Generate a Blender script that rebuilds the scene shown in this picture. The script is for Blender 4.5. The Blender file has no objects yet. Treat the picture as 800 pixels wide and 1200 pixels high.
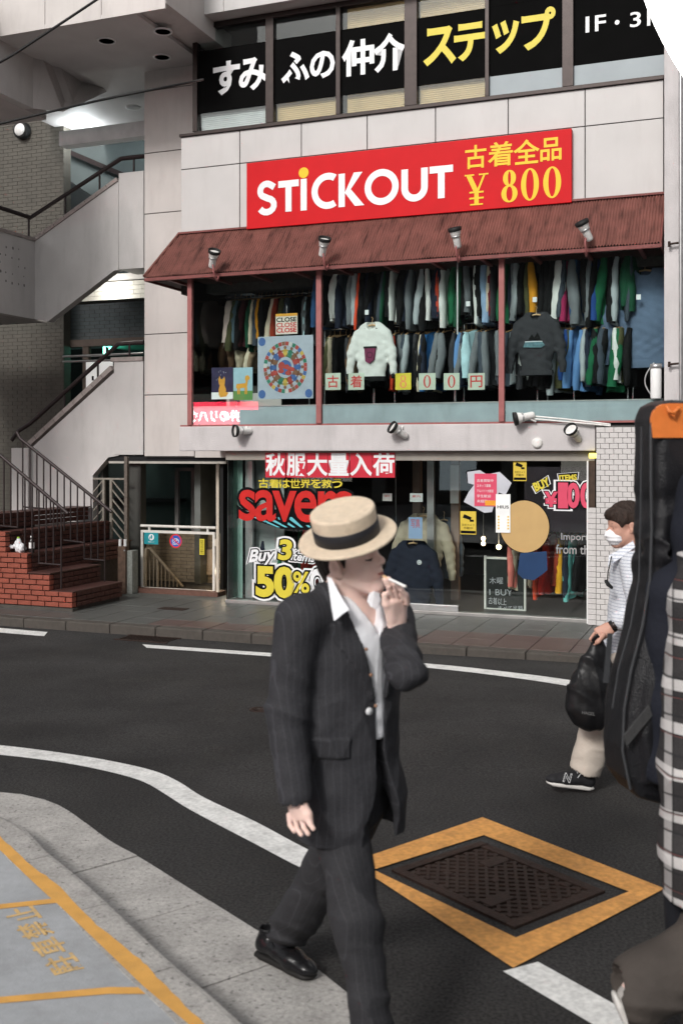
import bpy, bmesh, math, random
import numpy as np
from mathutils import Vector, Matrix, Euler
R = math.radians
random.seed(7)
scene = bpy.context.scene
COL = scene.collection

# ---------------------------------------------------------------- camera
FPX, CAMZ, HY = 1250.0, 1.92, 530.0
cam_d = bpy.data.cameras.new('camera')
cam = bpy.data.objects.new('camera', cam_d); COL.objects.link(cam)
cam.location = (0, 0, CAMZ); cam.rotation_euler = (R(90), 0, 0)
cam_d.sensor_fit = 'VERTICAL'; cam_d.sensor_height = 36.0
cam_d.lens = 36.0 * FPX / 1200.0
cam_d.shift_y = -(600 - HY) / 1200.0
cam_d.clip_start = 0.05; cam_d.clip_end = 500
cam_d.dof.use_dof = True; cam_d.dof.focus_distance = 12.5; cam_d.dof.aperture_fstop = 4.0
scene.camera = cam

# ---------------------------------------------------------------- sky and sun
SUN_EL, SUN_AZ = R(34), R(210)        # azimuth from +Y clockwise: behind the camera, to its left
w = bpy.data.worlds.new('World'); scene.world = w; w.use_nodes = True
nt = w.node_tree; nt.nodes.clear()
sky = nt.nodes.new('ShaderNodeTexSky'); sky.sky_type = 'NISHITA'; sky.sun_disc = False
sky.sun_elevation = SUN_EL; sky.sun_rotation = SUN_AZ; sky.air_density = 1.0; sky.dust_density = 4.0; sky.ozone_density = 0.6
hsv = nt.nodes.new('ShaderNodeHueSaturation'); hsv.inputs['Saturation'].default_value = 0.2
bg = nt.nodes.new('ShaderNodeBackground'); bg.inputs['Strength'].default_value = 0.105
wo = nt.nodes.new('ShaderNodeOutputWorld')
nt.links.new(sky.outputs[0], hsv.inputs['Color']); nt.links.new(hsv.outputs[0], bg.inputs[0]); nt.links.new(bg.outputs[0], wo.inputs[0])
sl = bpy.data.lights.new('sun', 'SUN'); sl.energy = 1.75; sl.angle = R(11); sl.color = (1, .965, .93)
so = bpy.data.objects.new('sun', sl); COL.objects.link(so)
sd = Vector((math.sin(SUN_AZ) * math.cos(SUN_EL), math.cos(SUN_AZ) * math.cos(SUN_EL), math.sin(SUN_EL)))
so.rotation_euler = sd.to_track_quat('Z', 'Y').to_euler(); so.location = sd * 30
scene.view_settings.view_transform = 'Standard'; scene.view_settings.look = 'None'
scene.view_settings.exposure = 0.30; scene.view_settings.gamma = 1.0
scene.render.engine = 'CYCLES'
scene.cycles.max_bounces = 8; scene.cycles.transparent_max_bounces = 24
scene.cycles.use_denoising = True

# ---------------------------------------------------------------- frames: world, and the street frontage (x along it, y into it)
TH = R(21.0); CT, ST = math.cos(TH), math.sin(TH)
P0 = Vector((0.83, 13.0, 0))
F = Matrix(((CT, ST, 0, P0.x), (-ST, CT, 0, P0.y), (0, 0, 1, 0), (0, 0, 0, 1)))
FI = F.inverted()
I4 = Matrix.Identity(4)
def ray(px, py): return (px - 400) / FPX, -(py - HY) / FPX
def P(px, py, Y):
    a, b = ray(px, py); return Vector((a * Y, Y, CAMZ + b * Y))
def gp(px, py, z=0.0, slope=None):
    a, b = ray(px, py)
    t = (z - CAMZ) / b
    return Vector((a * t, t, z))
SL = 0.0312
def road_z(Y): return -SL * max(0.0, min(Y, 11.6) - 6.3)
def rp(px, py, dz=0.0):
    """the point of the road seen there; it falls away beyond 6.3 m"""
    a, b = ray(px, py); t = (dz - CAMZ) / b
    if t > 6.3: t = (dz + SL * 6.3 - CAMZ) / (b + SL)
    return Vector((a * t, t, road_z(t) + dz))
PW = P0.x * ST + P0.y * CT; PU = P0.x * CT - P0.y * ST
def fp(px, py, w=0.0):
    a, b = ray(px, py); t = (w + PW) / (a * ST + CT)
    return (t * (a * CT - ST) - PU, CAMZ + b * t)
def fs(px, w=0.0): return fp(px, 530, w)[0]
def fz(px, py, w=0.0): return fp(px, py, w)[1]

# ---------------------------------------------------------------- materials
def lk(nt, a, b): nt.links.new(a, b)
MATS = {}
def mat(name, col, rough=.6, var=.1, scale=6, bump=.15, bscale=80, metal=0.0, spec=.28, dirt=0.0, dcol=None, dscale=(3, 3, .5), emit=0, speck=0, coat=0, grain=None):
    if name in MATS: return MATS[name]
    m = bpy.data.materials.new(name); m.use_nodes = True; MATS[name] = m
    n = m.node_tree; b = n.nodes['Principled BSDF']
    b.inputs['Roughness'].default_value = rough; b.inputs['Metallic'].default_value = metal
    b.inputs['Specular IOR Level'].default_value = spec
    if coat: b.inputs['Coat Weight'].default_value = coat; b.inputs['Coat Roughness'].default_value = .15
    tc = n.nodes.new('ShaderNodeTexCoord')
    nz = n.nodes.new('ShaderNodeTexNoise'); nz.inputs['Scale'].default_value = scale; nz.inputs['Detail'].default_value = 6
    lk(n, tc.outputs['Object'], nz.inputs['Vector'])
    rg = n.nodes.new('ShaderNodeMapRange'); rg.inputs['From Min'].default_value = .3; rg.inputs['From Max'].default_value = .7
    rg.inputs['To Min'].default_value = 1 - var; rg.inputs['To Max'].default_value = 1 + var
    lk(n, nz.outputs['Fac'], rg.inputs['Value'])
    mx = n.nodes.new('ShaderNodeMix'); mx.data_type = 'RGBA'; mx.blend_type = 'MULTIPLY'; mx.inputs['Factor'].default_value = 1
    mx.inputs['A'].default_value = (*col, 1); lk(n, rg.outputs['Result'], mx.inputs['B'])
    out = mx.outputs['Result']
    if dirt:
        mp = n.nodes.new('ShaderNodeMapping'); mp.inputs['Scale'].default_value = dscale
        lk(n, tc.outputs['Object'], mp.inputs['Vector'])
        n2 = n.nodes.new('ShaderNodeTexNoise'); n2.inputs['Scale'].default_value = 2.0; n2.inputs['Detail'].default_value = 8; n2.inputs['Roughness'].default_value = .65
        lk(n, mp.outputs[0], n2.inputs['Vector'])
        r2 = n.nodes.new('ShaderNodeMapRange'); r2.inputs['From Min'].default_value = .5; r2.inputs['From Max'].default_value = .72; r2.inputs['To Max'].default_value = dirt
        lk(n, n2.outputs['Fac'], r2.inputs['Value'])
        m2 = n.nodes.new('ShaderNodeMix'); m2.data_type = 'RGBA'; lk(n, r2.outputs['Result'], m2.inputs['Factor'])
        lk(n, out, m2.inputs['A']); m2.inputs['B'].default_value = (*(dcol or tuple(c * .4 for c in col)), 1); out = m2.outputs['Result']
    if speck:
        vo = n.nodes.new('ShaderNodeTexNoise'); vo.inputs['Scale'].default_value = speck; vo.inputs['Detail'].default_value = 2
        lk(n, tc.outputs['Object'], vo.inputs['Vector'])
        r3 = n.nodes.new('ShaderNodeMapRange'); r3.inputs['From Min'].default_value = .62; r3.inputs['From Max'].default_value = .72; r3.inputs['To Max'].default_value = .75
        lk(n, vo.outputs['Fac'], r3.inputs['Value'])
        m3 = n.nodes.new('ShaderNodeMix'); m3.data_type = 'RGBA'; lk(n, r3.outputs['Result'], m3.inputs['Factor'])
        lk(n, out, m3.inputs['A']); m3.inputs['B'].default_value = (*tuple(c * .25 for c in col), 1); out = m3.outputs['Result']
    if grain:
        ng = n.nodes.new('ShaderNodeTexNoise'); ng.inputs['Scale'].default_value = grain[0]; ng.inputs['Detail'].default_value = 3
        lk(n, tc.outputs['Object'], ng.inputs['Vector'])
        rg2 = n.nodes.new('ShaderNodeMapRange'); rg2.inputs['From Min'].default_value = .35; rg2.inputs['From Max'].default_value = .65; rg2.inputs['To Min'].default_value = 1 - grain[1]; rg2.inputs['To Max'].default_value = 1 + grain[1]
        lk(n, ng.outputs['Fac'], rg2.inputs['Value']); mg = n.nodes.new('ShaderNodeMix'); mg.data_type = 'RGBA'; mg.blend_type = 'MULTIPLY'; mg.inputs['Factor'].default_value = 1
        lk(n, out, mg.inputs['A']); lk(n, rg2.outputs['Result'], mg.inputs['B']); out = mg.outputs['Result']
    lk(n, out, b.inputs['Base Color'])
    if bump:
        nb = n.nodes.new('ShaderNodeTexNoise'); nb.inputs['Scale'].default_value = bscale; nb.inputs['Detail'].default_value = 4
        lk(n, tc.outputs['Object'], nb.inputs['Vector'])
        bp = n.nodes.new('ShaderNodeBump'); bp.inputs['Strength'].default_value = bump; bp.inputs['Distance'].default_value = .01
        lk(n, nb.outputs['Fac'], bp.inputs['Height']); lk(n, bp.outputs[0], b.inputs['Normal'])
    if emit:
        b.inputs['Emission Color'].default_value = (*col, 1); b.inputs['Emission Strength'].default_value = emit
    return m
def glass(name, tint=(.93, .97, .96), rough=.0, refl=1.0):
    if name in MATS: return MATS[name]
    m = bpy.data.materials.new(name); m.use_nodes = True; MATS[name] = m
    n = m.node_tree; n.nodes.clear()
    o = n.nodes.new('ShaderNodeOutputMaterial'); t = n.nodes.new('ShaderNodeBsdfTransparent'); t.inputs[0].default_value = (*tint, 1)
    g = n.nodes.new('ShaderNodeBsdfGlossy'); g.inputs['Roughness'].default_value = rough; g.inputs[0].default_value = (refl, refl, refl, 1)
    f = n.nodes.new('ShaderNodeFresnel'); f.inputs['IOR'].default_value = 1.35
    nz = n.nodes.new('ShaderNodeTexNoise'); nz.inputs['Scale'].default_value = 1.2
    bp = n.nodes.new('ShaderNodeBump'); bp.inputs['Strength'].default_value = .02; bp.inputs['Distance'].default_value = .05
    lk(n, nz.outputs['Fac'], bp.inputs['Height']); lk(n, bp.outputs[0], g.inputs['Normal'])
    mx = n.nodes.new('ShaderNodeMixShader'); lk(n, f.outputs[0], mx.inputs[0]); lk(n, t.outputs[0], mx.inputs[1]); lk(n, g.outputs[0], mx.inputs[2])
    lk(n, mx.outputs[0], o.inputs[0]); return m
def sRGB(r, g, b):
    def c(x):
        x /= 255.0
        return x / 12.92 if x < .04045 else ((x + .055) / 1.055) ** 2.4
    return (c(r), c(g), c(b))

# ---------------------------------------------------------------- geometry collector
class G:
    def __init__(s): s.v = []; s.f = []; s.sm = []
    def add(s, vs, fs_, smooth=False):
        o = len(s.v); s.v += [tuple(v) for v in vs]; s.f += [tuple(i + o for i in f) for f in fs_]; s.sm += [smooth] * len(fs_); return s
    def box(s, x0, x1, y0, y1, z0, z1, M=None):
        x0, x1 = min(x0, x1), max(x0, x1); y0, y1 = min(y0, y1), max(y0, y1); z0, z1 = min(z0, z1), max(z0, z1)
        vs = [Vector(p) for p in ((x0, y0, z0), (x1, y0, z0), (x1, y1, z0), (x0, y1, z0), (x0, y0, z1), (x1, y0, z1), (x1, y1, z1), (x0, y1, z1))]
        if M is not None: vs = [M @ v for v in vs]
        return s.add(vs, [(0, 3, 2, 1), (4, 5, 6, 7), (0, 1, 5, 4), (1, 2, 6, 5), (2, 3, 7, 6), (3, 0, 4, 7)])
    def quad(s, *p): return s.add(p, [tuple(range(len(p)))])
    def prism(s, poly, t0, t1, axis='y', M=None):
        """poly: (a, b) pairs; axis y -> (a, t, b); axis z -> (a, b, t); axis x -> (t, a, b)"""
        n = len(poly)
        mk = {'y': lambda a, b, t: Vector((a, t, b)), 'z': lambda a, b, t: Vector((a, b, t)), 'x': lambda a, b, t: Vector((t, a, b))}[axis]
        vs = [mk(a, b, t0) for a, b in poly] + [mk(a, b, t1) for a, b in poly]
        if M is not None: vs = [M @ v for v in vs]
        fs_ = [tuple(range(n)), tuple(range(2 * n - 1, n - 1, -1))] + [(i, i + n, (i + 1) % n + n, (i + 1) % n) for i in range(n)]
        return s.add(vs, fs_)
    def tube(s, pts, r, n=10, flat=1.0):
        pts = [Vector(p) for p in pts]; m = len(pts)
        rs = list(r) if hasattr(r, '__len__') else [r] * m
        vs = []; up = None
        for i, p in enumerate(pts):
            t = (pts[min(i + 1, m - 1)] - pts[max(i - 1, 0)])
            t = t.normalized() if t.length > 1e-9 else Vector((0, 0, 1))
            if up is None:
                up = Vector((0, 0, 1)) if abs(t.z) < .9 else Vector((0, 1, 0))
            a = t.cross(up).normalized(); b = a.cross(t).normalized(); up = b
            for k in range(n):
                an = 2 * math.pi * k / n
                vs.append(p + a * math.cos(an) * rs[i] + b * math.sin(an) * rs[i] * flat)
        fs_ = [(i * n + k, i * n + (k + 1) % n, (i + 1) * n + (k + 1) % n, (i + 1) * n + k) for i in range(m - 1) for k in range(n)]
        s.add(vs, fs_, True)
        s.add(vs[:n], [tuple(range(n - 1, -1, -1))]); s.add(vs[-n:], [tuple(range(n))]); return s
    def lathe(s, prof, c=(0, 0, 0), M=None, n=24):
        vs = []
        for r, h in prof:
            for k in range(n):
                an = 2 * math.pi * k / n; vs.append(Vector((r * math.cos(an), r * math.sin(an), h)))
        if M is not None: vs = [M @ v for v in vs]
        vs = [v + Vector(c) for v in vs]
        fs_ = [(i * n + k, i * n + (k + 1) % n, (i + 1) * n + (k + 1) % n, (i + 1) * n + k) for i in range(len(prof) - 1) for k in range(n)]
        s.add(vs, fs_, True)
        if prof[0][0] > 1e-4: s.add(vs[:n], [tuple(range(n - 1, -1, -1))])
        if prof[-1][0] > 1e-4: s.add(vs[-n:], [tuple(range(n))])
        return s
    def surf(s, fn, nu, nv, smooth=True):
        vs = [fn(i / nu, j / nv) for j in range(nv + 1) for i in range(nu + 1)]
        return s.add(vs, [(j * (nu + 1) + i, j * (nu + 1) + i + 1, (j + 1) * (nu + 1) + i + 1, (j + 1) * (nu + 1) + i) for j in range(nv) for i in range(nu)], smooth)
    def mesh(s, name, base=(0, 0, 0), bevel=0):
        m = bpy.data.meshes.new(name); b = Vector(base)
        m.from_pydata([Vector(v) - b for v in s.v], [], s.f)
        m.polygons.foreach_set('use_smooth', s.sm)
        if bevel:
            bm = bmesh.new(); bm.from_mesh(m)
            bmesh.ops.remove_doubles(bm, verts=bm.verts, dist=1e-5)
            es = [e for e in bm.edges if len(e.link_faces) == 2 and e.calc_face_angle(0) > .6]
            bmesh.ops.bevel(bm, geom=es, offset=bevel, segments=2, affect='EDGES', profile=.6)
            bm.to_mesh(m); bm.free()
        m.validate(); m.update(); return m

def props(o, label=None, cat=None, group=None, kind=None):
    for k, v in (('label', label), ('category', cat), ('group', group), ('kind', kind)):
        if v: o[k] = v
    return o
def place(o, base, frame): o.matrix_world = frame @ Matrix.Translation(Vector(base))
INFO = {}
def thing(name, label, cat, base=(0, 0, 0), frame=I4, group=None):
    o = bpy.data.objects.new(name, None); COL.objects.link(o); o.empty_display_size = .1
    place(o, base, frame); INFO[o.name] = (Vector(base), frame)
    return props(o, label, cat, group)
def part(name, g, m, parent, label=None, kind=None, bevel=0):
    base, fr = INFO[parent.name]
    me = g if isinstance(g, bpy.types.Mesh) else g.mesh(name, base, bevel)
    if not isinstance(g, bpy.types.Mesh) or not me.materials: me.materials.append(m)
    o = bpy.data.objects.new(name, me); COL.objects.link(o); o.parent = parent
    INFO[o.name] = (base, fr)
    return props(o, label, None, None, kind)
def single(name, g, m, label, cat, base=(0, 0, 0), frame=I4, group=None, kind=None, bevel=0):
    me = g.mesh(name, base, bevel); me.materials.append(m)
    o = bpy.data.objects.new(name, me); COL.objects.link(o); place(o, base, frame); INFO[o.name] = (Vector(base), frame)
    return props(o, label, cat, group, kind)
def struct(name, g, m, frame=I4, bevel=0, base=(0, 0, 0)): return single(name, g, m, None, None, base, frame, kind='structure', bevel=bevel)
def piece(name, me, parent, loc, rot=None, scale=None, m=None):
    """one of many alike pieces that share mesh data; loc in the frame of the thing"""
    base, fr = INFO[parent.name]
    o = bpy.data.objects.new(name, me); COL.objects.link(o); o.parent = parent
    o.location = Vector(loc) - base
    if rot: o.rotation_euler = rot
    if scale: o.scale = scale
    if m is not None:
        o.material_slots[0].link = 'OBJECT'; o.material_slots[0].material = m
    return o
def copy_tree(o, parent=None):
    c = o.copy(); COL.objects.link(c); c.parent = parent
    INFO[c.name] = INFO.get(o.name, (Vector(), I4))
    for ch in list(o.children): copy_tree(ch, c)
    return c

# ---------------------------------------------------------------- lettering
CJKP = None
def text_mesh(body, size=1.0, off=0.0, ext=0.0, space=1.0, shear=0.0, res=4, align='CENTER', font=None):
    c = bpy.data.curves.new('t', 'FONT'); c.body = body; c.size = size; c.offset = off; c.extrude = ext; c.resolution_u = res
    c.space_character = space; c.shear = shear; c.align_x = align; c.align_y = 'CENTER'
    o = bpy.data.objects.new('t', c); COL.objects.link(o)
    dg = bpy.context.evaluated_depsgraph_get(); dg.update()
    m = bpy.data.meshes.new_from_object(o.evaluated_get(dg)); bpy.data.objects.remove(o)
    co = np.zeros(len(m.vertices) * 3); m.vertices.foreach_get('co', co); co = co.reshape(-1, 3)
    fs_ = [tuple(p.vertices) for p in m.polygons]; bpy.data.meshes.remove(m)
    return co, fs_
def text_g(body, s0, s1, z0, z1, y, off=0.0, space=1.0, shear=0.0, skew=0.0, flip=False, g=None, fit=True, rot=0.0, res=4, M=None, arch=0.0):
    """lettering fitted into the rectangle s0..s1, z0..z1 on the plane y (facing -y)"""
    co, fs_ = text_mesh(body, 1.0, off, 0, space, shear, res)
    ref, _ = (co, 0) if off == 0 else text_mesh(body, 1.0, 0.0, 0, space, shear, res)
    mn, mx = ref.min(0), ref.max(0)
    sx = (s1 - s0) / max(mx[0] - mn[0], 1e-6); sz = (z1 - z0) / max(mx[1] - mn[1], 1e-6)
    u = (co[:, 0] - (mn[0] + mx[0]) / 2) * sx; v = (co[:, 1] - (mn[1] + mx[1]) / 2) * sz
    if flip: u = -u
    v = v + arch * (1 - (2 * u / (s1 - s0)) ** 2)
    v = v + skew * u
    c, s = math.cos(rot), math.sin(rot); u, v = c * u - s * v, s * u + c * v
    cx, cz = (s0 + s1) / 2, (z0 + z1) / 2
    vs = [Vector((cx + a, y, cz + b)) for a, b in zip(u, v)]
    if M is not None: vs = [M @ p for p in vs]
    g = g or G(); g.add(vs, [f[::1] for f in fs_]); return g
def ellipse(cx, cz, rx, rz, n=32, a0=0, a1=2 * math.pi, rot=0):
    c, s = math.cos(rot), math.sin(rot)
    return [(cx + c * rx * math.cos(t) - s * rz * math.sin(t), cz + s * rx * math.cos(t) + c * rz * math.sin(t)) for t in [a0 + (a1 - a0) * k / n for k in range(n)]]
def ring(g, cx, cz, rx, rz, ix, iz, y, n=40, a0=0, a1=2 * math.pi, ox=0):
    """flat ring, stressed when ix, iz differ in proportion"""
    full = abs(a1 - a0 - 2 * math.pi) < 1e-6
    ts = [a0 + (a1 - a0) * k / n for k in range(n + (0 if full else 1))]
    vs = [(cx + rx * math.cos(t), y, cz + rz * math.sin(t)) for t in ts] + [(cx + ox + ix * math.cos(t), y, cz + iz * math.sin(t)) for t in ts]
    m = len(ts); g.add(vs, [(k, (k + 1) % m, (k + 1) % m + m, k + m) for k in range(m if full else m - 1)]); return g
def disc(g, cx, cz, rx, rz, y, n=28, rot=0): g.quad(*[(a, y, b) for a, b in ellipse(cx, cz, rx, rz, n, rot=rot)]); return g
def stroke(g, pts, wd, y, closed=False):
    """flat poly-line of constant width on plane y"""
    pts = [Vector((a, b)) for a, b in pts]; n = len(pts); L = []; Rr = []
    for i, p in enumerate(pts):
        a = pts[i - 1] if (i or closed) else p; b = pts[(i + 1) % n] if (i < n - 1 or closed) else p
        t = (b - a); t = t.normalized() if t.length > 0 else Vector((1, 0)); nn = Vector((-t.y, t.x)) * wd / 2
        L.append(p + nn); Rr.append(p - nn)
    vs = [(q.x, y, q.y) for q in L] + [(q.x, y, q.y) for q in Rr]
    g.add(vs, [(i, (i + 1) % n, (i + 1) % n + n, i + n) for i in range(n if closed else n - 1)]); return g

# ---------------------------------------------------------------- implicit sculpting for bodies and clothing
import openvdb
class SDF:
    def __init__(s, lo, hi, h):
        s.h = h; s.lo = np.array(lo, float)
        s.n = np.ceil((np.array(hi, float) - s.lo) / h).astype(int) + 1
        s.d = np.full(s.n, 0.2, np.float32)
    def _reg(s, lo, hi):
        i0 = np.clip(np.floor((np.array(lo) - s.lo) / s.h).astype(int), 0, s.n); i1 = np.clip(np.ceil((np.array(hi) - s.lo) / s.h).astype(int) + 1, 0, s.n)
        sl_ = tuple(slice(a, b) for a, b in zip(i0, i1))
        ax = [(s.lo[k] + s.h * np.arange(i0[k], i1[k])).astype(np.float32) for k in range(3)]
        return sl_, ax[0][:, None, None], ax[1][None, :, None], ax[2][None, None, :]
    def _put(s, sl_, d, k, op):
        o = s.d[sl_]
        if o.size == 0: return
        if op == 'cut': d = -d; a, b = o, d; hh = np.clip(.5 - .5 * (b - a) / k, 0, 1) if k > 0 else None
        if op == 'add':
            if k > 0:
                hh = np.maximum(k - np.abs(o - d), 0) / k; r = np.minimum(o, d) - hh * hh * k * .25
            else: r = np.minimum(o, d)
        else:
            if k > 0:
                hh = np.maximum(k - np.abs(o - d), 0) / k; r = np.maximum(o, d) + hh * hh * k * .25
            else: r = np.maximum(o, d)
        s.d[sl_] = r
    def cone(s, a, b, ra, rb, k=.02, op='add', sq=None):
        """tapered capsule; sq = (axis vector, factor) flattens it along that axis"""
        a = np.array(a, float); b = np.array(b, float); m = max(ra, rb) * (1.6 if sq is None else 2.0) + k * 2 + .02
        sl_, X, Y, Z = s._reg(np.minimum(a, b) - m, np.maximum(a, b) + m)
        ab = b - a; L2 = float(ab @ ab) + 1e-12
        t = np.clip(((X - a[0]) * ab[0] + (Y - a[1]) * ab[1] + (Z - a[2]) * ab[2]) / L2, 0, 1)
        dx = X - a[0] - t * ab[0]; dy = Y - a[1] - t * ab[1]; dz = Z - a[2] - t * ab[2]
        if sq is not None:
            v = np.array(sq[0], float); v /= np.linalg.norm(v); p = dx * v[0] + dy * v[1] + dz * v[2]
            d = np.sqrt(dx * dx + dy * dy + dz * dz + p * p * (1 / sq[1] ** 2 - 1)) - (ra + (rb - ra) * t)
            d = d * min(1.0, sq[1] + .25)
        else: d = np.sqrt(dx * dx + dy * dy + dz * dz) - (ra + (rb - ra) * t)
        s._put(sl_, d, k, op); return s
    def path(s, pts, rs, k=.02, op='add', sq=None):
        for i in range(len(pts) - 1): s.cone(pts[i], pts[i + 1], rs[i], rs[i + 1], k, op, sq)
        return s
    def ell(s, c, r, Rm=None, k=.02, op='add'):
        c = np.array(c, float); r = np.array(r, float); m = max(r) + k * 2 + .02
        sl_, X, Y, Z = s._reg(c - m, c + m); X = X - c[0]; Y = Y - c[1]; Z = Z - c[2]
        if Rm is not None:
            A = np.array(Rm)[:3, :3].T
            X, Y, Z = (A[i][0] * X + A[i][1] * Y + A[i][2] * Z for i in range(3))
        k0 = np.sqrt((X / r[0]) ** 2 + (Y / r[1]) ** 2 + (Z / r[2]) ** 2); k1 = np.sqrt((X / r[0] ** 2) ** 2 + (Y / r[1] ** 2) ** 2 + (Z / r[2] ** 2) ** 2) + 1e-9
        s._put(sl_, k0 * (k0 - 1) / k1, k, op); return s
    def box(s, c, hf, Rm=None, rd=.01, k=.0, op='add'):
        c = np.array(c, float); m = float(np.linalg.norm(hf)) + k * 2 + .03
        sl_, X, Y, Z = s._reg(c - m, c + m); X = X - c[0]; Y = Y - c[1]; Z = Z - c[2]
        if Rm is not None:
            A = np.array(Rm)[:3, :3].T
            X, Y, Z = (A[i][0] * X + A[i][1] * Y + A[i][2] * Z for i in range(3))
        q = [np.abs(V) - hf[i] + rd for i, V in enumerate((X, Y, Z))]
        d = np.sqrt(sum(np.maximum(v, 0) ** 2 for v in q)) + np.minimum(np.maximum(np.maximum(q[0], q[1]), q[2]), 0) - rd
        s._put(sl_, d, k, op); return s
    def half(s, p, nrm, k=.0):
        """cut away the side the normal points to"""
        nrm = np.array(nrm, float); nrm /= np.linalg.norm(nrm); sl_, X, Y, Z = s._reg(s.lo, s.lo + s.h * s.n)
        d = -((X - p[0]) * nrm[0] + (Y - p[1]) * nrm[1] + (Z - p[2]) * nrm[2]); s._put(sl_, d, k, 'cut'); return s
    def wrinkle(s, fn):
        sl_, X, Y, Z = s._reg(s.lo, s.lo + s.h * s.n); s.d += fn(X, Y, Z).astype(np.float32); return s
    def g(s, base=(0, 0, 0), decim=None):
        gr = openvdb.FloatGrid(); d = np.clip(s.d, -4 * s.h, 4 * s.h); gr.background = 4 * s.h
        gr.copyFromArray(np.ascontiguousarray(d)); v, t, q = gr.convertToPolygons(isovalue=0.0, adaptivity=0.0)
        v = v * s.h + s.lo
        gg = G(); gg.v = [tuple(p) for p in v.tolist()]
        gg.f = [tuple(x)[::-1] for x in t.tolist()] + [tuple(x)[::-1] for x in q.tolist()]; gg.sm = [True] * len(gg.f)
        return gg
_lat = {}
def vnoise(X, Y, Z, seed=0):
    """smooth lattice noise, about -1..1, one cell per unit"""
    if seed not in _lat: _lat[seed] = np.random.RandomState(seed + 11).uniform(-1, 1, (32, 32, 32)).astype(np.float32)
    T = _lat[seed]; X, Y, Z = np.broadcast_arrays(X, Y, Z); X = X.astype(np.float32) + 500; Y = Y.astype(np.float32) + 500; Z = Z.astype(np.float32) + 500
    i, j, k = np.floor(X).astype(np.int32), np.floor(Y).astype(np.int32), np.floor(Z).astype(np.int32)
    u, v, w_ = X - i, Y - j, Z - k; u = u * u * (3 - 2 * u); v = v * v * (3 - 2 * v); w_ = w_ * w_ * (3 - 2 * w_)
    i &= 31; j &= 31; k &= 31; i2, j2, k2 = (i + 1) & 31, (j + 1) & 31, (k + 1) & 31
    L = lambda a, b, t: a + (b - a) * t
    return L(L(L(T[i, j, k], T[i2, j, k], u), L(T[i, j2, k], T[i2, j2, k], u), v), L(L(T[i, j, k2], T[i2, j, k2], u), L(T[i, j2, k2], T[i2, j2, k2], u), v), w_)
def creases(X, Y, Z, dirs, amp, seed=1):
    """folds of cloth: ridged noise, stretched along the way the cloth hangs; dirs = rows of frequencies"""
    (a, b, c) = dirs
    u = a[0] * X + a[1] * Y + a[2] * Z; v = b[0] * X + b[1] * Y + b[2] * Z; w_ = c[0] * X + c[1] * Y + c[2] * Z
    n = vnoise(u, v, w_, seed); m_ = vnoise(u * 2.1 + 3, v * 2.1, w_ * 1.7, seed + 1)
    return amp * ((np.abs(n) ** .8) * 2 - .9 + .35 * m_)
def rot_from(x, y, z):
    """3x3 matrix whose columns are the given axes"""
    return Matrix((x, y, z)).transposed()
# ================================================================ GROUND
M_asph = mat('asphalt', (.034, .033, .0325), .85, .3, 1.1, .6, 200, dirt=.6, dcol=(.040, .038, .035), dscale=(.9, .6, 1), spec=.2, grain=(75, .45))
M_white_paint = mat('road_paint_white', (.72, .72, .7), .6, .1, 9, .3, 200, dirt=.6, grain=(45, .12), dcol=(.38, .38, .37), dscale=(5, 5, 5))
M_yel_paint = mat('road_paint_yellow', (.62, .30, .085), .6, .12, 6, .3, 200, dirt=.6, grain=(40, .15), dcol=(.4, .2, .07), dscale=(4, 4, 4))
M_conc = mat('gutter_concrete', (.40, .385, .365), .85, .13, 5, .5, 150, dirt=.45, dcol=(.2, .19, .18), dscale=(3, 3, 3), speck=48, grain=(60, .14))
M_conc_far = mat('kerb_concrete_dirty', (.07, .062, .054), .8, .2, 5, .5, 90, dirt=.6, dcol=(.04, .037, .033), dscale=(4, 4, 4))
M_pave_blue = mat('painted_pavement', (.37, .385, .4), .55, .1, 2.5, .2, 120, dirt=.7, grain=(30, .05), dcol=(.27, .275, .28), dscale=(1.5, 1.5, 1.5))
M_rust = mat('cast_iron', (.035, .022, .018), .55, .3, 30, .4, 120, metal=.5, dirt=.4, dcol=(.06, .03, .02), dscale=(9, 9, 9))
M_tile_a = mat('paving_tile', (.085, .087, .082), .45, .15, 3, .2, 90, dirt=.4, dcol=(.055, .055, .052), dscale=(3, 3, 3))
M_tile_r = mat('paving_tile_pink', (.095, .064, .057), .45, .18, 3, .2, 90, dirt=.4, dcol=(.06, .045, .04), dscale=(3, 3, 3))
M_joint = mat('dark_joint', (.05, .048, .045), .9, .2, 20, .2)

g = G()     # the road: level near the camera, falling gently to the far kerb, out to the horizon
xs = [-80, -30, -12, -6, 0, 6, 12, 30, 80]; ys = [-80, -20, -4, 0, 3, 6.3, 8, 10, 11.6, 20, 80]
for j in range(len(ys) - 1):
    for i in range(len(xs) - 1):
        g.quad(*[(x, y, road_z(y)) for x, y in ((xs[i], ys[j]), (xs[i + 1], ys[j]), (xs[i + 1], ys[j + 1]), (xs[i], ys[j + 1]))])
struct('road', g, M_asph)

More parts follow.
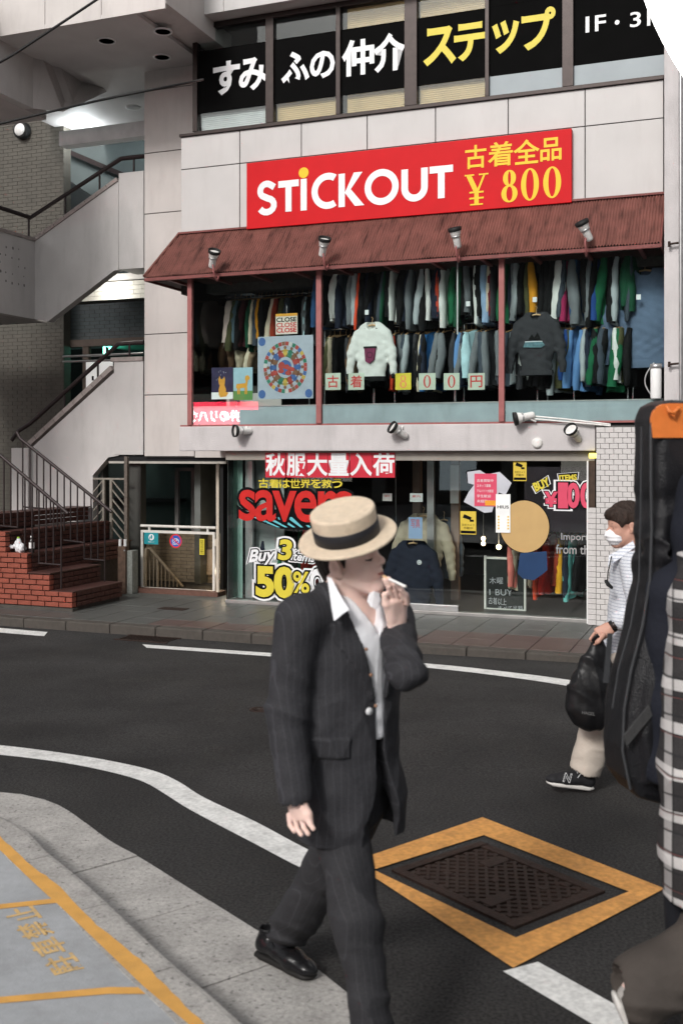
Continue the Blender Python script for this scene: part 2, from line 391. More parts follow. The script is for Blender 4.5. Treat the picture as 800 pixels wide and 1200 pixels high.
def ribbon(top, bot, dz=.004, n=6, fn=rp):
    g = G(); A = []; B = []
    def dense(pl):
        out = []
        for (a, b), (c, d) in zip(pl[:-1], pl[1:]):
            out += [(a + (c - a) * k / n, b + (d - b) * k / n) for k in range(n)]
        return out + [pl[-1]]
    A = [fn(x, y, dz) for x, y in dense(top)]; B = [fn(x, y, dz) for x, y in dense(bot)]
    for i in range(len(A) - 1): g.quad(B[i], B[i + 1], A[i + 1], A[i])
    return g
c7 = lambda pts: [(x / 2.667, 860 + y / 2.667) for x, y in pts]
def smooth2(pl):
    out = []; m = len(pl)
    for i in range(m - 1):
        p = [Vector(pl[j]) for j in (max(i - 1, 0), i, i + 1, min(i + 2, m - 1))]
        for k in range(4):
            t = k / 4; q = .5 * ((2 * p[1]) + (p[2] - p[0]) * t + (2 * p[0] - 5 * p[1] + 4 * p[2] - p[3]) * t * t + (3 * p[1] - p[0] - 3 * p[2] + p[3]) * t ** 3); out.append((q.x, q.y))
    return out + [pl[-1]]
near_top = [(-60, 869)] + c7([(0, 35), (200, 60), (350, 85), (480, 115), (560, 150), (640, 200), (800, 275)]) + [(362, 996), (428, 1025)]
near_bot = [(-60, 881)] + c7([(0, 65), (200, 90), (350, 120), (450, 150), (520, 190), (600, 240), (800, 345)]) + [(355, 1018), (428, 1050)]
single('lane_line', ribbon(smooth2(near_top), smooth2(near_bot)), M_white_paint, 'curving white painted line on the near side of the road', 'road marking', kind='structure')
single('lane_line', ribbon([(630, 1127), (720, 1177), (900, 1278)], [(589, 1138), (692, 1199), (872, 1305)], n=2), M_white_paint, 'white line running on beyond the corner of the yellow box', 'road marking', kind='structure')
single('lane_line', ribbon(smooth2([(167, 755), (315, 765), (495, 777), (600, 788), (668, 797), (760, 812)]), smooth2([(172, 759), (315, 769), (495, 782), (600, 794), (666, 804), (758, 820)])), M_white_paint, 'thin white line along the far kerb', 'road marking', kind='structure')
single('lane_line', ribbon([(-60, 733), (0, 739), (56, 743)], [(-60, 738), (0, 743.5), (52, 747)]), M_white_paint, 'short end of white line in front of the brick steps', 'road marking', kind='structure')
# yellow box round the cover
out = [rp(*p, .008) for p in ((566, 957.5), (777, 1040), (601, 1133), (428, 1021))]
out = [rp(565, 957.5, .008), rp(778, 1041, .008), rp(601, 1134, .008), rp(411, 1010, .008)]
inn = [rp(566.5, 978.5, .008), rp(736, 1044.5, .008), rp(604, 1098.5, .008), rp(437.5, 1019, .008)]
g = G()
for i in range(4): g.quad(out[i], out[(i + 1) % 4], inn[(i + 1) % 4], inn[i])
g.f = [f[::-1] for f in g.f]
single('box_marking', g, M_yel_paint, 'yellow painted rectangle around the ribbed manhole cover', 'road marking', kind='structure')
# rectangular ribbed cover
c6 = lambda x, y: rp(440 + x / 2.857, 970 + y / 2.857, 0)
q = [c6(350, 52), c6(758, 208), c6(480, 335), c6(52, 148)]
org = q[3]; ex = q[0] - q[3]; ey = q[2] - q[3]
LX, LY = ex.length, ey.length; ex = ex.normalized(); ey = (ey - ex * ey.dot(ex)).normalized()
MF = Matrix.Translation(org) @ rot_from(ex, -ey, Vector((0, 0, 1))).to_4x4()
MF = Matrix.Translation(org) @ rot_from(ex, ey, ex.cross(ey)).to_4x4()
if ex.cross(ey).z < 0:
    MF = Matrix.Translation(org + ey * LY) @ rot_from(ex, -ey, Vector((0, 0, 1))).to_4x4()
mh = thing('manhole_cover', 'long rectangular rusty cover with criss-cross ribs inside the yellow box', 'manhole cover', (0, 0, 0), MF)
g = G()
for (a, b, c, d) in ((0, LX, 0, .05), (0, LX, LY - .05, LY), (0, .05, .05, LY - .05), (LX - .05, LX, .05, LY - .05)): g.box(a, b, c, d, -.03, .012)
part('frame', g, M_rust, mh, bevel=.003)
g = G().box(.056, LX - .056, .056, LY - .056, -.03, .002); part('plate', g, mat('cover_plate', (.055, .042, .036), .6, .3, 25, .3, metal=.3), mh)
g = G()
def clip_seg(p, d, x0, x1, y0, y1):
    t0, t1 = -9, 9
    for pp, dd, lo, hi in ((p[0], d[0], x0, x1), (p[1], d[1], y0, y1)):
        if abs(dd) < 1e-9: continue
        a, b = (lo - pp) / dd, (hi - pp) / dd
        t0 = max(t0, min(a, b)); t1 = min(t1, max(a, b))
    return t0, t1
for s in (1, -1):
    dv = (math.cos(R(45)) * s, math.sin(R(45)))
    k = -LX
    while k < LX + LY + 1:
        t0, t1 = clip_seg((k, 0), dv, .06, LX - .06, .06, LY - .06)
        if t1 > t0 + .02:
            c = ((k + dv[0] * (t0 + t1) / 2), dv[1] * (t0 + t1) / 2)
            Mx = Matrix.Translation((c[0], c[1], .006)) @ Matrix.Rotation(math.atan2(dv[1], dv[0]), 4, 'Z')
            h = (t1 - t0) / 2; g.box(-h, h, -.0075, .0075, -.004, .0045 if s > 0 else .0038, Mx)
        k += .062
part('rib', g, M_rust, mh, kind='stuff')
for (u, v) in ((.24, .3), (.76, .7)): part('lifting_plate', G().box(LX * u - .07, LX * u + .07, LY * v - .035, LY * v + .035, 0, .013), M_rust, mh, bevel=.003)
for (u, v) in ((.3, .75), (.5, .5), (.68, .25), (.86, .2)): part('key_hole', G().box(LX * u - .02, LX * u + .02, LY * v - .02, LY * v + .02, 0, .012), M_rust, mh, bevel=.002)
# small round cover in mid road
c = rp(305, 832, 0); mc = thing('manhole_cover', 'small round iron cover in the road left of the man in the hat', 'manhole cover', c)
ra = .085
g = G(); g.lathe([(ra, -.02), (ra, .006), (ra - .012, .008), (ra - .02, .004)], c); part('frame', g, M_rust, mc)
g = G(); g.lathe([(ra - .02, -.02), (ra - .02, .003), (.035, .005), (.03, .007), (0.0, .007)], c); part('lid', g, M_rust, mc)
for k in range(8):
    a = k * math.pi / 4; part('rib', G().box(.035, .06, -.005, .005, .003, .009, Matrix.Translation(c) @ Matrix.Rotation(a, 4, 'Z')), M_rust, mc)

# near gutter, kerb and painted pavement (left foreground)
ZG = .006
go = [(-160, 925)] + c7([(0, 175), (60, 185), (130, 200), (210, 235), (340, 330), (440, 385), (560, 460), (800, 610)]) + [(360, 1126), (430, 1180), (600, 1300)]
gi = [(-160, 905)] + c7([(0, 255), (150, 370), (250, 450), (350, 540), (520, 700), (640, 800), (760, 907)]) + [(330, 1240), (520, 1420)]
def poly_at(pl, x):
    for (a, b), (c, d) in zip(pl[:-1], pl[1:]):
        if a <= x <= c: return b + (d - b) * (x - a) / (c - a)
    return pl[-1][1]
KZ = .115
def smooth(pts, n=8):
    out = []; m = len(pts)
    for i in range(m - 1):
        p0, p1, p2, p3 = pts[max(i - 1, 0)], pts[i], pts[i + 1], pts[min(i + 2, m - 1)]
        for k in range(n):
            t = k / n; out.append(.5 * ((2 * p1) + (-p0 + p2) * t + (2 * p0 - 5 * p1 + 4 * p2 - p3) * t * t + (-p0 + 3 * p1 - 3 * p2 + p3) * t ** 3))
    return out + [pts[-1]]
OUT = smooth([gp(x, y, ZG) for x, y in go])
INN = smooth([gp(x, y, KZ) for x, y in gi])           # kerb top outer edge
def resample(pts, n):
    L = [0]
    for a, b in zip(pts[:-1], pts[1:]): L.append(L[-1] + (b - a).length)
    out = []; j = 0
    for k in range(n + 1):
        t = L[-1] * k / n
        while j < len(L) - 2 and L[j + 1] < t: j += 1
        f = (t - L[j]) / max(L[j + 1] - L[j], 1e-9); out.append(pts[j].lerp(pts[j + 1], min(f, 1)))
    return out
def nearest_pt(pts, p):
    return min(((a + (b - a) * max(0, min(1, (p - a).dot(b - a) / max((b - a).length_squared, 1e-9)))) for a, b in zip(pts[:-1], pts[1:])), key=lambda q: ((q - p).xy).length)
INr = resample(INN, 66)
Lin = sum((b - a).length for a, b in zip(INr[:-1], INr[1:])); step = Lin / 66
per = max(1, round(.6 / step))
side = bpy.data.objects.new('near_gutter', None); COL.objects.link(side); side['kind'] = 'structure'; INFO[side.name] = (Vector(), I4)
kerb = bpy.data.objects.new('near_kerb', None); COL.objects.link(kerb); kerb['kind'] = 'structure'; INFO[kerb.name] = (Vector(), I4)
def inset(pts, d):
    out = []
    for i, p in enumerate(pts):
        t = (pts[min(i + 1, len(pts) - 1)] - pts[max(i - 1, 0)]); t.z = 0; t.normalize()
        out.append(p + Vector((t.y, -t.x, 0)) * d)      # towards the pavement (to the left/near side)
    return out
KIN = inset(INr, .17); KFO = inset(INr, -.012)
i = 0
while i < 66:
    j = min(i + per, 66)
    g = G(); gg = .004
    seg = range(i, j + 1)
    def along(pts, k, gap):
        p = pts[k].copy()
        if k == i: p = p + (pts[k + 1] - pts[k]).normalized() * gap
        if k == j: p = p - (pts[k] - pts[k - 1]).normalized() * gap
        return p
    outer = []; inner = []
    for k in seg:
        a = along(INr, k, gg); a = a + Vector((0, 0, -KZ - .002)); a.z = 0
        b = nearest_pt(OUT, a); b.z = 0
        outer.append(b); inner.append(a)
    zz = ZG + random.uniform(-.002, .002)
    vs = [(*p.xy, zz) for p in inner] + [(*p.xy, zz - .002) for p in outer]; n = len(inner)
    g.add(vs, [(k, k + 1, k + 1 + n, k + n) for k in range(n - 1)])
    dn = [(v[0], v[1], -.05) for v in vs]; g.add(vs + dn, [(k + n, k + n + 1, k + 3 * n + 1, k + 3 * n) for k in range(n - 1)] + [(0, n, 3 * n, 2 * n), (n - 1, 2 * n - 1, 4 * n - 1, 3 * n - 1)])
    part('gutter_slab', g, M_conc, side)
    g = G(); n = len(list(seg))
    A = [along(KFO, k, .003) for k in seg]; B = [along(INr, k, .003) for k in seg]; C = [along(KIN, k, .003) for k in seg]
    rows = [[(*p.xy, -.05) for p in A], [(*p.xy, KZ - .02) for p in A], [(*p.xy, KZ - .004) for p in B], [(*(p.lerp(c, .12)).xy, KZ) for p, c in zip(B, C)], [(*p.xy, KZ) for p in C], [(*p.xy, -.05) for p in C]]
    vs = [v for r_ in rows for v in r_]
    g.add(vs, [(r_ * n + k, (r_ + 1) * n + k, (r_ + 1) * n + k + 1, r_ * n + k + 1) for r_ in range(5) for k in range(n - 1)])
    g.add(vs, [tuple(r_ * n for r_ in range(6)), tuple(r_ * n + n - 1 for r_ in range(5, -1, -1))])
    part('kerb_stone', g, M_conc, kerb)
    i = j
g = G(); far = [Vector((-14, p.y - 3, 0)) for p in KIN]
pts = [(*p.xy, KZ - .003) for p in KIN] + [(4, -6, KZ - .003), (-14, -6, KZ - .003), (-14, KIN[0].y + .5, KZ - .003)]
g.quad(*pts[::-1]); struct('near_pavement', g, M_pave_blue)
YZ = KZ + .001
def npv(x, y): return gp(x, y, YZ)
g = G()
ot = c7([(0, 320), (80, 395), (190, 480), (300, 595), (440, 705), (500, 770), (640, 907)]); it = c7([(0, 362), (80, 440), (150, 505), (185, 535), (300, 645), (450, 790), (590, 907)])
ot = [(-60, 930)] + ot + [(330, 1300)]; it = [(-70, 940)] + it + [(300, 1300)]
rnd = random.Random(3)
def wig(p, a): return npv(p[0] + rnd.uniform(-a, a), p[1] + rnd.uniform(-a, a))
def dens(pl, n):
    return [(a + (c - a) * k / n, b + (d - b) * k / n) for (a, b), (c, d) in zip(pl[:-1], pl[1:]) for k in range(n)] + [pl[-1]]
A = [wig(p, .9) for p in dens(ot, 7)]; B = [npv(*p) for p in dens(it, 7)]
for k in range(len(A) - 1): g.quad(B[k], A[k], A[k + 1], B[k + 1])
def strip(tp, bt):
    for k in range(len(tp) - 1): g.quad(*[Vector((q.x, q.y, KZ - .0008)) for q in (npv(*bt[k]), npv(*bt[k + 1]), npv(*tp[k + 1]), npv(*tp[k]))])
strip([(-90, 1067), (0, 1059), (66, 1052)], [(-90, 1073), (0, 1064.5), (70.5, 1057)])
strip([(-90, 1176), (0, 1167.5), (127, 1156), (168, 1156)], [(-90, 1185), (0, 1175), (127, 1164), (184, 1164)])
g.f = [f if True else f for f in g.f]
single('pavement_marking', g, mat('pavement_yellow', (.68, .36, .09), .55, .12, 8, .2, 150, dirt=.5, dcol=(.5, .28, .09), dscale=(5, 5, 5)), 'orange-yellow bay lines painted on the grey-blue pavement', 'pavement marking', kind='structure')
a0 = npv(84, 1140); a1 = npv(19, 1062)                # lettering reads away from the camera
dv = (a1 - a0).normalized(); upv = Vector((-dv.y, dv.x, 0)); Lt = (a1 - a0).length
Mt = Matrix.Translation(a0) @ rot_from(dv, upv, Vector((0, 0, 1))).to_4x4()
wl = (npv(97, 1126) - npv(62, 1137)).length
g = G()
for k, ch in enumerate('駐車禁止'):
    text_g(ch, Lt * (k / 4 + .02), Lt * ((k + 1) / 4 - .02), -wl * .5, wl * .5, 0, off=.022, g=g)
g.v = [(*(Mt @ Vector((v[0], v[2], 0))).xy, KZ - .0012) for v in g.v]
single('pavement_lettering', g, mat('pavement_yellow_worn', (.6, .40, .17), .6, .2, 30, .2, 150, dirt=.8, dcol=(.4, .38, .33), dscale=(22, 22, 22)), 'worn yellow kanji painted between the bay lines', 'pavement marking', kind='structure')

# far kerb, gutter and pavement, in the frame of the frontage
SZ = -.056
def s_at_road(px, py):
    p = FI @ rp(px, py); return p.x, p.y
wk = (FI @ gp(480, 755, SZ)).y          # kerb front
S0, S1 = -9.0, 6.0
pav = bpy.data.objects.new('far_pavement', None); COL.objects.link(pav); pav['kind'] = 'structure'; pav.matrix_world = F; INFO[pav.name] = (Vector(), F)
g = G().box(S0 - 20, S1 + 20, wk + .16, 12, -.5, SZ - .012); part('bed', g, M_joint, pav)
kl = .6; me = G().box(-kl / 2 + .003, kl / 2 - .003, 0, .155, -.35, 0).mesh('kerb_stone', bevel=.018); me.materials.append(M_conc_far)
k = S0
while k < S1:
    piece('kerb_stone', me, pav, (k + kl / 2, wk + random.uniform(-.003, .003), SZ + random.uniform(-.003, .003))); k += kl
tl = .4
mes = []
for mm in (M_tile_a, M_tile_r):
    me = G().box(-tl / 2 + .004, tl / 2 - .004, 0.004, tl - .004, -.03, 0).mesh('paving_tile', bevel=.003); me.materials.append(mm); mes.append(me)
for row in range(5):
    k = S0
    while k < S1:
        me = mes[1] if (row == 0 and k > -2.6) or (row == 1 and k > .5) else mes[0]
        piece('paving_tile', me, pav, (k + tl / 2, wk + .16 + row * tl, SZ + random.uniform(-.0015, .0015))); k += tl
g = G().box(S0, S1, wk + .16 + 5 * tl + .003, .9, -.3, SZ); part('inner_paving', g, mat('inner_paving_concrete', (.09, .095, .088), .5, .2, 3, .3, 70, dirt=.4), pav)
# red-brown manhole hatch and dark line in the pavement
p = fp(205, 715, 0)
g = G().box(fs(185, -.7), fs(215, -.7), -.72, -.55, SZ, SZ + .006); part('hatch', g, M_rust, pav)
# road drain by the far kerb
dr = FI @ rp(165, 752); dg_ = thing('drain_grate', 'flat steel drain grate in the gutter below the brick steps', 'drain grate', (dr.x, wk - .3, road_z(13.2) + .0), F)
zz = -SL * (11.6 - 6.3)
for kx in range(14): part('bar', G().box(dr.x - .3 + kx * .045, dr.x - .28 + kx * .045, wk - .3, wk - .04, zz - .02, zz + .008), M_rust, dg_)
part('frame', G().box(dr.x - .33, dr.x + .34, wk - .33, wk - .3, zz - .02, zz + .01).box(dr.x - .33, dr.x + .34, wk - .04, wk - .01, zz - .02, zz + .01), M_rust, dg_)
# ================================================================ THE SHOP BUILDING
M_panel = mat('cladding_panel', (.485, .47, .462), .42, .05, 2, .06, 60, dirt=.22, dcol=(.36, .33, .32), dscale=(3, 3, .6))
M_panel2 = mat('cladding_panel_sheltered', (.52, .485, .465), .42, .06, 2, .06, 60, dirt=.3, dcol=(.34, .31, .3), dscale=(3, 3, .6))
M_conc_l = mat('pale_concrete', (.50, .475, .475), .75, .08, 3, .35, 60, dirt=.45, dcol=(.33, .31, .31), dscale=(2.5, 2.5, .5))
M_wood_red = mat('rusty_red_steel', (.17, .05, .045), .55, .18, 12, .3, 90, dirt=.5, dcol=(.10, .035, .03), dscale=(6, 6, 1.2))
M_post = mat('faded_red_paint', (.30, .105, .10), .5, .12, 12, .2, 90, dirt=.3, dcol=(.18, .07, .065))
M_frame = mat('bronze_aluminium', (.035, .026, .024), .35, .12, 12, .05, metal=.4)
M_alu = mat('aluminium', (.42, .42, .42), .35, .08, 12, .05, metal=.7)
M_black = mat('black_vinyl', (.006, .006, .007), .6, .1, 5, 0, spec=.06)
M_film = mat('matt_black_film', (.004, .004, .004), .7, .1, 5, 0, spec=.02)
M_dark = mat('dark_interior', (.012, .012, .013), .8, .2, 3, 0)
M_glass = glass('window_glass')
M_glass_g = glass('greenish_glass', (.72, .86, .82))
M_blue = mat('weathered_grey_blue_panel', (.31, .36, .39), .6, .1, 4, .2, 60, dirt=.5, dcol=(.24, .28, .29), dscale=(3, 3, 1))
M_white = mat('white_plastic', (.72, .72, .71), .4, .05, 8, .05)
M_whitev = mat('white_vinyl', (.74, .75, .76), .4, .05, 8, 0)
M_yelv = mat('yellow_vinyl', (.62, .52, .05), .45, .05, 8, 0)
M_redv = mat('red_sign_face', (.52, .006, .010), .55, .05, 4, 0, spec=.15)
M_yelg = mat('golden_yellow_vinyl', (.76, .48, .01), .4, .05, 8, 0)
M_soffit = mat('soffit_board', (.55, .53, .52), .7, .05, 3, .1)
M_grout = mat('grout', (.10, .095, .09), .9, .1, 10, .1)

shop = thing('shop_building', 'pale panelled building with a clothes shop on two floors behind glass', 'building', (fs(212, .5), .5, SZ), F)
wS, wC, wU, wG = .5, 1.15, -.72, .15

def panel(x0, x1, z0, z1, w, m=None, t=.03, gap=.006):
    part('wall_panel', G().box(x0 + gap, x1 - gap, w, w + t, z0 + gap, z1 - gap), m or M_panel, shop, bevel=.004)
# front wall above the awning
xs = [fs(212, wS)] + [fs(p, wS) for p in (281, 353, 430, 510, 595, 685)] + [fs(777, wS)]
zt, zj, zb = fz(212, 161, wS), fz(212, 199, wS), fz(212, 275, wS)
for a, b in zip(xs[:-1], xs[1:]): panel(a, b, zj, zt, wS)
for a, b in ((xs[0], xs[1]), (xs[1], xs[6]), (xs[6], xs[7])): panel(a, b, zb - .02, zj, wS)
g = G().box(xs[0], xs[7], wS + .012, wS + .25, fz(212, 345, wS), zt - .004); part('wall', g, M_joint, shop)
g = G().box(xs[0] - .01, xs[7], wS - .03, wS + .3, zt - .002, zt + .035); part('sill', g, M_frame, shop, bevel=.004)
# left bay: tall column of panels
zc = [fz(170, y, wC) for y in (535, 463, 392, 322, 251, 180, 107, 60)]
x0, x1, x2 = fs(169, wC), fs(228, wC), fs(300, wC)
for a, b in zip(zc[:-1], zc[1:]):
    panel(x0, x1, a, b, wC, M_panel2)
for a, b in zip(zc[3:-1], zc[4:]): panel(x1, x1 + .35, a, b, wC, M_panel2)
panel(x1, fs(330, wC), zc[0] - .02, zc[1], wC, M_panel2)
g = G().box(x0 + .004, fs(245, wC), wC + .012, wC + .5, zc[0] - .01, zc[-1] + 1.5); part('wall', g, M_joint, shop)
part('wall', G().box(fs(245, wC), fs(330, wC), wC + .012, wC + .5, zc[0] - .01, zc[1] + .1), M_joint, shop)
# window band
wW = wS + .12
zb0 = fz(231, 157, wW); zt0 = fz(231, 35, wW)
xl, xr = fs(230, wW), fs(781, wW)
part('window_frame', G().box(xl, xr, wW - .05, wW + .06, zb0 - .04, zb0 + .02).box(xl, xr, wW - .05, wW + .06, zt0 - .02, zt0 + .05), M_frame, shop, bevel=.004)
mull = [(228, 233), (313, 322), (395, 400), (475, 489.5), (569, 573.5), (659, 672), (780, 788)]
for a, b in mull: part('mullion', G().box(fs(a, wW), fs(b, wW), wW - .055, wW + .055, zb0 + .02, zt0 - .02), M_frame, shop, bevel=.003)
zB1, zB0 = fz(231, 61, wW), fz(231, 134, wW)
M_blind = mat('bamboo_blind', (.50, .34, .18), .7, .12, 5, .3, 60)
M_blind_w = mat('white_blind', (.5, .49, .5), .7, .08, 5, .1)
M_frost = mat('frosted_film', (.30, .34, .36), .5, .06, 3, 0)
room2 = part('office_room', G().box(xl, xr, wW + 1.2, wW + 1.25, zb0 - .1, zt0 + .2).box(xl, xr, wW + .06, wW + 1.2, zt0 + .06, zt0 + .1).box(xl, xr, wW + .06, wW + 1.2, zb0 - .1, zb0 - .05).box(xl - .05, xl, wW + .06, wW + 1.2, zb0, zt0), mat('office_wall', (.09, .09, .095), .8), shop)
kinds = ['wl', 'wl', 'b', 'b', 'f', 'f']
for k in range(6):
    a, b = fs(mull[k][1], wW), fs(mull[k + 1][0], wW)
    part('window_pane', G().box(a, b, wW - .004, wW + .004, zb0 + .02, zt0 - .02), M_glass, shop)
    part('window_film', G().box(a + .001, b - .001, wW - .0075, wW - .0048, zB0, zB1), M_film, shop)
    if kinds[k] == 'f':
        part('frosted_film', G().box(a, b, wW - .0075, wW - .0048, zb0 + .02, zB0 - .002), M_frost, shop)
        part('frosted_film', G().box(a, b, wW - .0075, wW - .0048, zB1 + .002, zt0 - .02), M_film, shop)
    else:
        g = G(); z = zb0 + .03; ins = .06 if kinds[k] == 'b' and k == 2 else .01
        while z < zt0 - .02:
            if z < zB0 + .05 or (z > zB1 - .05 and (kinds[k] == 'b' or k == 5)):
                g.box(a + ins, b - .01, wW + .06, wW + .085, z, z + .021, None)
            z += .026
        part('blind', g, M_blind if (kinds[k] == 'b' or k == 1) else M_blind_w, shop, kind='stuff')
def ftext(name, body, xa, xb, ytop, ybot, w, m, parent, off=.02, xr=None, **kw):
    """lettering between two picture columns, heights read at the left column"""
    s0, s1 = fs(xa, w), fs(xb, w); z1, z0 = fz(xa, ytop, w), fz(xa, ybot, w)
    g = text_g(body, s0, s1, z0, z1, w, off=off, **kw); return part(name, g, m, parent)
wt = wW - .009
for body, xa, xb, y1, y0, m in (('す', 251, 280, 75, 111, M_whitev), ('み', 281, 311, 71, 106, M_whitev), ('ふ', 331, 361, 64, 98, M_whitev), ('の', 364, 391, 63, 92, M_whitev),
                               ('仲', 402, 437, 50, 89, M_whitev), ('介', 439, 473, 43, 84, M_whitev), ('ス', 498, 532, 36, 76, M_yelv), ('テ', 533, 568, 31, 71, M_yelv),
                               ('ッ', 578, 606, 28, 62, M_yelv), ('プ', 612, 649, 14, 58, M_yelv)):
    ftext('lettering', body, xa, xb, y1, y0, wt, m, shop, off=.035, res=3)
for ch, xa, xb, y1, y0 in (('1', 686, 689.5, 20, 38), ('F', 697, 709, 18.5, 36.5), ('・', 720, 725, 24, 29), ('3', 738, 750, 15, 32), ('F', 758, 769, 12, 30)): ftext('lettering', ch, xa, xb, y1, y0, wt, M_whitev, shop, off=.012)
# upper beam, spandrel and soffit with downlights
zU = fz(52, 37, wU); zU2 = fz(170, 82, wC)
zU = (zU + zU2) / 2
for a, b in ((-120, 53), (53, 119), (119, 194)): part('beam_panel', G().box(fs(a, wU) + .005, fs(b, wU) - .005, wU, wU + .03, zU, zU + 2.2), M_panel2, shop, bevel=.004)
part('beam', G().box(fs(-120, wU), fs(194, wU), wU + .012, 1.1, zU + .07, zU + 2.3), M_panel2, shop)
xb_ = [fs(p, .3) for p in (197, 262, 340, 420, 500, 580, 660, 740, 840)]
zS2 = fz(197, 24, .3)
for a, b in zip(xb_[:-1], xb_[1:]): part('beam_panel', G().box(a + .005, b - .005, .3, .33, zS2, zS2 + 1.9), M_panel, shop, bevel=.004)
part('spandrel', G().box(xb_[0], xb_[-1], .315, .64, zS2 + .004, zS2 + 2), M_panel2, shop)
part('soffit', G().box(fs(-120, wU), fs(240, wC), wU + .004, 3.4, zU + .006, zU + .06), M_soffit, shop)
M_dl = mat('downlight_black', (.01, .01, .01), .4, .1, 5, 0)
for (px, py) in ((125, 48), (190, 67), (191, 37)):
    a, b = ray(px, py); t = (zU - CAMZ) / b; p = FI @ Vector((a * t, t, zU))
    o = part('downlight_trim', G().lathe([(.13, .006), (.125, -.008), (.105, -.008), (.10, .004)], (p.x, p.y, zU)), M_white, shop)
    part('downlight', G().lathe([(.10, .001), (.0, .001)], (p.x, p.y, zU - .003)), M_dl, shop)
# ledge, bay floor, display window
zl1, zl0 = fz(210, 500, 0), fz(210, 528.5, 0)
xl, xr = fs(210, 0), fs(697, 0)
part('ledge', G().box(xl, xr, 0, 1.1, zl0, zl1), M_conc_l, shop, bevel=.012)
part('ledge_lip', G().box(xl + .01, fs(777, 0), .012, .1, zl1 - .001, zl1 + .022), M_post, shop)
bx0, bx1 = fs(221, 0), fs(776, 0); zs = zl1 + .022; ze = fz(221, 322, 0); zp = fz(225, 477.5, 0)
for a, b in ((220, 225), (370.5, 376.5), (584, 590.5)): part('window_post', G().box(fs(a, 0), fs(b, 0), -.012, .05, zs, ze + .03), M_post, shop, bevel=.004)
for k, (a, b) in enumerate(((225, 370.5), (376.5, 584), (590.5, 776))):
    part('window_pane', G().box(fs(a, 0), fs(b, 0), .014, .02, zs, ze), M_glass, shop)
    part('base_panel', G().box(fs(a, 0) + .004, fs(b, 0) - .004, .03, .042, zs, zp), M_blue, shop, bevel=.002)
part('base_rail', G().box(bx0, bx1, .022, .055, zp, zp + .012), M_alu, shop)
part('side_pane', G().box(bx0 + .01, bx0 + .016, .05, 1.12, zs, ze), M_glass, shop)
for p in (239, 245): part('side_mullion', G().box(fs(p, 1.0) - .018, fs(p, 1.0) + .018, .98, 1.02, zs, fz(240, 325, 1.0)), M_alu, shop)
part('side_mullion', G().box(fs(536, .12) - .008, fs(536, .12) + .008, .1, .13, fz(536, 392, .12), ze), M_alu, shop)
rx0 = fs(255, 1.2)
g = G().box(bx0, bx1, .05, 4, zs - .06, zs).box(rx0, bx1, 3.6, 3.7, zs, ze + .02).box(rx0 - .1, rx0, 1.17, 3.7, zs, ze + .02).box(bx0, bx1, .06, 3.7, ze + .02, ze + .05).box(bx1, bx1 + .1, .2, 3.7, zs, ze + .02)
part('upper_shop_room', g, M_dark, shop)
part('room_partition', G().box(fs(300, 2.5), fs(372, 2.5), 2.5, 2.55, zs, ze), mat('brownish_wall', (.05, .03, .028), .8), shop)
part('room_curtain', G().box(fs(268, 2.3), fs(290, 2.3), 2.3, 2.35, zs + 1, ze), mat('grey_board', (.12, .13, .13), .8), shop)
# ground floor front
gx0, gx1 = fs(266, wG), fs(688, wG); zg1 = zl0 - .04; zg0 = SZ + .04
M_head = mat('header_metal', (.28, .26, .23), .45, .1, 5, .05, metal=.3)
part('shopfront_header', G().box(gx0, fs(697, wG), wG - .04, wG + .1, zg1 - .08, zl0 - .003), M_head, shop, bevel=.004)
part('shopfront_sill', G().box(gx0, gx1, wG - .05, wG + .08, SZ, zg0), mat('sill_steel', (.3, .29, .28), .4, .15, 5, .1, metal=.4), shop, bevel=.004)
for k, (a, b) in enumerate(((267, 322), (322.5, 462), (462.5, 538), (538.5, 687))):
    part('shopfront_pane', G().box(fs(a, wG), fs(b, wG), wG + (.0 if k != 2 else .03), wG + .008 + (.0 if k != 2 else .03), zg0, zg1 - .08), M_glass, shop)
part('glass_edge', G().box(gx0 - .002, gx0 + .008, wG - .01, wG + .9, zg0, zg1 - .08), M_glass_g, shop)
part('door_rail', G().box(fs(464, wG), fs(537, wG), wG - .02, wG + .03, zg0 + .002, zg0 + .075), M_alu, shop, bevel=.004)
part('inner_column', G().box(fs(289, .5), fs(298, .5), .45, .52, SZ, zl0), M_alu, shop, bevel=.01)
part('display_backing', G().box(fs(299, .6), fs(332, .6), .62, .64, SZ, zl0), mat('white_backing', (.42, .44, .44), .7), shop)
part('inner_curtain', G().surf(lambda u, v: (fs(268, .4) + u * .2, .42 + .015 * math.sin(u * 25), SZ + .02 + v * 2.0), 16, 4), mat('mint_curtain', (.28, .40, .36), .7), shop)
part('mirror_column', G().box(fs(500, .9), fs(508, .9), .9, .95, SZ, zl0), M_alu, shop)
for p in (483, 528): part('inner_column', G().box(fs(p, 1.2), fs(p + 9, 1.2), 1.2, 1.3, SZ, zl0), mat('interior_pillar', (.22, .15, .12) if p == 483 else (.3, .33, .32), .6), shop)
part('paper_list', G().box(fs(526, 1.1), fs(536, 1.1), 1.15, 1.155, fz(526, 590, 1.1), fz(526, 545, 1.1)), M_white, shop)
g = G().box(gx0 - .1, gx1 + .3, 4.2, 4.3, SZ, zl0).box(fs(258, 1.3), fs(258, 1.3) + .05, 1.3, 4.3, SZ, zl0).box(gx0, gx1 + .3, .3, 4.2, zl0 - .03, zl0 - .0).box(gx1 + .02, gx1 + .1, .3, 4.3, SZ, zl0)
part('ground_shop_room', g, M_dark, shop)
part('shop_floor', G().box(gx0, gx1, wG + .1, 4.2, SZ - .02, SZ + .03), mat('shop_floor_dark', (.05, .04, .035), .35), shop)
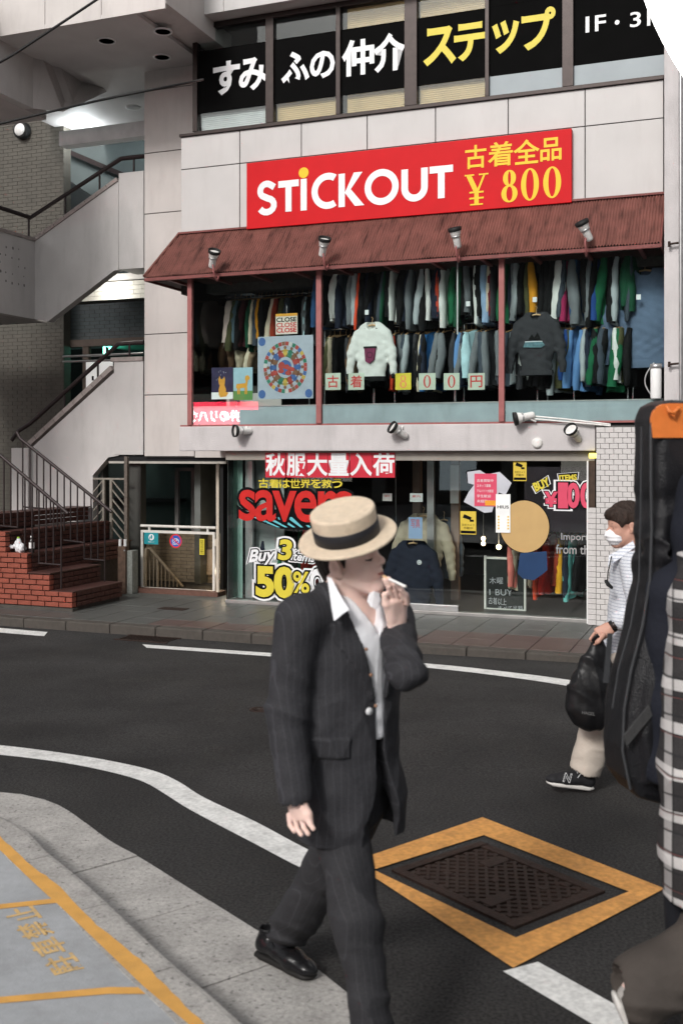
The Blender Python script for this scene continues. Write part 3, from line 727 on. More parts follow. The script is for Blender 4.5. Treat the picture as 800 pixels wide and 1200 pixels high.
part('wood_jamb', G().box(fs(690, .02), fs(697, .02), .0, .12, fz(690, 597, 0), fz(690, 540, 0)), mat('dark_wood', (.05, .03, .02), .6, .3, 20), shop)
part('edge_trim', G().box(fs(687, .06), fs(689, .06), .05, .12, SZ, fz(690, 540, 0)), M_white, shop)
yl = mat('yellow_lamp', (1, .85, .12), emit=2.2, bump=0)
part('lamp_tube', G().tube([(fs(690, -.02), -.03, fz(690, 534, 0)), (fs(699, -.02), -.03, fz(690, 534, 0))], .03), yl, shop)
# tile pier
wT = -.06; tx0, tx1 = fs(698, wT), fs(777, wT); tzt = fz(698, 499, wT)
pier = part('tiled_pier', G().box(tx0, tx1, wT + .008, 1, SZ, tzt).box(fs(688, wT), tx0 - .002, wT + .03, .4, SZ, fz(690, 599, 0)), M_grout, shop)
M_wt = mat('glazed_white_tile', (.54, .52, .51), .3, .08, 40, .05, dirt=.3, dcol=(.36, .34, .33), dscale=(4, 4, 1))
tw, th = .098, .061
tm = G().box(-tw / 2 + .0025, tw / 2 - .0025, 0, .014, .0025, th - .0025).mesh('tile', bevel=.002); tm.materials.append(M_wt)
th2 = G().box(-tw / 4 + .0025, tw / 4 - .0025, 0, .014, .0025, th - .0025).mesh('tile', bevel=.002); th2.materials.append(M_wt)
rest = G(); z = SZ + .003; r_ = 0; cnt = 0
while z + th < tzt + .01:
    x = tx0; first = True
    while x < tx1 - .02:
        wd = tw / 2 if (first and r_ % 2) else tw
        if x + wd > tx1 + .02: break
        if x < fs(757, wT) and cnt < 296:
            piece('tile', tm if wd == tw else th2, pier, (x + wd / 2, wT - .006 + random.uniform(-.0012, .0012), z)); cnt += 1
        else: rest.box(x + .0025, x + wd - .0025, wT - .006, wT + .008, z + .0025, z + th - .0025)
        x += wd; first = False
    if z < fz(690, 600, 0): rest.box(fs(688, wT) + .002, tx0 - .006, wT + .017, wT + .03, z + .0025, z + th - .0025)
    z += th; r_ += 1
part('tile_field', rest, M_wt, pier, kind='stuff')

# the awning
aw = thing('awning', 'long rusty red corrugated metal awning over the upper display window', 'awning', (fs(212, wS), wS, fz(212, 275, wS)), F)
we = -.16; zr = fz(210, 275, wS); zE = fz(168, 325, we); xR = fs(211, wS); xC = fs(169, we); xE = fs(780, wS)
g = G(); per_ = .034; n = int((xE - xC) / per_ * 4); vs = []
M_awn = mat('corrugated_rust', (.165, .064, .052), .6, .22, 5, .3, 60, dirt=.9, dcol=(.03, .011, .009), dscale=(7, 1.2, 1.2))
rows = 5
for j in range(rows + 1):
    f = j / rows; wj = wS - .02 + (we - wS + .02) * f; zj_ = zr + (zE - zr) * f; xs_ = xR + (xC - xR) * f
    for i in range(n + 1):
        x = xC + (xE - xC) * i / n; c = max(x, xs_)
        vs.append((c, wj - .006 * math.cos(2 * math.pi * x / per_), zj_ + .012 * math.cos(2 * math.pi * x / per_) + .004 * math.sin(x * 9 + j)))
g.add(vs, [(j * (n + 1) + i, (j + 1) * (n + 1) + i, (j + 1) * (n + 1) + i + 1, j * (n + 1) + i + 1) for j in range(rows) for i in range(n)], True)
part('corrugated_sheet', g, M_awn, aw)
g = G(); n2 = 48; vs = []
for j in range(5):
    f = j / 4; xj = xR + (xC - xR) * f; zj_ = zr + (zE - zr) * f
    for i in range(n2 + 1):
        y = we + (wC - .01 - we) * i / n2; y0 = wS - .02 + (we - wS + .02) * f; yy = max(y, y0)
        vs.append((xj - .007 * math.cos(i * 1.57), yy, zj_ + .003 * math.cos(i * 1.57)))
g.add(vs, [(j * (n2 + 1) + i, j * (n2 + 1) + i + 1, (j + 1) * (n2 + 1) + i + 1, (j + 1) * (n2 + 1) + i) for j in range(4) for i in range(n2)], True)
part('hip_sheet', g, M_awn, aw)
part('ridge_cap', G().tube([(xR, wS - .02, zr + .012), (xC, we, zE + .012)], .02), M_awn, aw)
part('ridge_flashing', G().box(xR, xE, wS - .06, wS - .005, zr - .005, zr + .02), M_wood_red, aw)
part('fascia', G().box(xC, xE - .02, we + .0, we + .03, zE - .055, zE - .012).box(xC, xC + .03, we + .03, wC - .02, zE - .055, zE - .012), M_wood_red, aw, bevel=.004)
k = xC + .35
while k < xE:
    part('rafter', G().prism([(we + .03, zE - .06), (we + .03, zE - .02), (wS, zr - .04 if k > xR else zE + .1), (wS, zE - .06)], k - .02, k + .02, 'x'), M_wood_red, aw); k += .6
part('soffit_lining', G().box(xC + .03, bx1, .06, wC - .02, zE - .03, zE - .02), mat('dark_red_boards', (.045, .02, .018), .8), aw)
part('end_cap', G().prism([(we, zE - .05), (we, zE), (wS, zr), (wS, zE - .2), (wS - .1, zE - .05)], xE - .02, xE, 'x'), M_wood_red, aw)

# shop sign
sx0, sx1 = fs(292, wS), fs(669.5, wS - .06); sz1, sz0 = fz(292, 193, wS), fz(292, 270, wS)
wB = wS - .08
sg = thing('shop_sign', 'long red sign reading STICKOUT in white with yellow price lettering', 'sign', (sx0, wB, sz0), F)
part('board', G().box(sx0, sx1, wB, wS - .002, sz0, sz1), M_redv, sg, bevel=.006)
def sgt(body, xa, xb, y1, y0, m, off=.03, **kw): return ftext('lettering', body, xa, xb, y1, y0, wB - .004, m, sg, off=off, **kw)
def P2(px, py): s, z = fp(px, py, wB - .004); return s, z
# geometric letters, drawn with strokes of the sign's weight
lw = .088
def letter(fn):
    g = G(); fn(g); part('lettering', g, M_whitev, sg)
yb = wB - .004
def box_of(xa, xb, y1, y0): return fs(xa, yb), fs(xb, yb), fz(xa, y0, yb), fz(xa, y1, yb)
def L_S(g):
    a, b, c, d = box_of(300, 325, 213.5, 253); cx = (a + b) / 2; h = d - c; r1 = h * .25; n = 10
    pts = [(cx + (b - a) * .36, d - h * .2)] + [(cx + (b - a) * .30 * math.cos(t), d - h * .285 + h * .205 * math.sin(t)) for t in [math.pi * (.35 + .65 * k / n * 1.35) for k in range(n + 1)]] 
    pts += [(cx + (b - a) * .34 * math.cos(t), c + h * .285 + h * .205 * math.sin(t)) for t in [math.pi * (.45 - 1.3 * k / n) for k in range(n + 1)]]
    stroke(g, pts, lw * .98, yb)
def L_T(a_, b_, y1, y0):
    def f(g):
        a, b, c, d = box_of(a_, b_, y1, y0); m = (a + b) / 2
        g.quad((a, yb, d - lw), (b, yb, d - lw), (b, yb, d), (a, yb, d)); g.quad((m - lw / 2, yb, c), (m + lw / 2, yb, c), (m + lw / 2, yb, d - lw), (m - lw / 2, yb, d - lw))
    return f
def L_i(g):
    a, b, c, d = box_of(351.5, 360, 210, 247); m = (a + b) / 2; g.quad((m - lw / 2, yb, c), (m + lw / 2, yb, c), (m + lw / 2, yb, d), (m - lw / 2, yb, d))
def L_C(g):
    a, b, c, d = box_of(364.5, 392, 204.5, 246.5); cz = (c + d) / 2; r = (d - c) / 2; cx = a + r
    ring(g, cx, cz, r * .98, r, r * .98 - lw, r - lw, yb, 36, R(58), R(302))
def L_K(g):
    a, b, c, d = box_of(396.5, 425, 204, 243); m = (c + d) / 2
    g.quad((a, yb, c), (a + lw, yb, c), (a + lw, yb, d), (a, yb, d))
    k = lw * 1.35
    q = a + lw + .03; g.quad((a + lw, yb - .0004, m - .03), (b - k - .005, yb - .0004, d), (b - .005, yb - .0004, d), (q + .05, yb - .0004, m + .005), (b + .02, yb - .0004, c), (b - k + .01, yb - .0004, c), (a + lw, yb - .0004, m - .035))
def L_O(g):
    a, b, c, d = box_of(427, 467, 201, 241); cx = (a + b) / 2; cz = (c + d) / 2; ring(g, cx, cz, (b - a) / 2, (d - c) / 2 + .01, (b - a) / 2 - lw, (d - c) / 2 - lw + .01, yb, 44)
def L_U(g):
    a, b, c, d = box_of(470, 501, 199, 237.5); cx = (a + b) / 2; r = (b - a) / 2; zc_ = c + r
    ring(g, cx, zc_, r, r, r - lw, r - lw, yb, 24, math.pi, 2 * math.pi)
    for q in (a, b - lw): g.quad((q, yb, zc_), (q + lw, yb, zc_), (q + lw, yb, d), (q, yb, d))
for fn in (L_S, L_T(326, 350, 212.5, 249), L_i, L_C, L_K, L_O, L_U, L_T(503, 530.5, 195.5, 233.5)): letter(fn)
part('letter_dot', disc(G(), fs(355.7, yb), fz(355, 202.5, yb), .07, .07, yb), M_yelg, sg)
for ch, a, b, y1, y0 in (('古', 545, 569, 171.5, 198), ('着', 572, 600, 168, 195.5), ('全', 602, 631, 165.5, 193), ('品', 633, 657, 163, 189)): sgt(ch, a, b, y1, y0, M_yelg, off=.016)
def serif0(g, a, b, c, d, thick):
    cx, cz = (a + b) / 2, (c + d) / 2; ring(g, cx, cz, (b - a) / 2, (d - c) / 2, (b - a) / 2 - thick, (d - c) / 2 - thick * .32, yb, 40)
g = G(); a, b, c, d = box_of(587, 606, 200, 238); h = d - c; tk = .062
serif0(g, a + .02, b - .02, c + h * .5, d, tk); g2 = G(); serif0(g2, a, b, c, c + h * .54, tk)
part('lettering', g, M_yelg, sg); g2.v = [(x, y - .0008, z) for x, y, z in g2.v]; part('lettering', g2, M_yelg, sg)
for a_, b_, y1, y0 in ((610, 631, 198, 236), (636, 657, 196, 233)):
    g = G(); a, b, c, d = box_of(a_, b_, y1, y0); serif0(g, a, b, c, d, tk); part('lettering', g, M_yelg, sg)
g = G(); a, b, c, d = box_of(545, 571, 206, 241); m = (a + b) / 2; h = d - c
stroke(g, [(a + .04, d), (m, c + h * .42)], .06, yb); stroke(g, [(b - .04, d), (m + .01, c + h * .42)], .026, yb - .0004); stroke(g, [(m, c + h * .45), (m, c)], .055, yb - .0008)
for q in (.42, .22): stroke(g, [(a + .05, c + h * q), (b - .05, c + h * q)], .022, yb - .0012)
for u0, u1, q in ((a - .01, a + .11, 1), (b - .11, b + .01, 1), (m - .08, m + .08, 0.01)): stroke(g, [(u0, c + h * q), (u1, c + h * q)], .018, yb - .0016)
part('lettering', g, M_yelg, sg)

# spotlights: four on the awning, four at the ledge
M_lampw = mat('white_lamp_housing', (.68, .67, .65), .35, .1, 10, .05, dirt=.4, dcol=(.35, .3, .27), dscale=(12, 12, 12))
M_rubber = mat('black_rubber', (.012, .012, .012), .6)
def spot(px, py, w, dirv, label, bracket):
    s, z = fp(px, py, w); c = Vector((s, w, z)); d = Vector(dirv).normalized()
    t = thing('spotlight', label, 'spotlight', c, F, 'outdoor spotlights on the shop front')
    q = d.to_track_quat('Z', 'Y').to_matrix().to_4x4()
    part('housing', G().lathe([(0, -.14), (.03, -.14), (.042, -.12), (.045, -.02), (.05, .0), (.062, .03), (.07, .075)], c, q, 20), M_lampw, t)
    part('collar', G().lathe([(.052, -.012), (.058, -.008), (.058, .004), (.052, .01)], c, q, 20), M_alu, t)
    part('shade', G().lathe([(.072, .06), (.078, .065), (.082, .105), (.076, .105), (.068, .075), (0, .073)], c, q, 20), M_rubber, t)
    part('bracket', G().tube([c - d * .05] + [c + Vector(b) for b in bracket], .012, 8), M_post if w < .3 and py < 400 else M_lampw, t)
    part('knuckle', G().tube([c - d * .09 + Vector((-.02, 0, -.01)), c - d * .06 + Vector((.02, 0, -.02))], .026, 10), M_lampw, t)
awn = [(250, 302, (.35, -.35, .75), 'white spotlight at the left end of the rusty awning'), (379, 288, (.3, -.35, .8), 'white spotlight on the awning above the second red post'),
       (534, 277, (-.1, -.3, .9), 'white spotlight on the awning below the letters UT of the red sign'), (685, 269, (-.35, -.35, .8), 'white spotlight nearest the right end of the rusty awning')]
for px, py, d, lb in awn: spot(px, py, -.3, d, lb, [(-.0, .0, -.14), (.01, .01, -.24), (.0, .1, -.28), (.0, .16, -.2)])
spot(283, 505, -.1, (-.25, -.3, -.0), 'white spotlight with black shade under the first window bay, above the savers lettering', [(.03, .05, .0), (.03, .09, .06)])
spot(466, 505, -.1, (-.3, -.3, .25), 'white spotlight with black shade on the ledge above the man in the hat', [(.03, .05, .0), (.03, .09, .06)])
spot(612, 489, -.1, (-.9, -.3, -.2), 'white spotlight lying on the ledge right of the third red post', [(.1, .03, -.03), (.14, .06, -.05)])
spot(672, 508, -.1, (-.2, -.5, .35), 'white spotlight by the round cap beside the tiled pier', [(.03, .05, .0), (.03, .09, .05)])
s, z = fp(629, 519, 0); single('round_vent_cap', G().lathe([(.0, -.03), (.03, -.03), (.06, -.02), (.065, 0)], (s, -.001, z), Matrix.Rotation(R(-90), 4, 'X')), M_lampw, 'round white cap on the concrete ledge near the tiled pier', 'vent cap', (s, 0, z), F)
g = G(); 
for dz in (0, .03): g.tube([(fs(615, -.05), -.05, fz(615, 490, -.05) + dz), (fs(660, -.05), -.05, fz(660, 494, -.05) + dz), (fs(715, -.05), -.07, fz(715, 499, -.05) + dz * .5)], .01, 8)
single('conduit', g, M_lampw, 'pair of thin white conduits running along the ledge to the pier', 'conduit', (fs(615, 0), 0, zl1), F)

# neighbouring pillar at the right and what hangs on it
nb = thing('concrete_pillar', 'tall pale concrete pillar at the right end of the shop front', 'pillar', (fs(777, 0), 0, SZ), F)
part('shaft', G().box(fs(777.5, -.1), fs(796, -.1), -.1, 1.2, SZ, 7.5), M_conc_l, nb, bevel=.012)
for y in (286, 427): part('anchor_bolt', G().tube([(fs(784, -.16), -.16, fz(784, y, -.16)), (fs(797, -.16), -.16, fz(784, y - 1, -.16))], .012, 8).tube([(fs(783.5, -.16), -.16, fz(784, y, -.16) - .03), (fs(783.5, -.16), -.16, fz(784, y, -.16) + .03)], .015, 8), M_rust, nb)
single('drain_pipe', G().tube([(fs(798, -.1), -.22, SZ), (fs(797.5, -.1), -.22, 7.2)], .02, 10), M_alu, 'thin metal pipe running up the right edge of the concrete pillar', 'pipe', (fs(797, 0), -.2, SZ), F)
ad = thing('adjoining_building', 'dark sliver of the next building beyond the concrete pillar', 'building', (fs(815, 0), 0, SZ), F)
part('wall', G().box(fs(797, 0), fs(1150, 0), .1, 3, SZ, 7.5), M_conc_l, ad)
for k in range(3): part('window', G().box(fs(850 + 90 * k, 0), fs(910 + 90 * k, 0), .06, .098, 2.6, 4.2), M_frame, ad)
cy = thing('door_canister', 'white cylinder with a wire loop at the lower right corner of the display window', 'canister', (fs(768, -.05), -.1, zl1), F)
s, z = fp(768, 467, -.08)
part('cylinder', G().lathe([(.055, 0), (.06, .02), (.06, .32), (.055, .335)], (s, -.08, z)), M_white, cy)
part('cap', G().lathe([(.062, .335), (.066, .34), (.064, .385), (.0, .39)], (s, -.08, z)), M_alu, cy)
part('wire_loop', G().tube([(s - .02 - .1 * math.sin(math.pi * k / 12), -.08, z + .4 * k / 12) for k in range(13)], .008, 8), M_alu, cy)
# ================================================================ THE STAIR BUILDING AT THE LEFT
M_cw = mat('stair_concrete', (.50, .48, .47), .8, .08, 1.6, .3, 50, dirt=.5, dcol=(.35, .335, .325), dscale=(1.4, 1.4, .35))
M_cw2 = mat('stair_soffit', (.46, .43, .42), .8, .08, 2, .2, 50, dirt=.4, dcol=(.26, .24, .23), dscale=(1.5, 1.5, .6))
M_rail = mat('brown_steel_rail', (.032, .023, .023), .45, .15, 15, .1, metal=.2)
M_cope = mat('coping_tile', (.30, .26, .245), .7, .15, 12, .3, 60)
stb = thing('stair_building', 'pale concrete open staircase rising in flights left of the shop', 'building', (fs(20, 1.15), 1.15, SZ), F)
def poly(pts, w, t, m, name='wall', parent=None, **kw):
    return part(name, G().prism([fp(x, y, w) for x, y in pts], w, w + t, 'y'), m, parent or stb, **kw)
wF = wC + .02
# upper flight
poly([(41, 283), (139, 212), (139, 316), (134, 317), (56, 377), (41, 374)], wF, .14, M_cw, 'parapet')
part('parapet_pier', G().box(fs(139, wF) + .003, fs(168.5, wF), wF - .0, wF + .5, fz(139, 316, wF), fz(139, 203, wF)), M_cw, stb, bevel=.008)
x41 = fs(41, wF); zA1, zA0 = fz(41, 283, wF), fz(41, 374, wF)
part('landing_wall', G().box(x41 - .14, x41 - .002, -3.2, wF + .14, zA0, zA1), M_cw, stb)
part('landing', G().box(x41 - 2.4, x41 - .145, -3.2, wF + .5, zA0 + .01, zA0 + .2), M_cw2, stb)
g = G(); rr = random.Random(5)
for j in range(5):
    for i in range(9):
        y = wF - .25 - i * .14 + rr.uniform(-.015, .015); z = zA1 - .2 - j * .13 + rr.uniform(-.015, .015); r = rr.uniform(.012, .026)
        if rr.random() < .8: g.quad(*[(x41 + .0005, y + r * math.cos(-t) * .8, z + r * math.sin(-t)) for t in [k * .785 for k in range(8)]])
part('drip_hole', g, mat('hole_stain', (.17, .16, .155), .9, .3, 30), stb, kind='stuff')
part('coping', G().box(x41 - .16, x41 + .02, -3.2, wF + .16, zA1, zA1 + .05), M_cope, stb, bevel=.005)
def band(p0, p1, w, h, t, name='coping', m=None):
    a, b = fp(*p0, w), fp(*p1, w)
    L = math.hypot(b[0] - a[0], b[1] - a[1]); an = math.atan2(b[1] - a[1], b[0] - a[0]); n = max(1, round(L / .22))
    M = Matrix.Translation((a[0], w, a[1])) @ Matrix.Rotation(-an, 4, 'Y')
    for k in range(n): part(name, G().box(L * k / n + .003, L * (k + 1) / n - .003, -.02, t, 0, h, M), m or M_cope, stb, bevel=.003)
band((41, 283), (139, 212), wF, .06, .16)
# upper rail
def rail_w(px, py, w=None):
    w = wF + .07 if w is None else w; s, z = fp(px, py, w); return (s, w, z)
sr = thing('stair_handrail', 'dark brown handrail along the upper flight of the concrete stairs', 'handrail', rail_w(36, 275), F)
c = rail_w(36, 255)
part('rail', G().tube([(c[0] - .0, -3.0, c[2]), c, rail_w(142, 186), rail_w(168.5, 183)], .026, 10, 1.3), M_rail, sr)
for (x, y0, y1) in ((77, 231, 254), (117, 204, 226), (157, 184, 203), (34, 256, 277)): part('baluster', G().tube([rail_w(x, y0), rail_w(x, y1)], .016, 8), M_rail, sr)
for q in (2.2, 1.2, .2, -.8, -2): part('baluster', G().tube([(c[0], q - 1, c[2]), (c[0], q - 1, zA1 + .04)], .016, 8), M_rail, sr)
# lower flight
x20 = 19
poly([(19, 640), (19, 527), (37, 525), (139, 432), (139, 534), (127, 536), (109, 557), (109, 650)], wF, .14, M_cw, 'parapet')
part('parapet_pier', G().box(fs(134, wF) + .003, fs(168.5, wF), wF - .012, wF + .5, fz(134, 533, wF), fz(134, 424, wF)), M_cw, stb, bevel=.008)
part('pier_cap', G().box(fs(131, wF), fs(168.5, wF), wF - .03, wF + .5, fz(134, 424, wF), fz(134, 419, wF)), M_cope, stb, bevel=.004)
band((33, 525), (133, 433), wF, .075, .16)
part('newel', G().box(fs(18.5, wF), fs(38, wF), wF - .1, wF - .003, SZ + .5, fz(19, 525, wF)), M_cw, stb, bevel=.006)
part('beam', G().box(fs(126, wF), fs(300, wC), wF + .04, wF + .4, fz(134, 543, wF), fz(134, 533.5, wF)), mat('lintel', (.42, .4, .36), .7), stb)
sr = thing('stair_handrail', 'dark brown handrail along the lower flight in front of the dark doorway', 'handrail', rail_w(60, 500), F)
part('rail', G().tube([rail_w(14, 516), rail_w(22, 505), rail_w(36, 496), rail_w(139, 403), rail_w(168.5, 401)], .026, 10, 1.3), M_rail, sr)
for (x, y0, y1) in ((76, 463, 486), (115, 426, 448), (152, 403, 420)): part('baluster', G().tube([rail_w(x, y0), rail_w(x, y1)], .016, 8), M_rail, sr)
# top-left flight seen from below
x39 = fs(39, .1); zT1, zT0 = fz(39, 38, .1), fz(39, 127, .1)
part('landing_wall', G().box(x39 - .14, x39, -4.5, .1, zT0, zT1), M_cw, stb)
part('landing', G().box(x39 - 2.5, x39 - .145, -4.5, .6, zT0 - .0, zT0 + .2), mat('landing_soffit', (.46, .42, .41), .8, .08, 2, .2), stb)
part('coping', G().box(x39 - .16, x39 + .02, -4.5, .1, zT1, zT1 + .05), M_cope, stb)
Vv = lambda px, py, w: (fp(px, py, w)[0], w, fp(px, py, w)[1])
A, B, C_, D, E_ = Vv(39, 39, .1), Vv(39, 127, .1), Vv(74, 131, .5), Vv(112, 114, 1.3), Vv(141, 100, 2.2)
g = G(); vs = [A, B, C_, D, E_, Vv(100, 73, 1.6), Vv(65, 47, .7)]
top = [(v[0], v[1], v[2]) for v in vs]; bk = [(v[0] - .0, v[1] + .25, v[2] + .22) for v in vs]
n = len(vs); g.add(top + bk, [(i, (i + 1) % n, (i + 1) % n + n, i + n) for i in range(n)] + [(0, 1, 2, 6), (2, 3, 5, 6), (3, 4, 5), (0 + n, 6 + n, 2 + n, 1 + n), (2 + n, 6 + n, 5 + n, 3 + n), (3 + n, 5 + n, 4 + n)])
part('flight_soffit', g, M_cw2, stb)
sr = thing('stair_handrail', 'short dark rail on the landing in the top left corner', 'handrail', (x39, -1, zT1), F)
part('rail', G().tube([(x39 - .3, -3.6, zT1 + .75), (x39 - .3, -.2, zT1 + .75)], .03, 10), M_rail, sr)
for q in (-3.4, -2.6, -1.8, -1.0, -.25): part('baluster', G().tube([(x39 - .3, q, zT1 + .75), (x39 - .3, q, zT1 - .5)], .016, 8), M_rail, sr)
# back walls
wK = 2.9
M_bt = mat('olive_tile', (.082, .076, .064), .6, .12, 6, .1)
M_bt2 = mat('cold_tile', (.10, .12, .125), .5, .12, 6, .1)
M_wtile = mat('white_beam_tile', (.62, .6, .55), .5, .06, 8, .05)
def tiled(x0, x1, z0, z1, w, tw, th, m, gm, limit=290):
    """tiles laid in running bond on a backing; the ones that show are pieces, the rest one field"""
    bk_ = part('tiled_wall', G().box(x0, x1, w + .006, w + .2, z0, z1), gm, stb)
    r = G(); z = z0; k = 0
    while z + th <= z1 + 1e-6:
        x = x0 - (tw / 2 if k % 2 else 0)
        while x < x1:
            a, b = max(x, x0), min(x + tw, x1)
            if b - a > .02: r.box(a + .003, b - .003, w - random.uniform(0, .002), w + .008, z + .003, z + th - .003)
            x += tw
        z += th; k += 1
    part('tile_field', r, m, bk_, kind='stuff')
tiled(fs(-60, wK) - 1.5, fs(75, wK), SZ, zU + .3, wK, .2, .065, M_bt, mat('olive_joint', (.062, .057, .047), .8))
# corridor behind the openings
x74 = fs(74, wK)
part('corridor_wall', G().box(x74 - 2.5, fs(240, 4.6) + 1, 4.6, 4.7, SZ, zU + .5), mat('corridor_paint', (.11, .135, .135), .6, .1, 2), stb)
part('corridor_end', G().box(fs(228, wC + .6), fs(228, wC + .6) + .1, wC + .6, 4.6, SZ, zU), mat('corridor_end_paint', (.12, .13, .125), .7), stb)
zF2 = fz(120, 352, wC + .55)
part('floor_slab', G().box(x41 + .1, fs(235, 2.2), wC + .9, 4.6, fz(120, 330, wC + .9), fz(120, 322, wC + .9)), M_soffit, stb)
bm_ = part('lit_beam', G().box(fs(74, 2.0), fs(215, 2.0), 2.02, 2.3, fz(120, 352, 2.0), fz(120, 331, 2.0)), M_grout, stb)
zA_, zB_ = fz(120, 352, 2.0), fz(120, 331, 2.0); hh = (zB_ - zA_) / 4; x = fs(74, 2.0); r = G()
for k in range(4):
    q = x - (.12 if k % 2 else 0)
    while q < fs(215, 2.0):
        r.box(max(q, x) + .003, q + .237, 2.0, 2.025, zA_ + k * hh + .003, zA_ + (k + 1) * hh - .003); q += .24
part('tile_field', r, M_wtile, bm_, kind='stuff')
zc0, zc1 = fz(120, 398, 3.2), fz(120, 340, 3.2)
tiled(fs(60, 3.2), fs(215, 3.2), zc0, zc1, 3.2, .2, .065, M_bt2, M_joint)
part('door_header', G().box(fs(74, 3.1), fs(215, 3.1), 3.08, 3.2, zc0 - .12, zc0), mat('door_header_paint', (.15, .12, .1), .6), stb)
for a in (97,): part('door_jamb', G().box(fs(a, 3.1), fs(a + 7, 3.1), 3.1, 3.18, SZ + 1.2, zc0 - .12), mat('door_header_paint', (.15, .12, .1)), stb)
part('dark_hall', G().box(fs(60, 3.3) - 1, fs(215, 3.3) + .5, 4.5, 4.55, SZ + 1.2, zc0).box(fs(60, 3.3), fs(215, 3.3), 3.1, 4.5, SZ + 1.15, SZ + 1.2), M_dark, stb)
part('hall_ceiling', G().box(fs(106, 3.3), fs(215, 3.3), 3.2, 4.5, zc0 - .06, zc0 - .02), mat('green_ceiling', (.25, .5, .42), .6), stb)
gl = mat('green_neon', (.25, 1, .72), emit=5, bump=0)
for px in (122.5, 129): part('neon_tube', G().tube([Vv(px, 402, 3.9), Vv(px, 416, 3.9)], .022, 8), gl, stb)
def lamp(name, kind, loc, energy, col, size, rot=(0, 0, 0)):
    l = bpy.data.lights.new(name, kind); l.energy = energy; l.color = col
    if kind == 'AREA': l.size = size; 
    else: l.shadow_soft_size = size
    o = bpy.data.objects.new(name, l); COL.objects.link(o); o.matrix_world = F @ Matrix.Translation(loc) @ Euler(rot).to_matrix().to_4x4(); return o
lamp('neon_light', 'POINT', Vv(125, 410, 3.7), 6, (.2, 1, .75), .05)
part('guard_rail', G().tube([Vv(74, 418, 1.9), Vv(168, 414, 1.9)], .018, 8).tube([Vv(74, 424, 1.9), Vv(168, 421, 1.9)], .018, 8), M_alu, stb)
# white notice board with dark lettering
nb_ = thing('notice_board', 'white notice board with LO lettering behind the lower stair rail', 'sign', Vv(101, 455, 2.2), F)
a, b = fp(101, 424, 2.2); c, d = fp(132, 456, 2.2)
part('board', G().box(a, c, 2.2, 2.22, fz(101, 462, 2.2), b), mat('lit_notice', (.8, .8, .78), emit=.35, bump=0), nb_)
part('lettering', text_g('LO', a + .12, a + .42, fz(101, 446, 2.2), fz(101, 441, 2.2), 2.196, off=.03), M_black, nb_)
part('lettering', text_g('Live', a + .55, a + .85, b - .3, b - .2, 2.196, off=.02, rot=R(-25)), M_black, nb_)
part('lettering', text_g('ビル', a + .28, a + .42, b - .34, b - .2, 2.196, rot=R(30)), M_black, nb_)
# fluorescent lamp under the upper ceiling
M_fl = mat('fluorescent', (.92, .97, 1.0), emit=9, bump=0)
fl = thing('strip_lamp', 'lit white fluorescent strip lamp on the ceiling above the upper flight', 'lamp', Vv(93, 136, 3.0), F)
zc_ = fz(80, 128, 2.6)
part('upper_ceiling', G().box(fs(60, 3), fs(215, 3), wF + .5, 4.6, zc_ + .09, zc_ + .14), M_soffit, stb)
part('ceiling_beam', G().box(fs(74, wF + .7), fs(215, wF + .7), wF + .6, wF + .8, fz(75, 173, wF + .7), fz(75, 156, wF + .7)), mat('white_beam', (.62, .63, .63), .6), stb)
part('tube', G().tube([Vv(74, 139, 3.0), Vv(110, 136, 3.0)], .045, 10), M_fl, fl)
part('casing', G().box(Vv(74, 139, 3.0)[0], Vv(112, 136, 3.0)[0], 2.95, 3.05, Vv(90, 133, 3)[2], Vv(90, 133, 3)[2] + .05), M_white, fl)
lamp('strip_light', 'POINT', Vv(95, 147, 2.9), 85, (.9, .97, 1), .2)
lamp('lower_strip_light', 'POINT', Vv(125, 338, 1.75), 14, (1, .98, .9), .1)
part('stair_string', G().prism([fp(74, 172, 4.4), fp(168, 212, 4.4), fp(168, 218, 4.4), fp(74, 178, 4.4)], 4.4, 4.5, 'y'), M_rail, stb)
part('back_flight', G().prism([fp(74, 208, 4.2), fp(110, 232, 4.2), fp(110, 262, 4.2), fp(74, 262, 4.2)], 4.2, 4.35, 'y'), mat('dull_dark_grey', (.05, .055, .055), .7), stb)  # rear flight in one even dark grey
part('downlight_trim', G().lathe([(.12, .01), (.12, -.01), (.09, -.01), (.0, .0)], (fs(164, 2.2), 2.0, fz(164, 127, 2.0) + .03)), M_white, stb)
# round wall lamp
s, z = fp(24, 152, wK - .1)
rl = thing('wall_lamp', 'round white wall lamp with a black rim on the olive tiled wall', 'lamp', (s, wK, z), F)
Mx = Matrix.Rotation(R(90), 4, 'X')
part('rim', G().lathe([(.15, -.03), (.15, .06), (.135, .09), (.11, .09)], (s, wK - .03, z), Mx), M_rubber, rl)
part('lens', G().lathe([(.11, .085), (.09, .11), (.05, .125), (0, .13)], (s, wK - .03, z), Mx), M_white, rl)
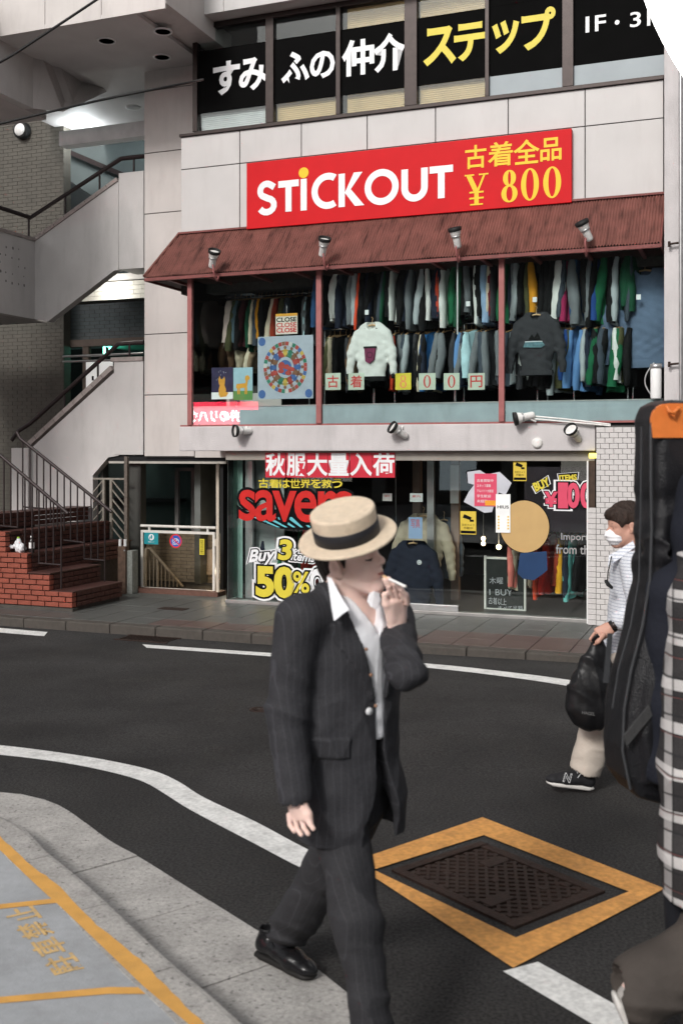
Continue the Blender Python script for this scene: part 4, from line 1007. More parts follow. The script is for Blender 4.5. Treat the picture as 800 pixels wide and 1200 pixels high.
# entrance below: basement stair head
poly_dark = part('basement_back', G().box(fs(105, 3.4), fs(268, 3.4), 3.4, 3.5, SZ - 1.5, fz(134, 540, wF)), mat('basement_green', (.03, .055, .05), .5), stb)
g = G().box(fs(100, 1.3), fs(268, 1.3), 1.2, 3.5, fz(134, 540, wF), fz(134, 540, wF) + .1); part('entrance_ceiling', g, M_dark, stb)
for (a, b) in ((152, 165), (118, 121)): part('entrance_pillar', G().box(fs(a, 1.3), fs(b, 1.3), 1.3, 1.45, SZ, fz(134, 541, wF)), mat('dark_pillar', (.05, .05, .045), .5), stb)
part('corner_post', G().box(fs(146.5, 1.0), fs(150, 1.0), .98, 1.03, SZ, fz(148, 535, 1.0)), mat('worn_steel', (.12, .1, .085), .6, .3, 30), stb)
for (a, b) in ((205, 209), (224, 228), ): part('door_stile', G().box(fs(a, 2.6), fs(b, 2.6), 2.6, 2.66, SZ - .5, fz(205, 548, 2.6)), mat('grey_stile', (.2, .19, .18), .5), stb)
part('door_head', G().box(fs(205, 2.6), fs(228, 2.6), 2.6, 2.66, fz(205, 552, 2.6), fz(205, 548, 2.6)), mat('grey_stile', (.2, .19, .18)), stb)
part('glass_wall', G().box(fs(165, 2.7), fs(262, 2.7), 2.7, 2.71, SZ, fz(205, 545, 2.6)), M_glass, stb)
part('lit_side_wall', G().box(fs(229, 3.0), fs(247, 3.0), 3.0, 3.05, SZ - .5, fz(205, 545, 2.6)), mat('side_wall_tile', (.16, .15, .135), .6), stb)
part('brick_plinth', G().box(fs(161, .75), fs(263, .75), .55, .8, SZ, SZ + .06), mat('brown_brick_plinth', (.12, .06, .045), .7, .2, 20, .3), stb)
zp_ = SZ - .9
bw = part('stairwell_wall', G().box(fs(160, 2.0), fs(266, 2.0), 2.0, 2.1, SZ - 1.2, SZ + .75), M_grout, stb)
r = G(); z = SZ - .3; k = 0
M_warm = mat('stairwell_tile', (.36, .30, .22), .5, .15, 8, .1)
while z < SZ + .7:
    q = fs(160, 2.0) - (.1 if k % 2 else 0)
    while q < fs(266, 2.0): r.box(q + .003, q + .177, 1.985, 2.002, z + .003, z + .052); q += .18
    z += .055; k += 1
part('tile_field', r, M_warm, bw, kind='stuff')
part('wall_patch', G().box(fs(232, 1.9), fs(249, 1.9), 1.95, 1.98, SZ + .12, SZ + .5), mat('cream_patch', (.55, .45, .35), .6), stb)
lamp('stairwell_light', 'POINT', (fs(250, 1.5), 1.5, SZ + .25), 7, (1, .78, .5), .08)
lamp('stairwell_light', 'POINT', (fs(262, .8), .95, SZ + .3), 2.5, (1, .82, .6), .05)
hr = thing('stair_handrail', 'cream handrail with thin bars going down behind the gate', 'handrail', Vv(172, 640, 1.3), F)
M_cream = mat('cream_paint', (.50, .44, .36), .45, .1, 10, .05)
part('rail', G().tube([Vv(171, 652, 1.2), Vv(172, 643, 1.2), Vv(176, 643, 1.25), Vv(216, 690, 1.5)], .025, 10), M_cream, hr)
for k in range(9):
    x = 171 + k * 4.6; y = 643 + max(0, (x - 176)) * 1.17; part('baluster', G().tube([Vv(x, y, 1.25 + k * .02), Vv(x, 702, 1.25 + k * .02)], .02 if k in (0, 3) else .009, 8), M_cream, hr)
# gate
gw = .72; ga, gb = fs(166, gw), fs(252.5, gw); z1, z0 = fz(167, 621, gw), fz(167, 690, gw)
gt = thing('barrier_gate', 'white framed glass barrier with three notices across the basement stairs', 'gate', (ga, gw, SZ + .06), F)
M_wf = mat('white_painted_steel', (.62, .60, .56), .4, .08, 10, .05, dirt=.3, dcol=(.4, .33, .27), dscale=(8, 8, 3))
part('frame', G().box(ga, gb, gw - .02, gw + .02, z1 - .035, z1).box(ga, gb, gw - .02, gw + .02, z0, z0 + .03).box(ga, ga + .035, gw - .0195, gw + .0195, z0 + .03, z1 - .035).box(gb - .035, gb, gw - .0195, gw + .0195, z0 + .03, z1 - .035), M_wf, gt)
part('top_rail', G().tube([(ga - .01, gw, z1 + .06), (gb + .01, gw, z1 + .06)], .02, 10), M_wf, gt)
for f in (.11, .5, .9): part('rail_stud', G().tube([(ga + (gb - ga) * f, gw, z1), (ga + (gb - ga) * f, gw, z1 + .05)], .018, 8), M_wf, gt)
for x in (ga + .05, gb - .05): part('gate_foot', G().box(x - .02, x + .02, gw - .02, gw + .02, SZ + .06, z0), M_wf, gt)
part('pane', G().box(ga + .035, gb - .035, gw - .003, gw + .003, z0 + .03, z1 - .035), glass('smoked_glass', (.62, .6, .57)), gt)
wn = gw - .03
def fbox(xa, xb, y1, y0, w, t=.004): return G().box(fs(xa, w), fs(xb, w), w, w + t, fz(xa, y0, w), fz(xa, y1, w))
ns = thing('wall_notice', 'teal notice with a white round emblem on the left of the gate', 'notice', Vv(177, 631, wn), F)
part('board', fbox(169, 185.5, 624, 637.5, wn), mat('teal_vinyl', (.02, .25, .29), .4), ns)
s, z = fp(177.5, 629.5, wn - .002); part('emblem', disc(G(), s, z, .045, .045, wn - .002), M_whitev, ns)
g = G(); disc(g, s + .005, z + .005, .014, .03, wn - .004); disc(g, s - .02, z - .01, .008, .02, wn - .004); part('emblem_detail', g, mat('teal_vinyl', (.02, .25, .29)), ns)
part('lettering', text_g('禁煙エリア', s - .05, s + .05, z - .078, z - .058, wn - .002), M_whitev, ns)
ns = thing('no_bicycles_sign', 'round blue sign with a red ring and bar over a white bicycle', 'notice', Vv(206, 633, wn), F)
s, z = fp(206, 634, wn)
part('disc', G().prism(ellipse(s, z, .098, .098, 36), wn, wn + .004), mat('sign_blue', (.02, .09, .42), .4), ns)
part('ring', ring(G(), s, z, .098, .098, .08, .08, wn - .0015), mat('sign_red', (.6, .03, .035), .4), ns)
g = G(); ring(g, s - .03, z + .0, .024, .024, .017, .017, wn - .002, 20); ring(g, s + .032, z + .0, .024, .024, .017, .017, wn - .002, 20)
stroke(g, [(s - .03, z), (s - .01, z + .035), (s + .025, z + .035), (s + .032, z)], .007, wn - .0022); stroke(g, [(s - .01, z + .035), (s + .004, z), (s + .025, z + .035)], .006, wn - .0024)
part('bicycle_symbol', g, M_whitev, ns); part('lettering', text_g('駐輪禁止', s - .05, s + .05, z - .055, z - .03, wn - .002), M_whitev, ns)
g = G(); stroke(g, [(s - .06, z + .055), (s + .06, z - .055)], .016, wn - .003); part('bar', g, mat('sign_red', (.6, .03, .035)), ns)
ns = thing('wall_notice', 'narrow yellow sticker with vertical lettering at the right of the gate', 'notice', Vv(236, 641, wn), F)
part('board', fbox(234, 239.5, 631.5, 650, wn), M_yelv, ns)
for k, ch in enumerate('防犯カメラ作動中'): part('lettering', text_g(ch, fs(235, wn), fs(238.7, wn), fz(236, 650 - .8, wn) + (7 - k) * .025, fz(236, 650 - .8, wn) + (7 - k) * .025 + .021, wn - .002), M_black, ns)
ps = thing('steel_post', 'slim cream steel post rising beside the right end of the gate', 'post', Vv(256, 690, .6), F)
part('shaft', G().box(fs(254, .62), fs(257.3, .62), .6, .63, SZ, fz(256, 543, .62)), M_cream, ps, bevel=.003)
part('hinge', G().box(fs(252.5, .62), fs(254, .62), .6, .66, fz(256, 640, .6), fz(256, 632, .6)), M_cream, ps)
# lattice gate and posts at the back of the brick steps
lt = thing('lattice_gate', 'folding gate with slanting grey slats beside the brick steps', 'gate', Vv(128, 655, 1.1), F)
M_sl = mat('grey_slat', (.22, .2, .17), .6, .2, 15)
part('frame', G().box(fs(121, 1.1), fs(123.5, 1.1), 1.08, 1.12, SZ + .3, fz(121, 562, 1.1)).box(fs(129.5, 1.1), fs(132, 1.1), 1.08, 1.12, SZ + .3, fz(121, 562, 1.1)).box(fs(110, 1.1), fs(147, 1.1), 1.085, 1.115, fz(121, 562, 1.1), fz(121, 560, 1.1)), M_sl, lt)
za, zb2 = fz(121, 640, 1.1), fz(121, 563, 1.1)
for k in range(7):
    zt_ = zb2 - k * .14
    for (xa, xb, sgn) in ((110, 121, 1), (132, 146, -1)):
        a, b = fs(xa, 1.1), fs(xb, 1.1); dz = (b - a) * 1.05 * sgn
        zc0_, zc1_ = (zt_ - dz, zt_) if sgn > 0 else (zt_, zt_ + dz)
        if min(zc0_, zc1_) > za and max(zc0_, zc1_) < zb2 + .02: part('slat', G().prism([(a, zc0_ - .012), (b, zc1_ - .012), (b, zc1_ + .012), (a, zc0_ + .012)], 1.09, 1.11), M_sl, lt)
wp_ = thing('wooden_post', 'weathered brown wooden board standing between the brick steps and the gate', 'post', Vv(145, 685, .35), F)
part('board', G().box(fs(140, .4), fs(149, .4), .36, .42, SZ, fz(141, 640, .4)), mat('weathered_wood', (.11, .07, .05), .8, .3, 14, .4, 60), wp_, bevel=.006)
part('bolt', G().tube([Vv(146, 645, .35), Vv(146, 645, .37)], .012, 8), M_alu, wp_)
for px in (141, 147): part('sleeve', G().tube([Vv(px, 640, .42), Vv(px, 632, .42)], .022, 8), M_white, wp_)
st_ = thing('stone_post', 'short grey-green granite post beside the wooden board', 'post', Vv(154, 686, .4), F)
part('shaft', G().box(fs(150, .45), fs(157.5, .45), .4, .55, SZ, fz(154, 645, .45)), mat('granite', (.22, .23, .21), .7, .2, 30, .3, speck=120), st_, bevel=.008)

# brick steps: every brick that shows is a piece
M_brick = mat('red_brick', (.25, .068, .044), .75, .25, 12, .5, 90, dirt=.5, dcol=(.12, .035, .025), dscale=(5, 5, 5))
M_brick_d = mat('brown_brick', (.075, .028, .022), .7, .25, 12, .5, 90)
M_mort = mat('mortar', (.045, .035, .032), .9, .2, 20, .3)
bs = thing('brick_steps', 'red brick steps climbing leftwards from the far pavement', 'steps', (fs(85, -1.3), -1.3, SZ), F)
wb0, wb1 = (FI @ gp(85, 717, SZ)).y, (FI @ gp(157, 704, SZ)).y
sxs = [fs(85, wb0), fs(58.5, wb0), fs(32.5, wb0), fs(7, wb0), fs(-20, wb0), fs(-46, wb0)]
zz = [fz(85, 694, wb0), fz(58.5, 672, wb0), fz(32.5, 650, wb0), fz(7, 625, wb0), fz(-20, 604, wb0)]
g = G(); prof = [(sxs[0], SZ)]
for k in range(5): prof += [(sxs[k], zz[k]), (sxs[k + 1], zz[k])]
prof += [(sxs[-1] - 2, zz[-1]), (sxs[-1] - 2, SZ)]
deep = [wb1, wb1, wC, wC, wC, wC]
part('core', G().prism([(a - (.03 if 1 else 0), b - .02 if b > SZ else b) for a, b in prof], wb0 + .03, wb1 - .02, 'y'), M_mort, bs)
part('core', G().box(sxs[-1] - 2, sxs[2] - .03, wb1 - .015, wC, SZ, zz[2] - .02), M_mort, bs)
part('core', G().box(sxs[-1] - 2, sxs[3] - .03, wb1 - .015, wC, zz[2] - .018, zz[3] - .02), M_mort, bs)
bl, bh = .205, .0575
nb_br = [0]
def brick_row_front(x0, x1, z, m=M_brick):
    """a course on the front face between x0 and x1"""
    global _bm
brick_me = {}
def brick_mesh(dx, dy, dz, m):
    key = (round(dx, 3), round(dy, 3), round(dz, 3), m.name)
    if key not in brick_me:
        me = G().box(-dx / 2, dx / 2, -dy / 2, dy / 2, -dz / 2, dz / 2).mesh('brick', bevel=.004); me.materials.append(m); brick_me[key] = me
    return brick_me[key]
fld = G(); cnt = 0
zrow = SZ + .045; row = 0
part('footing', G().box(sxs[-1] - 2, sxs[0] + .01, wb0 - .01, wb0 + .1, SZ, SZ + .04), M_conc_far, bs)
tops = [(sxs[k + 1], sxs[k], zz[k]) for k in range(5)]
ncourse = int((zz[4] - SZ) / bh) + 2
bh = (zz[0] - .0 - zrow) / max(1, round((zz[0] - zrow) / .06))
while zrow < zz[4]:
    right = max([sxs[k] for k in range(5) if zz[k] > zrow + bh * .5], default=None)
    if right is None: break
    x = right; first = row % 2 == 1
    while x > fs(-12, wb0):
        L = bl / 2 if first else bl; first = False
        d = .09
        me = brick_mesh(L - .012, d, bh - .012, M_brick)
        piece('brick', me, bs, (x - L / 2, wb0 + d / 2 + random.uniform(-.003, .003), zrow + bh / 2)); cnt += 1
        x -= L
    # riser faces (looking right)
    k = max(k for k in range(5) if abs(sxs[k] - right) < 1e-6)
    y = wb0 + .1 if row % 2 else wb0 + .1 + .0; yend = wb1 if k < 2 else wC - .1
    first = row % 2 == 0
    while y < yend - .03 and cnt < 290:
        L = bl / 2 if first else bl; first = False; L = min(L, yend - y)
        me = brick_mesh(.09, L - .012, bh - .012, M_brick_d)
        piece('brick', me, bs, (right - .045 + random.uniform(-.003, .003), y + L / 2, zrow + bh / 2)); cnt += 1
        y += L
    zrow += bh; row += 1
for k in range(5):     # treads
    yend = wb1 if k < 2 else wC - .02
    part('tread', G().box(sxs[k + 1] - .0, sxs[k] + .004, wb0 + .004, yend, zz[k] - .012, zz[k] + .004), mat('tread_tile', (.07, .03, .025), .45, .25, 10, .2), bs)
# rails of the brick steps
def steprail(w, top, posts, label, bot=None):
    t = thing('stair_handrail', label, 'handrail', Vv(*posts[-1][:1], 690, w), F)
    part('rail', G().tube([Vv(x, y, w) for x, y in top], .019, 10, 1.2), M_rail, t)
    for x, y0, y1 in posts: part('baluster', G().tube([Vv(x, y0, w), Vv(x, y1, w)], .0105, 8), M_rail, t)
    for b in bot or []: part('lower_rail', G().tube([Vv(x, y, w) for x, y in b], .012, 8), M_rail, t)
def yl_(pts, x):
    for (a, b), (c, d) in zip(pts[:-1], pts[1:]):
        if a <= x <= c: return b + (d - b) * (x - a) / (c - a)
    return pts[-1][1]
wr = wb0 + .1
t1 = [(-25, 513), (0, 533), (80, 602)]
posts = [(x, yl_(t1, x), yb) for x, yb in ((-12, 616), (-4, 616), (5, 616), (13, 617), (21, 618), (29.5, 650), (38, 655), (46, 661), (54.5, 660), (63, 661), (72, 690))]
steprail(wr, t1, posts, 'dark handrail with thin bars along the front of the brick steps', [[(-12, 615), (21, 618)], [(46, 660), (72, 662)]])
wr2 = wb1 - .08
t2 = [(20, 506), (24, 514), (131, 600)]
posts = [(x, yl_(t2, x), yb) for x, yb in ((27, 600), (35.5, 600), (43.5, 595), (51.5, 597), (59.5, 612), (67.5, 620), (75.5, 622), (83, 633), (91, 636), (99, 655), (107, 655), (115, 656), (123, 684))]
steprail(wr2, t2, posts, 'dark handrail with thin bars along the back of the brick steps', [[(27, 594), (52, 596)], [(75, 633), (99, 636)], [(99, 655), (123, 657)]])
# bag and bottle on the third step
c = Vector(Vv(22, 650, wb0 + .12)); c.z = zz[2] + .004
s_ = SDF(c - Vector((.2, .12, .02)), c + Vector((.2, .12, .28)), .007)
s_.ell(c + Vector((.03, 0, .06)), (.075, .06, .065)).ell(c + Vector((0, 0, .11)), (.05, .045, .06)).cone(c + Vector((.0, 0, .14)), c + Vector((.0, 0, .19)), .03, .018).cone(c + Vector((-.03, 0, .09)), c + Vector((-.11, -.01, .07)), .03, .018).ell(c + Vector((-.12, -.01, .075)), (.035, .02, .03))
s_.wrinkle(lambda X, Y, Z: .006 * np.sin(90 * X + 40 * Z) * np.sin(70 * Z - 50 * Y)); s_.half(c, (0, 0, -1))
pb = thing('plastic_bag', 'crumpled white plastic bag left on the brick step beside the bottle', 'bag', c, F)
part('bag', s_.g(), mat('white_polythene', (.62, .63, .65), .35, .08, 20, .3, 40), pb)
part('green_cap', G().lathe([(.018, .18), (.018, .205), (0, .207)], c), mat('green_cap', (.2, .35, .03), .4), pb)
c = Vector(Vv(37.5, 650, wb0 + .14)); c.z = zz[2] + .004
bt = thing('drink_bottle', 'clear plastic drink bottle with a white label standing on the brick step', 'bottle', c, F)
part('bottle', G().lathe([(.03, 0), (.034, .01), (.034, .14), (.028, .165), (.014, .185), (.013, .2)], c), mat('dark_drink', (.02, .018, .018), .1), bt)
part('label', G().lathe([(.0352, .065), (.0352, .14)], c), M_white, bt); part('cap', G().lathe([(.016, .2), (.016, .222), (0, .224)], c), M_white, bt)
# overhead cables
def cable(pts, label):
    g = G().tube(smooth([P(x, y, Y) for x, y, Y in pts], 6), .011, 6); return single('overhead_cable', g, M_rubber, label, 'cable', P(*pts[0]), group='overhead cables')
cable([(-60, 100, 9), (0, 73, 9), (45, 45, 9), (110, 2, 9), (150, -25, 9)], 'thin black cable crossing the top left corner at a steep slant')
cable([(-40, 152, 9.5), (0, 145, 9.5), (115, 118, 9.5), (230, 95, 10), (231.5, 94, 13.7)], 'thin black cable running from the left edge to the black lettered windows')
# ================================================================ CLOTHES ON THE RAILS
def cm(name, rgb):
    return mat('cloth_' + name.replace(' ', '_'), sRGB(*rgb), .85, .1, 9, .35, 45)
CC = {'blue': (42, 74, 112), 'black': (14, 14, 16), 'white': (215, 215, 212), 'navy': (30, 36, 52), 'slate grey': (62, 70, 80), 'grey': (110, 114, 118), 'orange red': (215, 75, 45),
      'pale grey': (165, 172, 176), 'green': (26, 94, 62), 'dark green': (22, 72, 50), 'charcoal': (52, 52, 56), 'cream': (205, 192, 170), 'dark red': (100, 24, 34), 'pale blue': (140, 165, 195),
      'mustard': (205, 138, 34), 'olive': (74, 74, 48), 'magenta': (165, 45, 90), 'royal blue': (34, 68, 130), 'beige': (168, 155, 135), 'tan': (140, 120, 98), 'brown': (105, 78, 58),
      'bright blue': (48, 112, 175), 'light cyan': (178, 212, 220), 'sky blue': (95, 135, 185), 'pinkish white': (220, 195, 188), 'maroon': (66, 28, 32), 'teal': (80, 98, 108), 'rust red': (150, 55, 36), 'turquoise': (110, 190, 185), 'red': (190, 40, 30), 'yellow': (230, 165, 40), 'salmon': (215, 120, 110)}
M_hang = mat('hanger_wood', (.42, .25, .12), .5, .15, 20)
M_chrome = mat('chrome_rail', (.6, .6, .62), .25, .05, 5, 0, metal=.9)
def garment_variant(seed):
    r = random.Random(seed); n = 16; lv = 12; vs = []
    def prof(z):            # z 0 top .. 1 bottom
        half = .03 + .19 * min(1, (z / .10)) ** .7
        if z > .1: half = .215 - .02 * math.sin(z * 3)
        th = .010 + .022 * min(1, z / .25) + .03 * z
        return half, th
    ph = [r.uniform(0, 6.28) for _ in range(6)]; lean = r.uniform(-.01, .055)
    for j in range(lv + 1):
        z = j / lv; half, th = prof(z)
        for k in range(n):
            a = 2 * math.pi * k / n; cx = math.cos(a); sy = math.sin(a)
            wob = .010 * math.sin(5 * a + ph[0] + z * 3) * z + .006 * math.sin(9 * a + ph[1])
            x = (th + wob) * (abs(cx) ** .8) * (1 if cx > 0 else -1) + .016 * math.sin(z * 4 + ph[2]) * z
            y = (half + wob) * sy
            x -= lean * z
            vs.append((x, y, -z * .66 - .02 * (1 - abs(sy)) * 0 + .012 * math.sin(3 * a + ph[3]) * (1 if j == lv else 0)))
    g = G(); g.add(vs, [(j * n + k, (j + 1) * n + k, (j + 1) * n + (k + 1) % n, j * n + (k + 1) % n) for j in range(lv) for k in range(n)], True)
    g.add(vs[-n:], [tuple(range(n))], True); g.add(vs[:n], [tuple(range(n - 1, -1, -1))], True)
    body = g.mesh('body')
    g = G(); L = .60 + r.uniform(-.03, .03); pts = []; rs = []
    for j in range(11):
        z = j / 10; pts.append((.012 * math.sin(z * 5 + ph[4]) - lean * z, -.20 - .035 * math.sin(z * 2.4) - .02 * z, -.055 - z * L))
        rs.append((.03 + .022 * math.sin(min(1, z * 1.6) * math.pi / 2 * 1.2)) * (1 - .28 * max(0, z - .55) / .45) + .0035 * math.sin(z * 21 + ph[5]))
    g.tube(pts, rs, 10, 1.45)
    sl_ = g.mesh('sleeve')
    return body, sl_
GV = [garment_variant(s) for s in range(6)]
hk = G(); hk.tube([(0, .20, -.045), (0, .08, -.008), (0, 0, .0), (0, -.08, -.008), (0, -.2, -.045)], .008, 6); hk.tube([(0, 0, 0), (0, 0, .05), (.0, .018, .075), (.0, .0, .095), (0, -.014, .085)], .0035, 6)
hk = hk.mesh('hanger'); hk.materials.append(M_hang)
for b_, s_ in GV: b_.materials.append(M_black); s_.materials.append(M_black)
seen_lab = {}
def hang_row(items, ytop, ybot, w, where, cat='sweatshirt', tw=.9, group='clothes on the shop rails', ref=400):
    """items: (picture column, colour, width factor)"""
    prev = None
    for k, (px, colr, wf) in enumerate(items):
        s = fs(px, w - .2); z1 = fz(ref, ytop, w - .2); z0 = fz(ref, ybot, w - .2); H = (z1 - z0)
        a = items[k - 1][1] if k else None; b = items[k + 1][1] if k < len(items) - 1 else None
        if a and b: rel = f'between {a} and {b} ones' if a != b else f'between two {a} ones'
        elif b: rel = f'leftmost, beside {b}'
        else: rel = f'rightmost, beside {a}'
        lab = f'{colr} {cat} on {where}, {rel}'
        if lab in seen_lab: seen_lab[lab] += 1; lab = lab.replace(' on ', ' further right on ', 1)
        else: seen_lab[lab] = 1
        r = random.Random(k * 17 + int(px))
        t = thing(cat, lab, 'clothing', (s, w, z1 + .0), F, group)
        t.matrix_world = F @ Matrix.Translation((s, w, z1)) @ Matrix.Rotation(R(r.uniform(-26, 16)), 4, 'Z')
        sz = H / .66 * r.uniform(.86, 1.1)
        body, slv = GV[r.randrange(6)]
        kx = wf * tw
        for nm, me, sx_, sy_ in (('body', body, kx, 1), ('sleeve', slv, kx, 1), ('sleeve', slv, kx, -1)):
            o = bpy.data.objects.new(nm, me); COL.objects.link(o); o.parent = t; o.scale = (sx_, sy_, sz * (1 if nm == 'body' else r.uniform(.94, 1.04)))
            o.material_slots[0].link = 'OBJECT'; o.material_slots[0].material = cm(colr, CC[colr]); INFO[o.name] = INFO[t.name]
        o = bpy.data.objects.new('hanger', hk); COL.objects.link(o); o.parent = t; INFO[o.name] = INFO[t.name]
def cx2(x): return 370 + x / 3.636
def cx3(x): return 580 + x / 3.81
def cx1(x): return 200 + x / 4.444
up2 = [(35, 'blue', 1.1), (62, 'black', 1.3), (92, 'white', 1.5), (118, 'navy', 1.1), (133, 'slate grey', 1), (152, 'grey', 1.2), (170, 'orange red', .8), (185, 'pale grey', 1.1), (208, 'black', 1.2), (230, 'black', 1.1), (250, 'navy', 1.1), (268, 'slate grey', 1),
       (290, 'dark green', .8), (312, 'black', 1.3), (335, 'black', 1.2), (352, 'white', .7), (370, 'black', 1.4), (392, 'black', 1.2), (408, 'grey', 1), (425, 'navy', 1.2), (446, 'pale grey', 1.2), (462, 'white', .9), (485, 'black', 1.3), (508, 'orange red', 1), (532, 'navy', 1.7), (564, 'white', 1), (578, 'green', 1.1),
       (600, 'dark green', 1.1), (618, 'black', 1), (640, 'grey', 1.1), (662, 'black', 1.2), (682, 'white', .8), (700, 'black', 1.3), (724, 'pale blue', 1.4), (745, 'cream', .9), (757, 'dark red', .8), (770, 'charcoal', 1)]
up3 = [(58, 'grey', .8), (75, 'green', 1.1), (95, 'pale grey', 1.2), (112, 'navy', .9), (130, 'black', 1.2), (150, 'mustard', 1.3), (168, 'olive', .9), (188, 'black', 1.1), (212, 'black', 1.2), (236, 'black', 1.1), (262, 'black', 1.2), (288, 'slate grey', 1), (308, 'white', 1.9), (333, 'magenta', 1.1), (358, 'grey', 1.6), (385, 'blue', 1), (408, 'black', 1.2), (432, 'grey', 1.1),
       (452, 'black', 1.1), (472, 'royal blue', 1.3), (492, 'black', 1), (513, 'green', 1.5), (542, 'pale grey', 1.1), (562, 'black', 1.2), (582, 'slate grey', .8), (600, 'dark green', 1.3), (622, 'dark green', 1.5)]
lo2 = [(38, 'olive', 1), (56, 'beige', 1.2), (80, 'tan', 1.3), (105, 'black', 1.1), (125, 'charcoal', 1.1), (150, 'brown', 1.2), (170, 'tan', 1), (200, 'black', 1.2), (225, 'charcoal', 1.2), (250, 'black', 1.2), (275, 'slate grey', 1.2), (300, 'black', 1), (318, 'orange red', .8), (332, 'slate grey', 1.1), (352, 'grey', 1.2), (372, 'pale grey', 1.2), (393, 'slate grey', 1.1), (410, 'charcoal', 1), (427, 'black', 1), (445, 'black', 1), (458, 'navy', .9),
       (469, 'cream', .8), (484, 'bright blue', 1.1), (504, 'grey', 1.2), (528, 'grey', 1.4), (556, 'black', 1.3), (578, 'charcoal', 1), (600, 'grey', 1.2), (622, 'sky blue', 1.2), (645, 'navy', 1.1), (664, 'light cyan', 1.6), (688, 'slate grey', 1.2), (706, 'grey', 1.1), (726, 'grey', 1.2), (746, 'charcoal', 1.2), (768, 'grey', 1.1)]
lo3 = [(58, 'pale grey', 1), (76, 'slate grey', 1.1), (98, 'charcoal', 1.2), (120, 'white', 1.1), (145, 'black', 1.1), (170, 'white', 1.2), (200, 'black', 1.3), (230, 'charcoal', 1.2), (262, 'black', 1.3), (300, 'pale grey', 1.2), (317, 'royal blue', 1), (340, 'olive', 1.5), (363, 'sky blue', 1.6), (386, 'navy', 1.2), (405, 'pale grey', .9), (418, 'sky blue', 1), (430, 'green', 1.2), (452, 'black', 1.2), (472, 'navy', 1.2), (492, 'slate grey', 1.4), (515, 'black', 1.3), (543, 'white', 1), (563, 'green', 1.8), (588, 'olive', 1), (610, 'black', 1.2)]
s1 = [(303, 'pinkish white', 1.5), (333, 'olive', 1.5), (362, 'teal', 1.1), (385, 'black', 1.2), (405, 'maroon', 1.2), (428, 'dark green', 1), (442, 'cream', .9), (465, 'slate grey', 1.2), (482, 'mustard', .9), (502, 'black', 1), (522, 'cream', 1.3), (545, 'rust red', 1.2), (570, 'black', 1.1), (592, 'olive', 1.2), (630, 'slate grey', 1.5), (655, 'black', 1.2), (690, 'light cyan', .7), (706, 'black', 1.2), (725, 'grey', 1.3)]
W1 = .62
hang_row([(cx2(x), c, f) for x, c, f in up2], 314, 384, W1, 'the middle upper rail')
hang_row([(cx3(x), c, f) for x, c, f in up3], 316, 388, W1, 'the right upper rail')
hang_row([(cx2(x), c, f) for x, c, f in lo2], 391, 454, W1 + .02, 'the middle lower rail')
hang_row([(cx3(x), c, f) for x, c, f in lo3], 393, 458, W1 + .02, 'the right lower rail')
hang_row([(cx1(x), c, f) for x, c, f in s1], 347, 406, 1.0, 'the left window rail', ref=300)
hang_row([(cx1(x), c, f) for x, c, f in ((300, 'brown', 1.3), (325, 'brown', 1.2), (370, 'beige', 1.3), (395, 'beige', 1.2), (418, 'cream', 1.3), (440, 'tan', 1.2))], 398, 432, 1.15, 'the low rail behind the posters', ref=300)
def rack(xa, xb, ys, w, label, feet, lowy=None):
    t = thing('clothes_rack', label, 'clothes rack', (fs(xa, w), w, zs), F)
    for y in ys:
        z = fz(400, y, w); part('rail', G().tube([(fs(xa, w), w, z), (fs(xb, w), w, z)], .012, 8), M_chrome, t)
    zl = zs + .16
    part('lower_bar', G().tube([(fs(xa, w), w - .05, zl), (fs(xb, w), w - .05, zl)], .013, 8), M_white, t)
    for f in feet:
        x = fs(f, w); part('upright', G().tube([(x, w + .02, zs + .03), (x, w + .02, fz(400, ys[0], w))], .014, 8), M_chrome, t)
        part('castor', G().tube([(x - .012, w - .05, zs + .03), (x + .012, w - .05, zs + .03)], .028, 10), M_alu, t)
rack(377, 534, (309,), W1, 'chrome rail carrying the upper row in the middle window', (438, 533))
rack(538, 742, (311, ), W1, 'chrome rail carrying the upper row in the right window', (590, 672, 741))
rack(377, 440, (385.5,), W1 + .02, 'low clothes rack behind the white sweatshirt', (380, 437))
rack(460, 533, (385.5,), W1 + .02, 'low clothes rack with grey and blue tops, middle window', (462, 532))
rack(541, 630, (385.5,), W1 + .02, 'low clothes rack behind the charcoal sweatshirt', (543, 629))
rack(641, 738, (387,), W1 + .02, 'low clothes rack with green and blue tops, right window', (641, 735))
rack(266, 366, (341, 394), 1.08, 'clothes rack in the left window behind the posters', (277, 362))

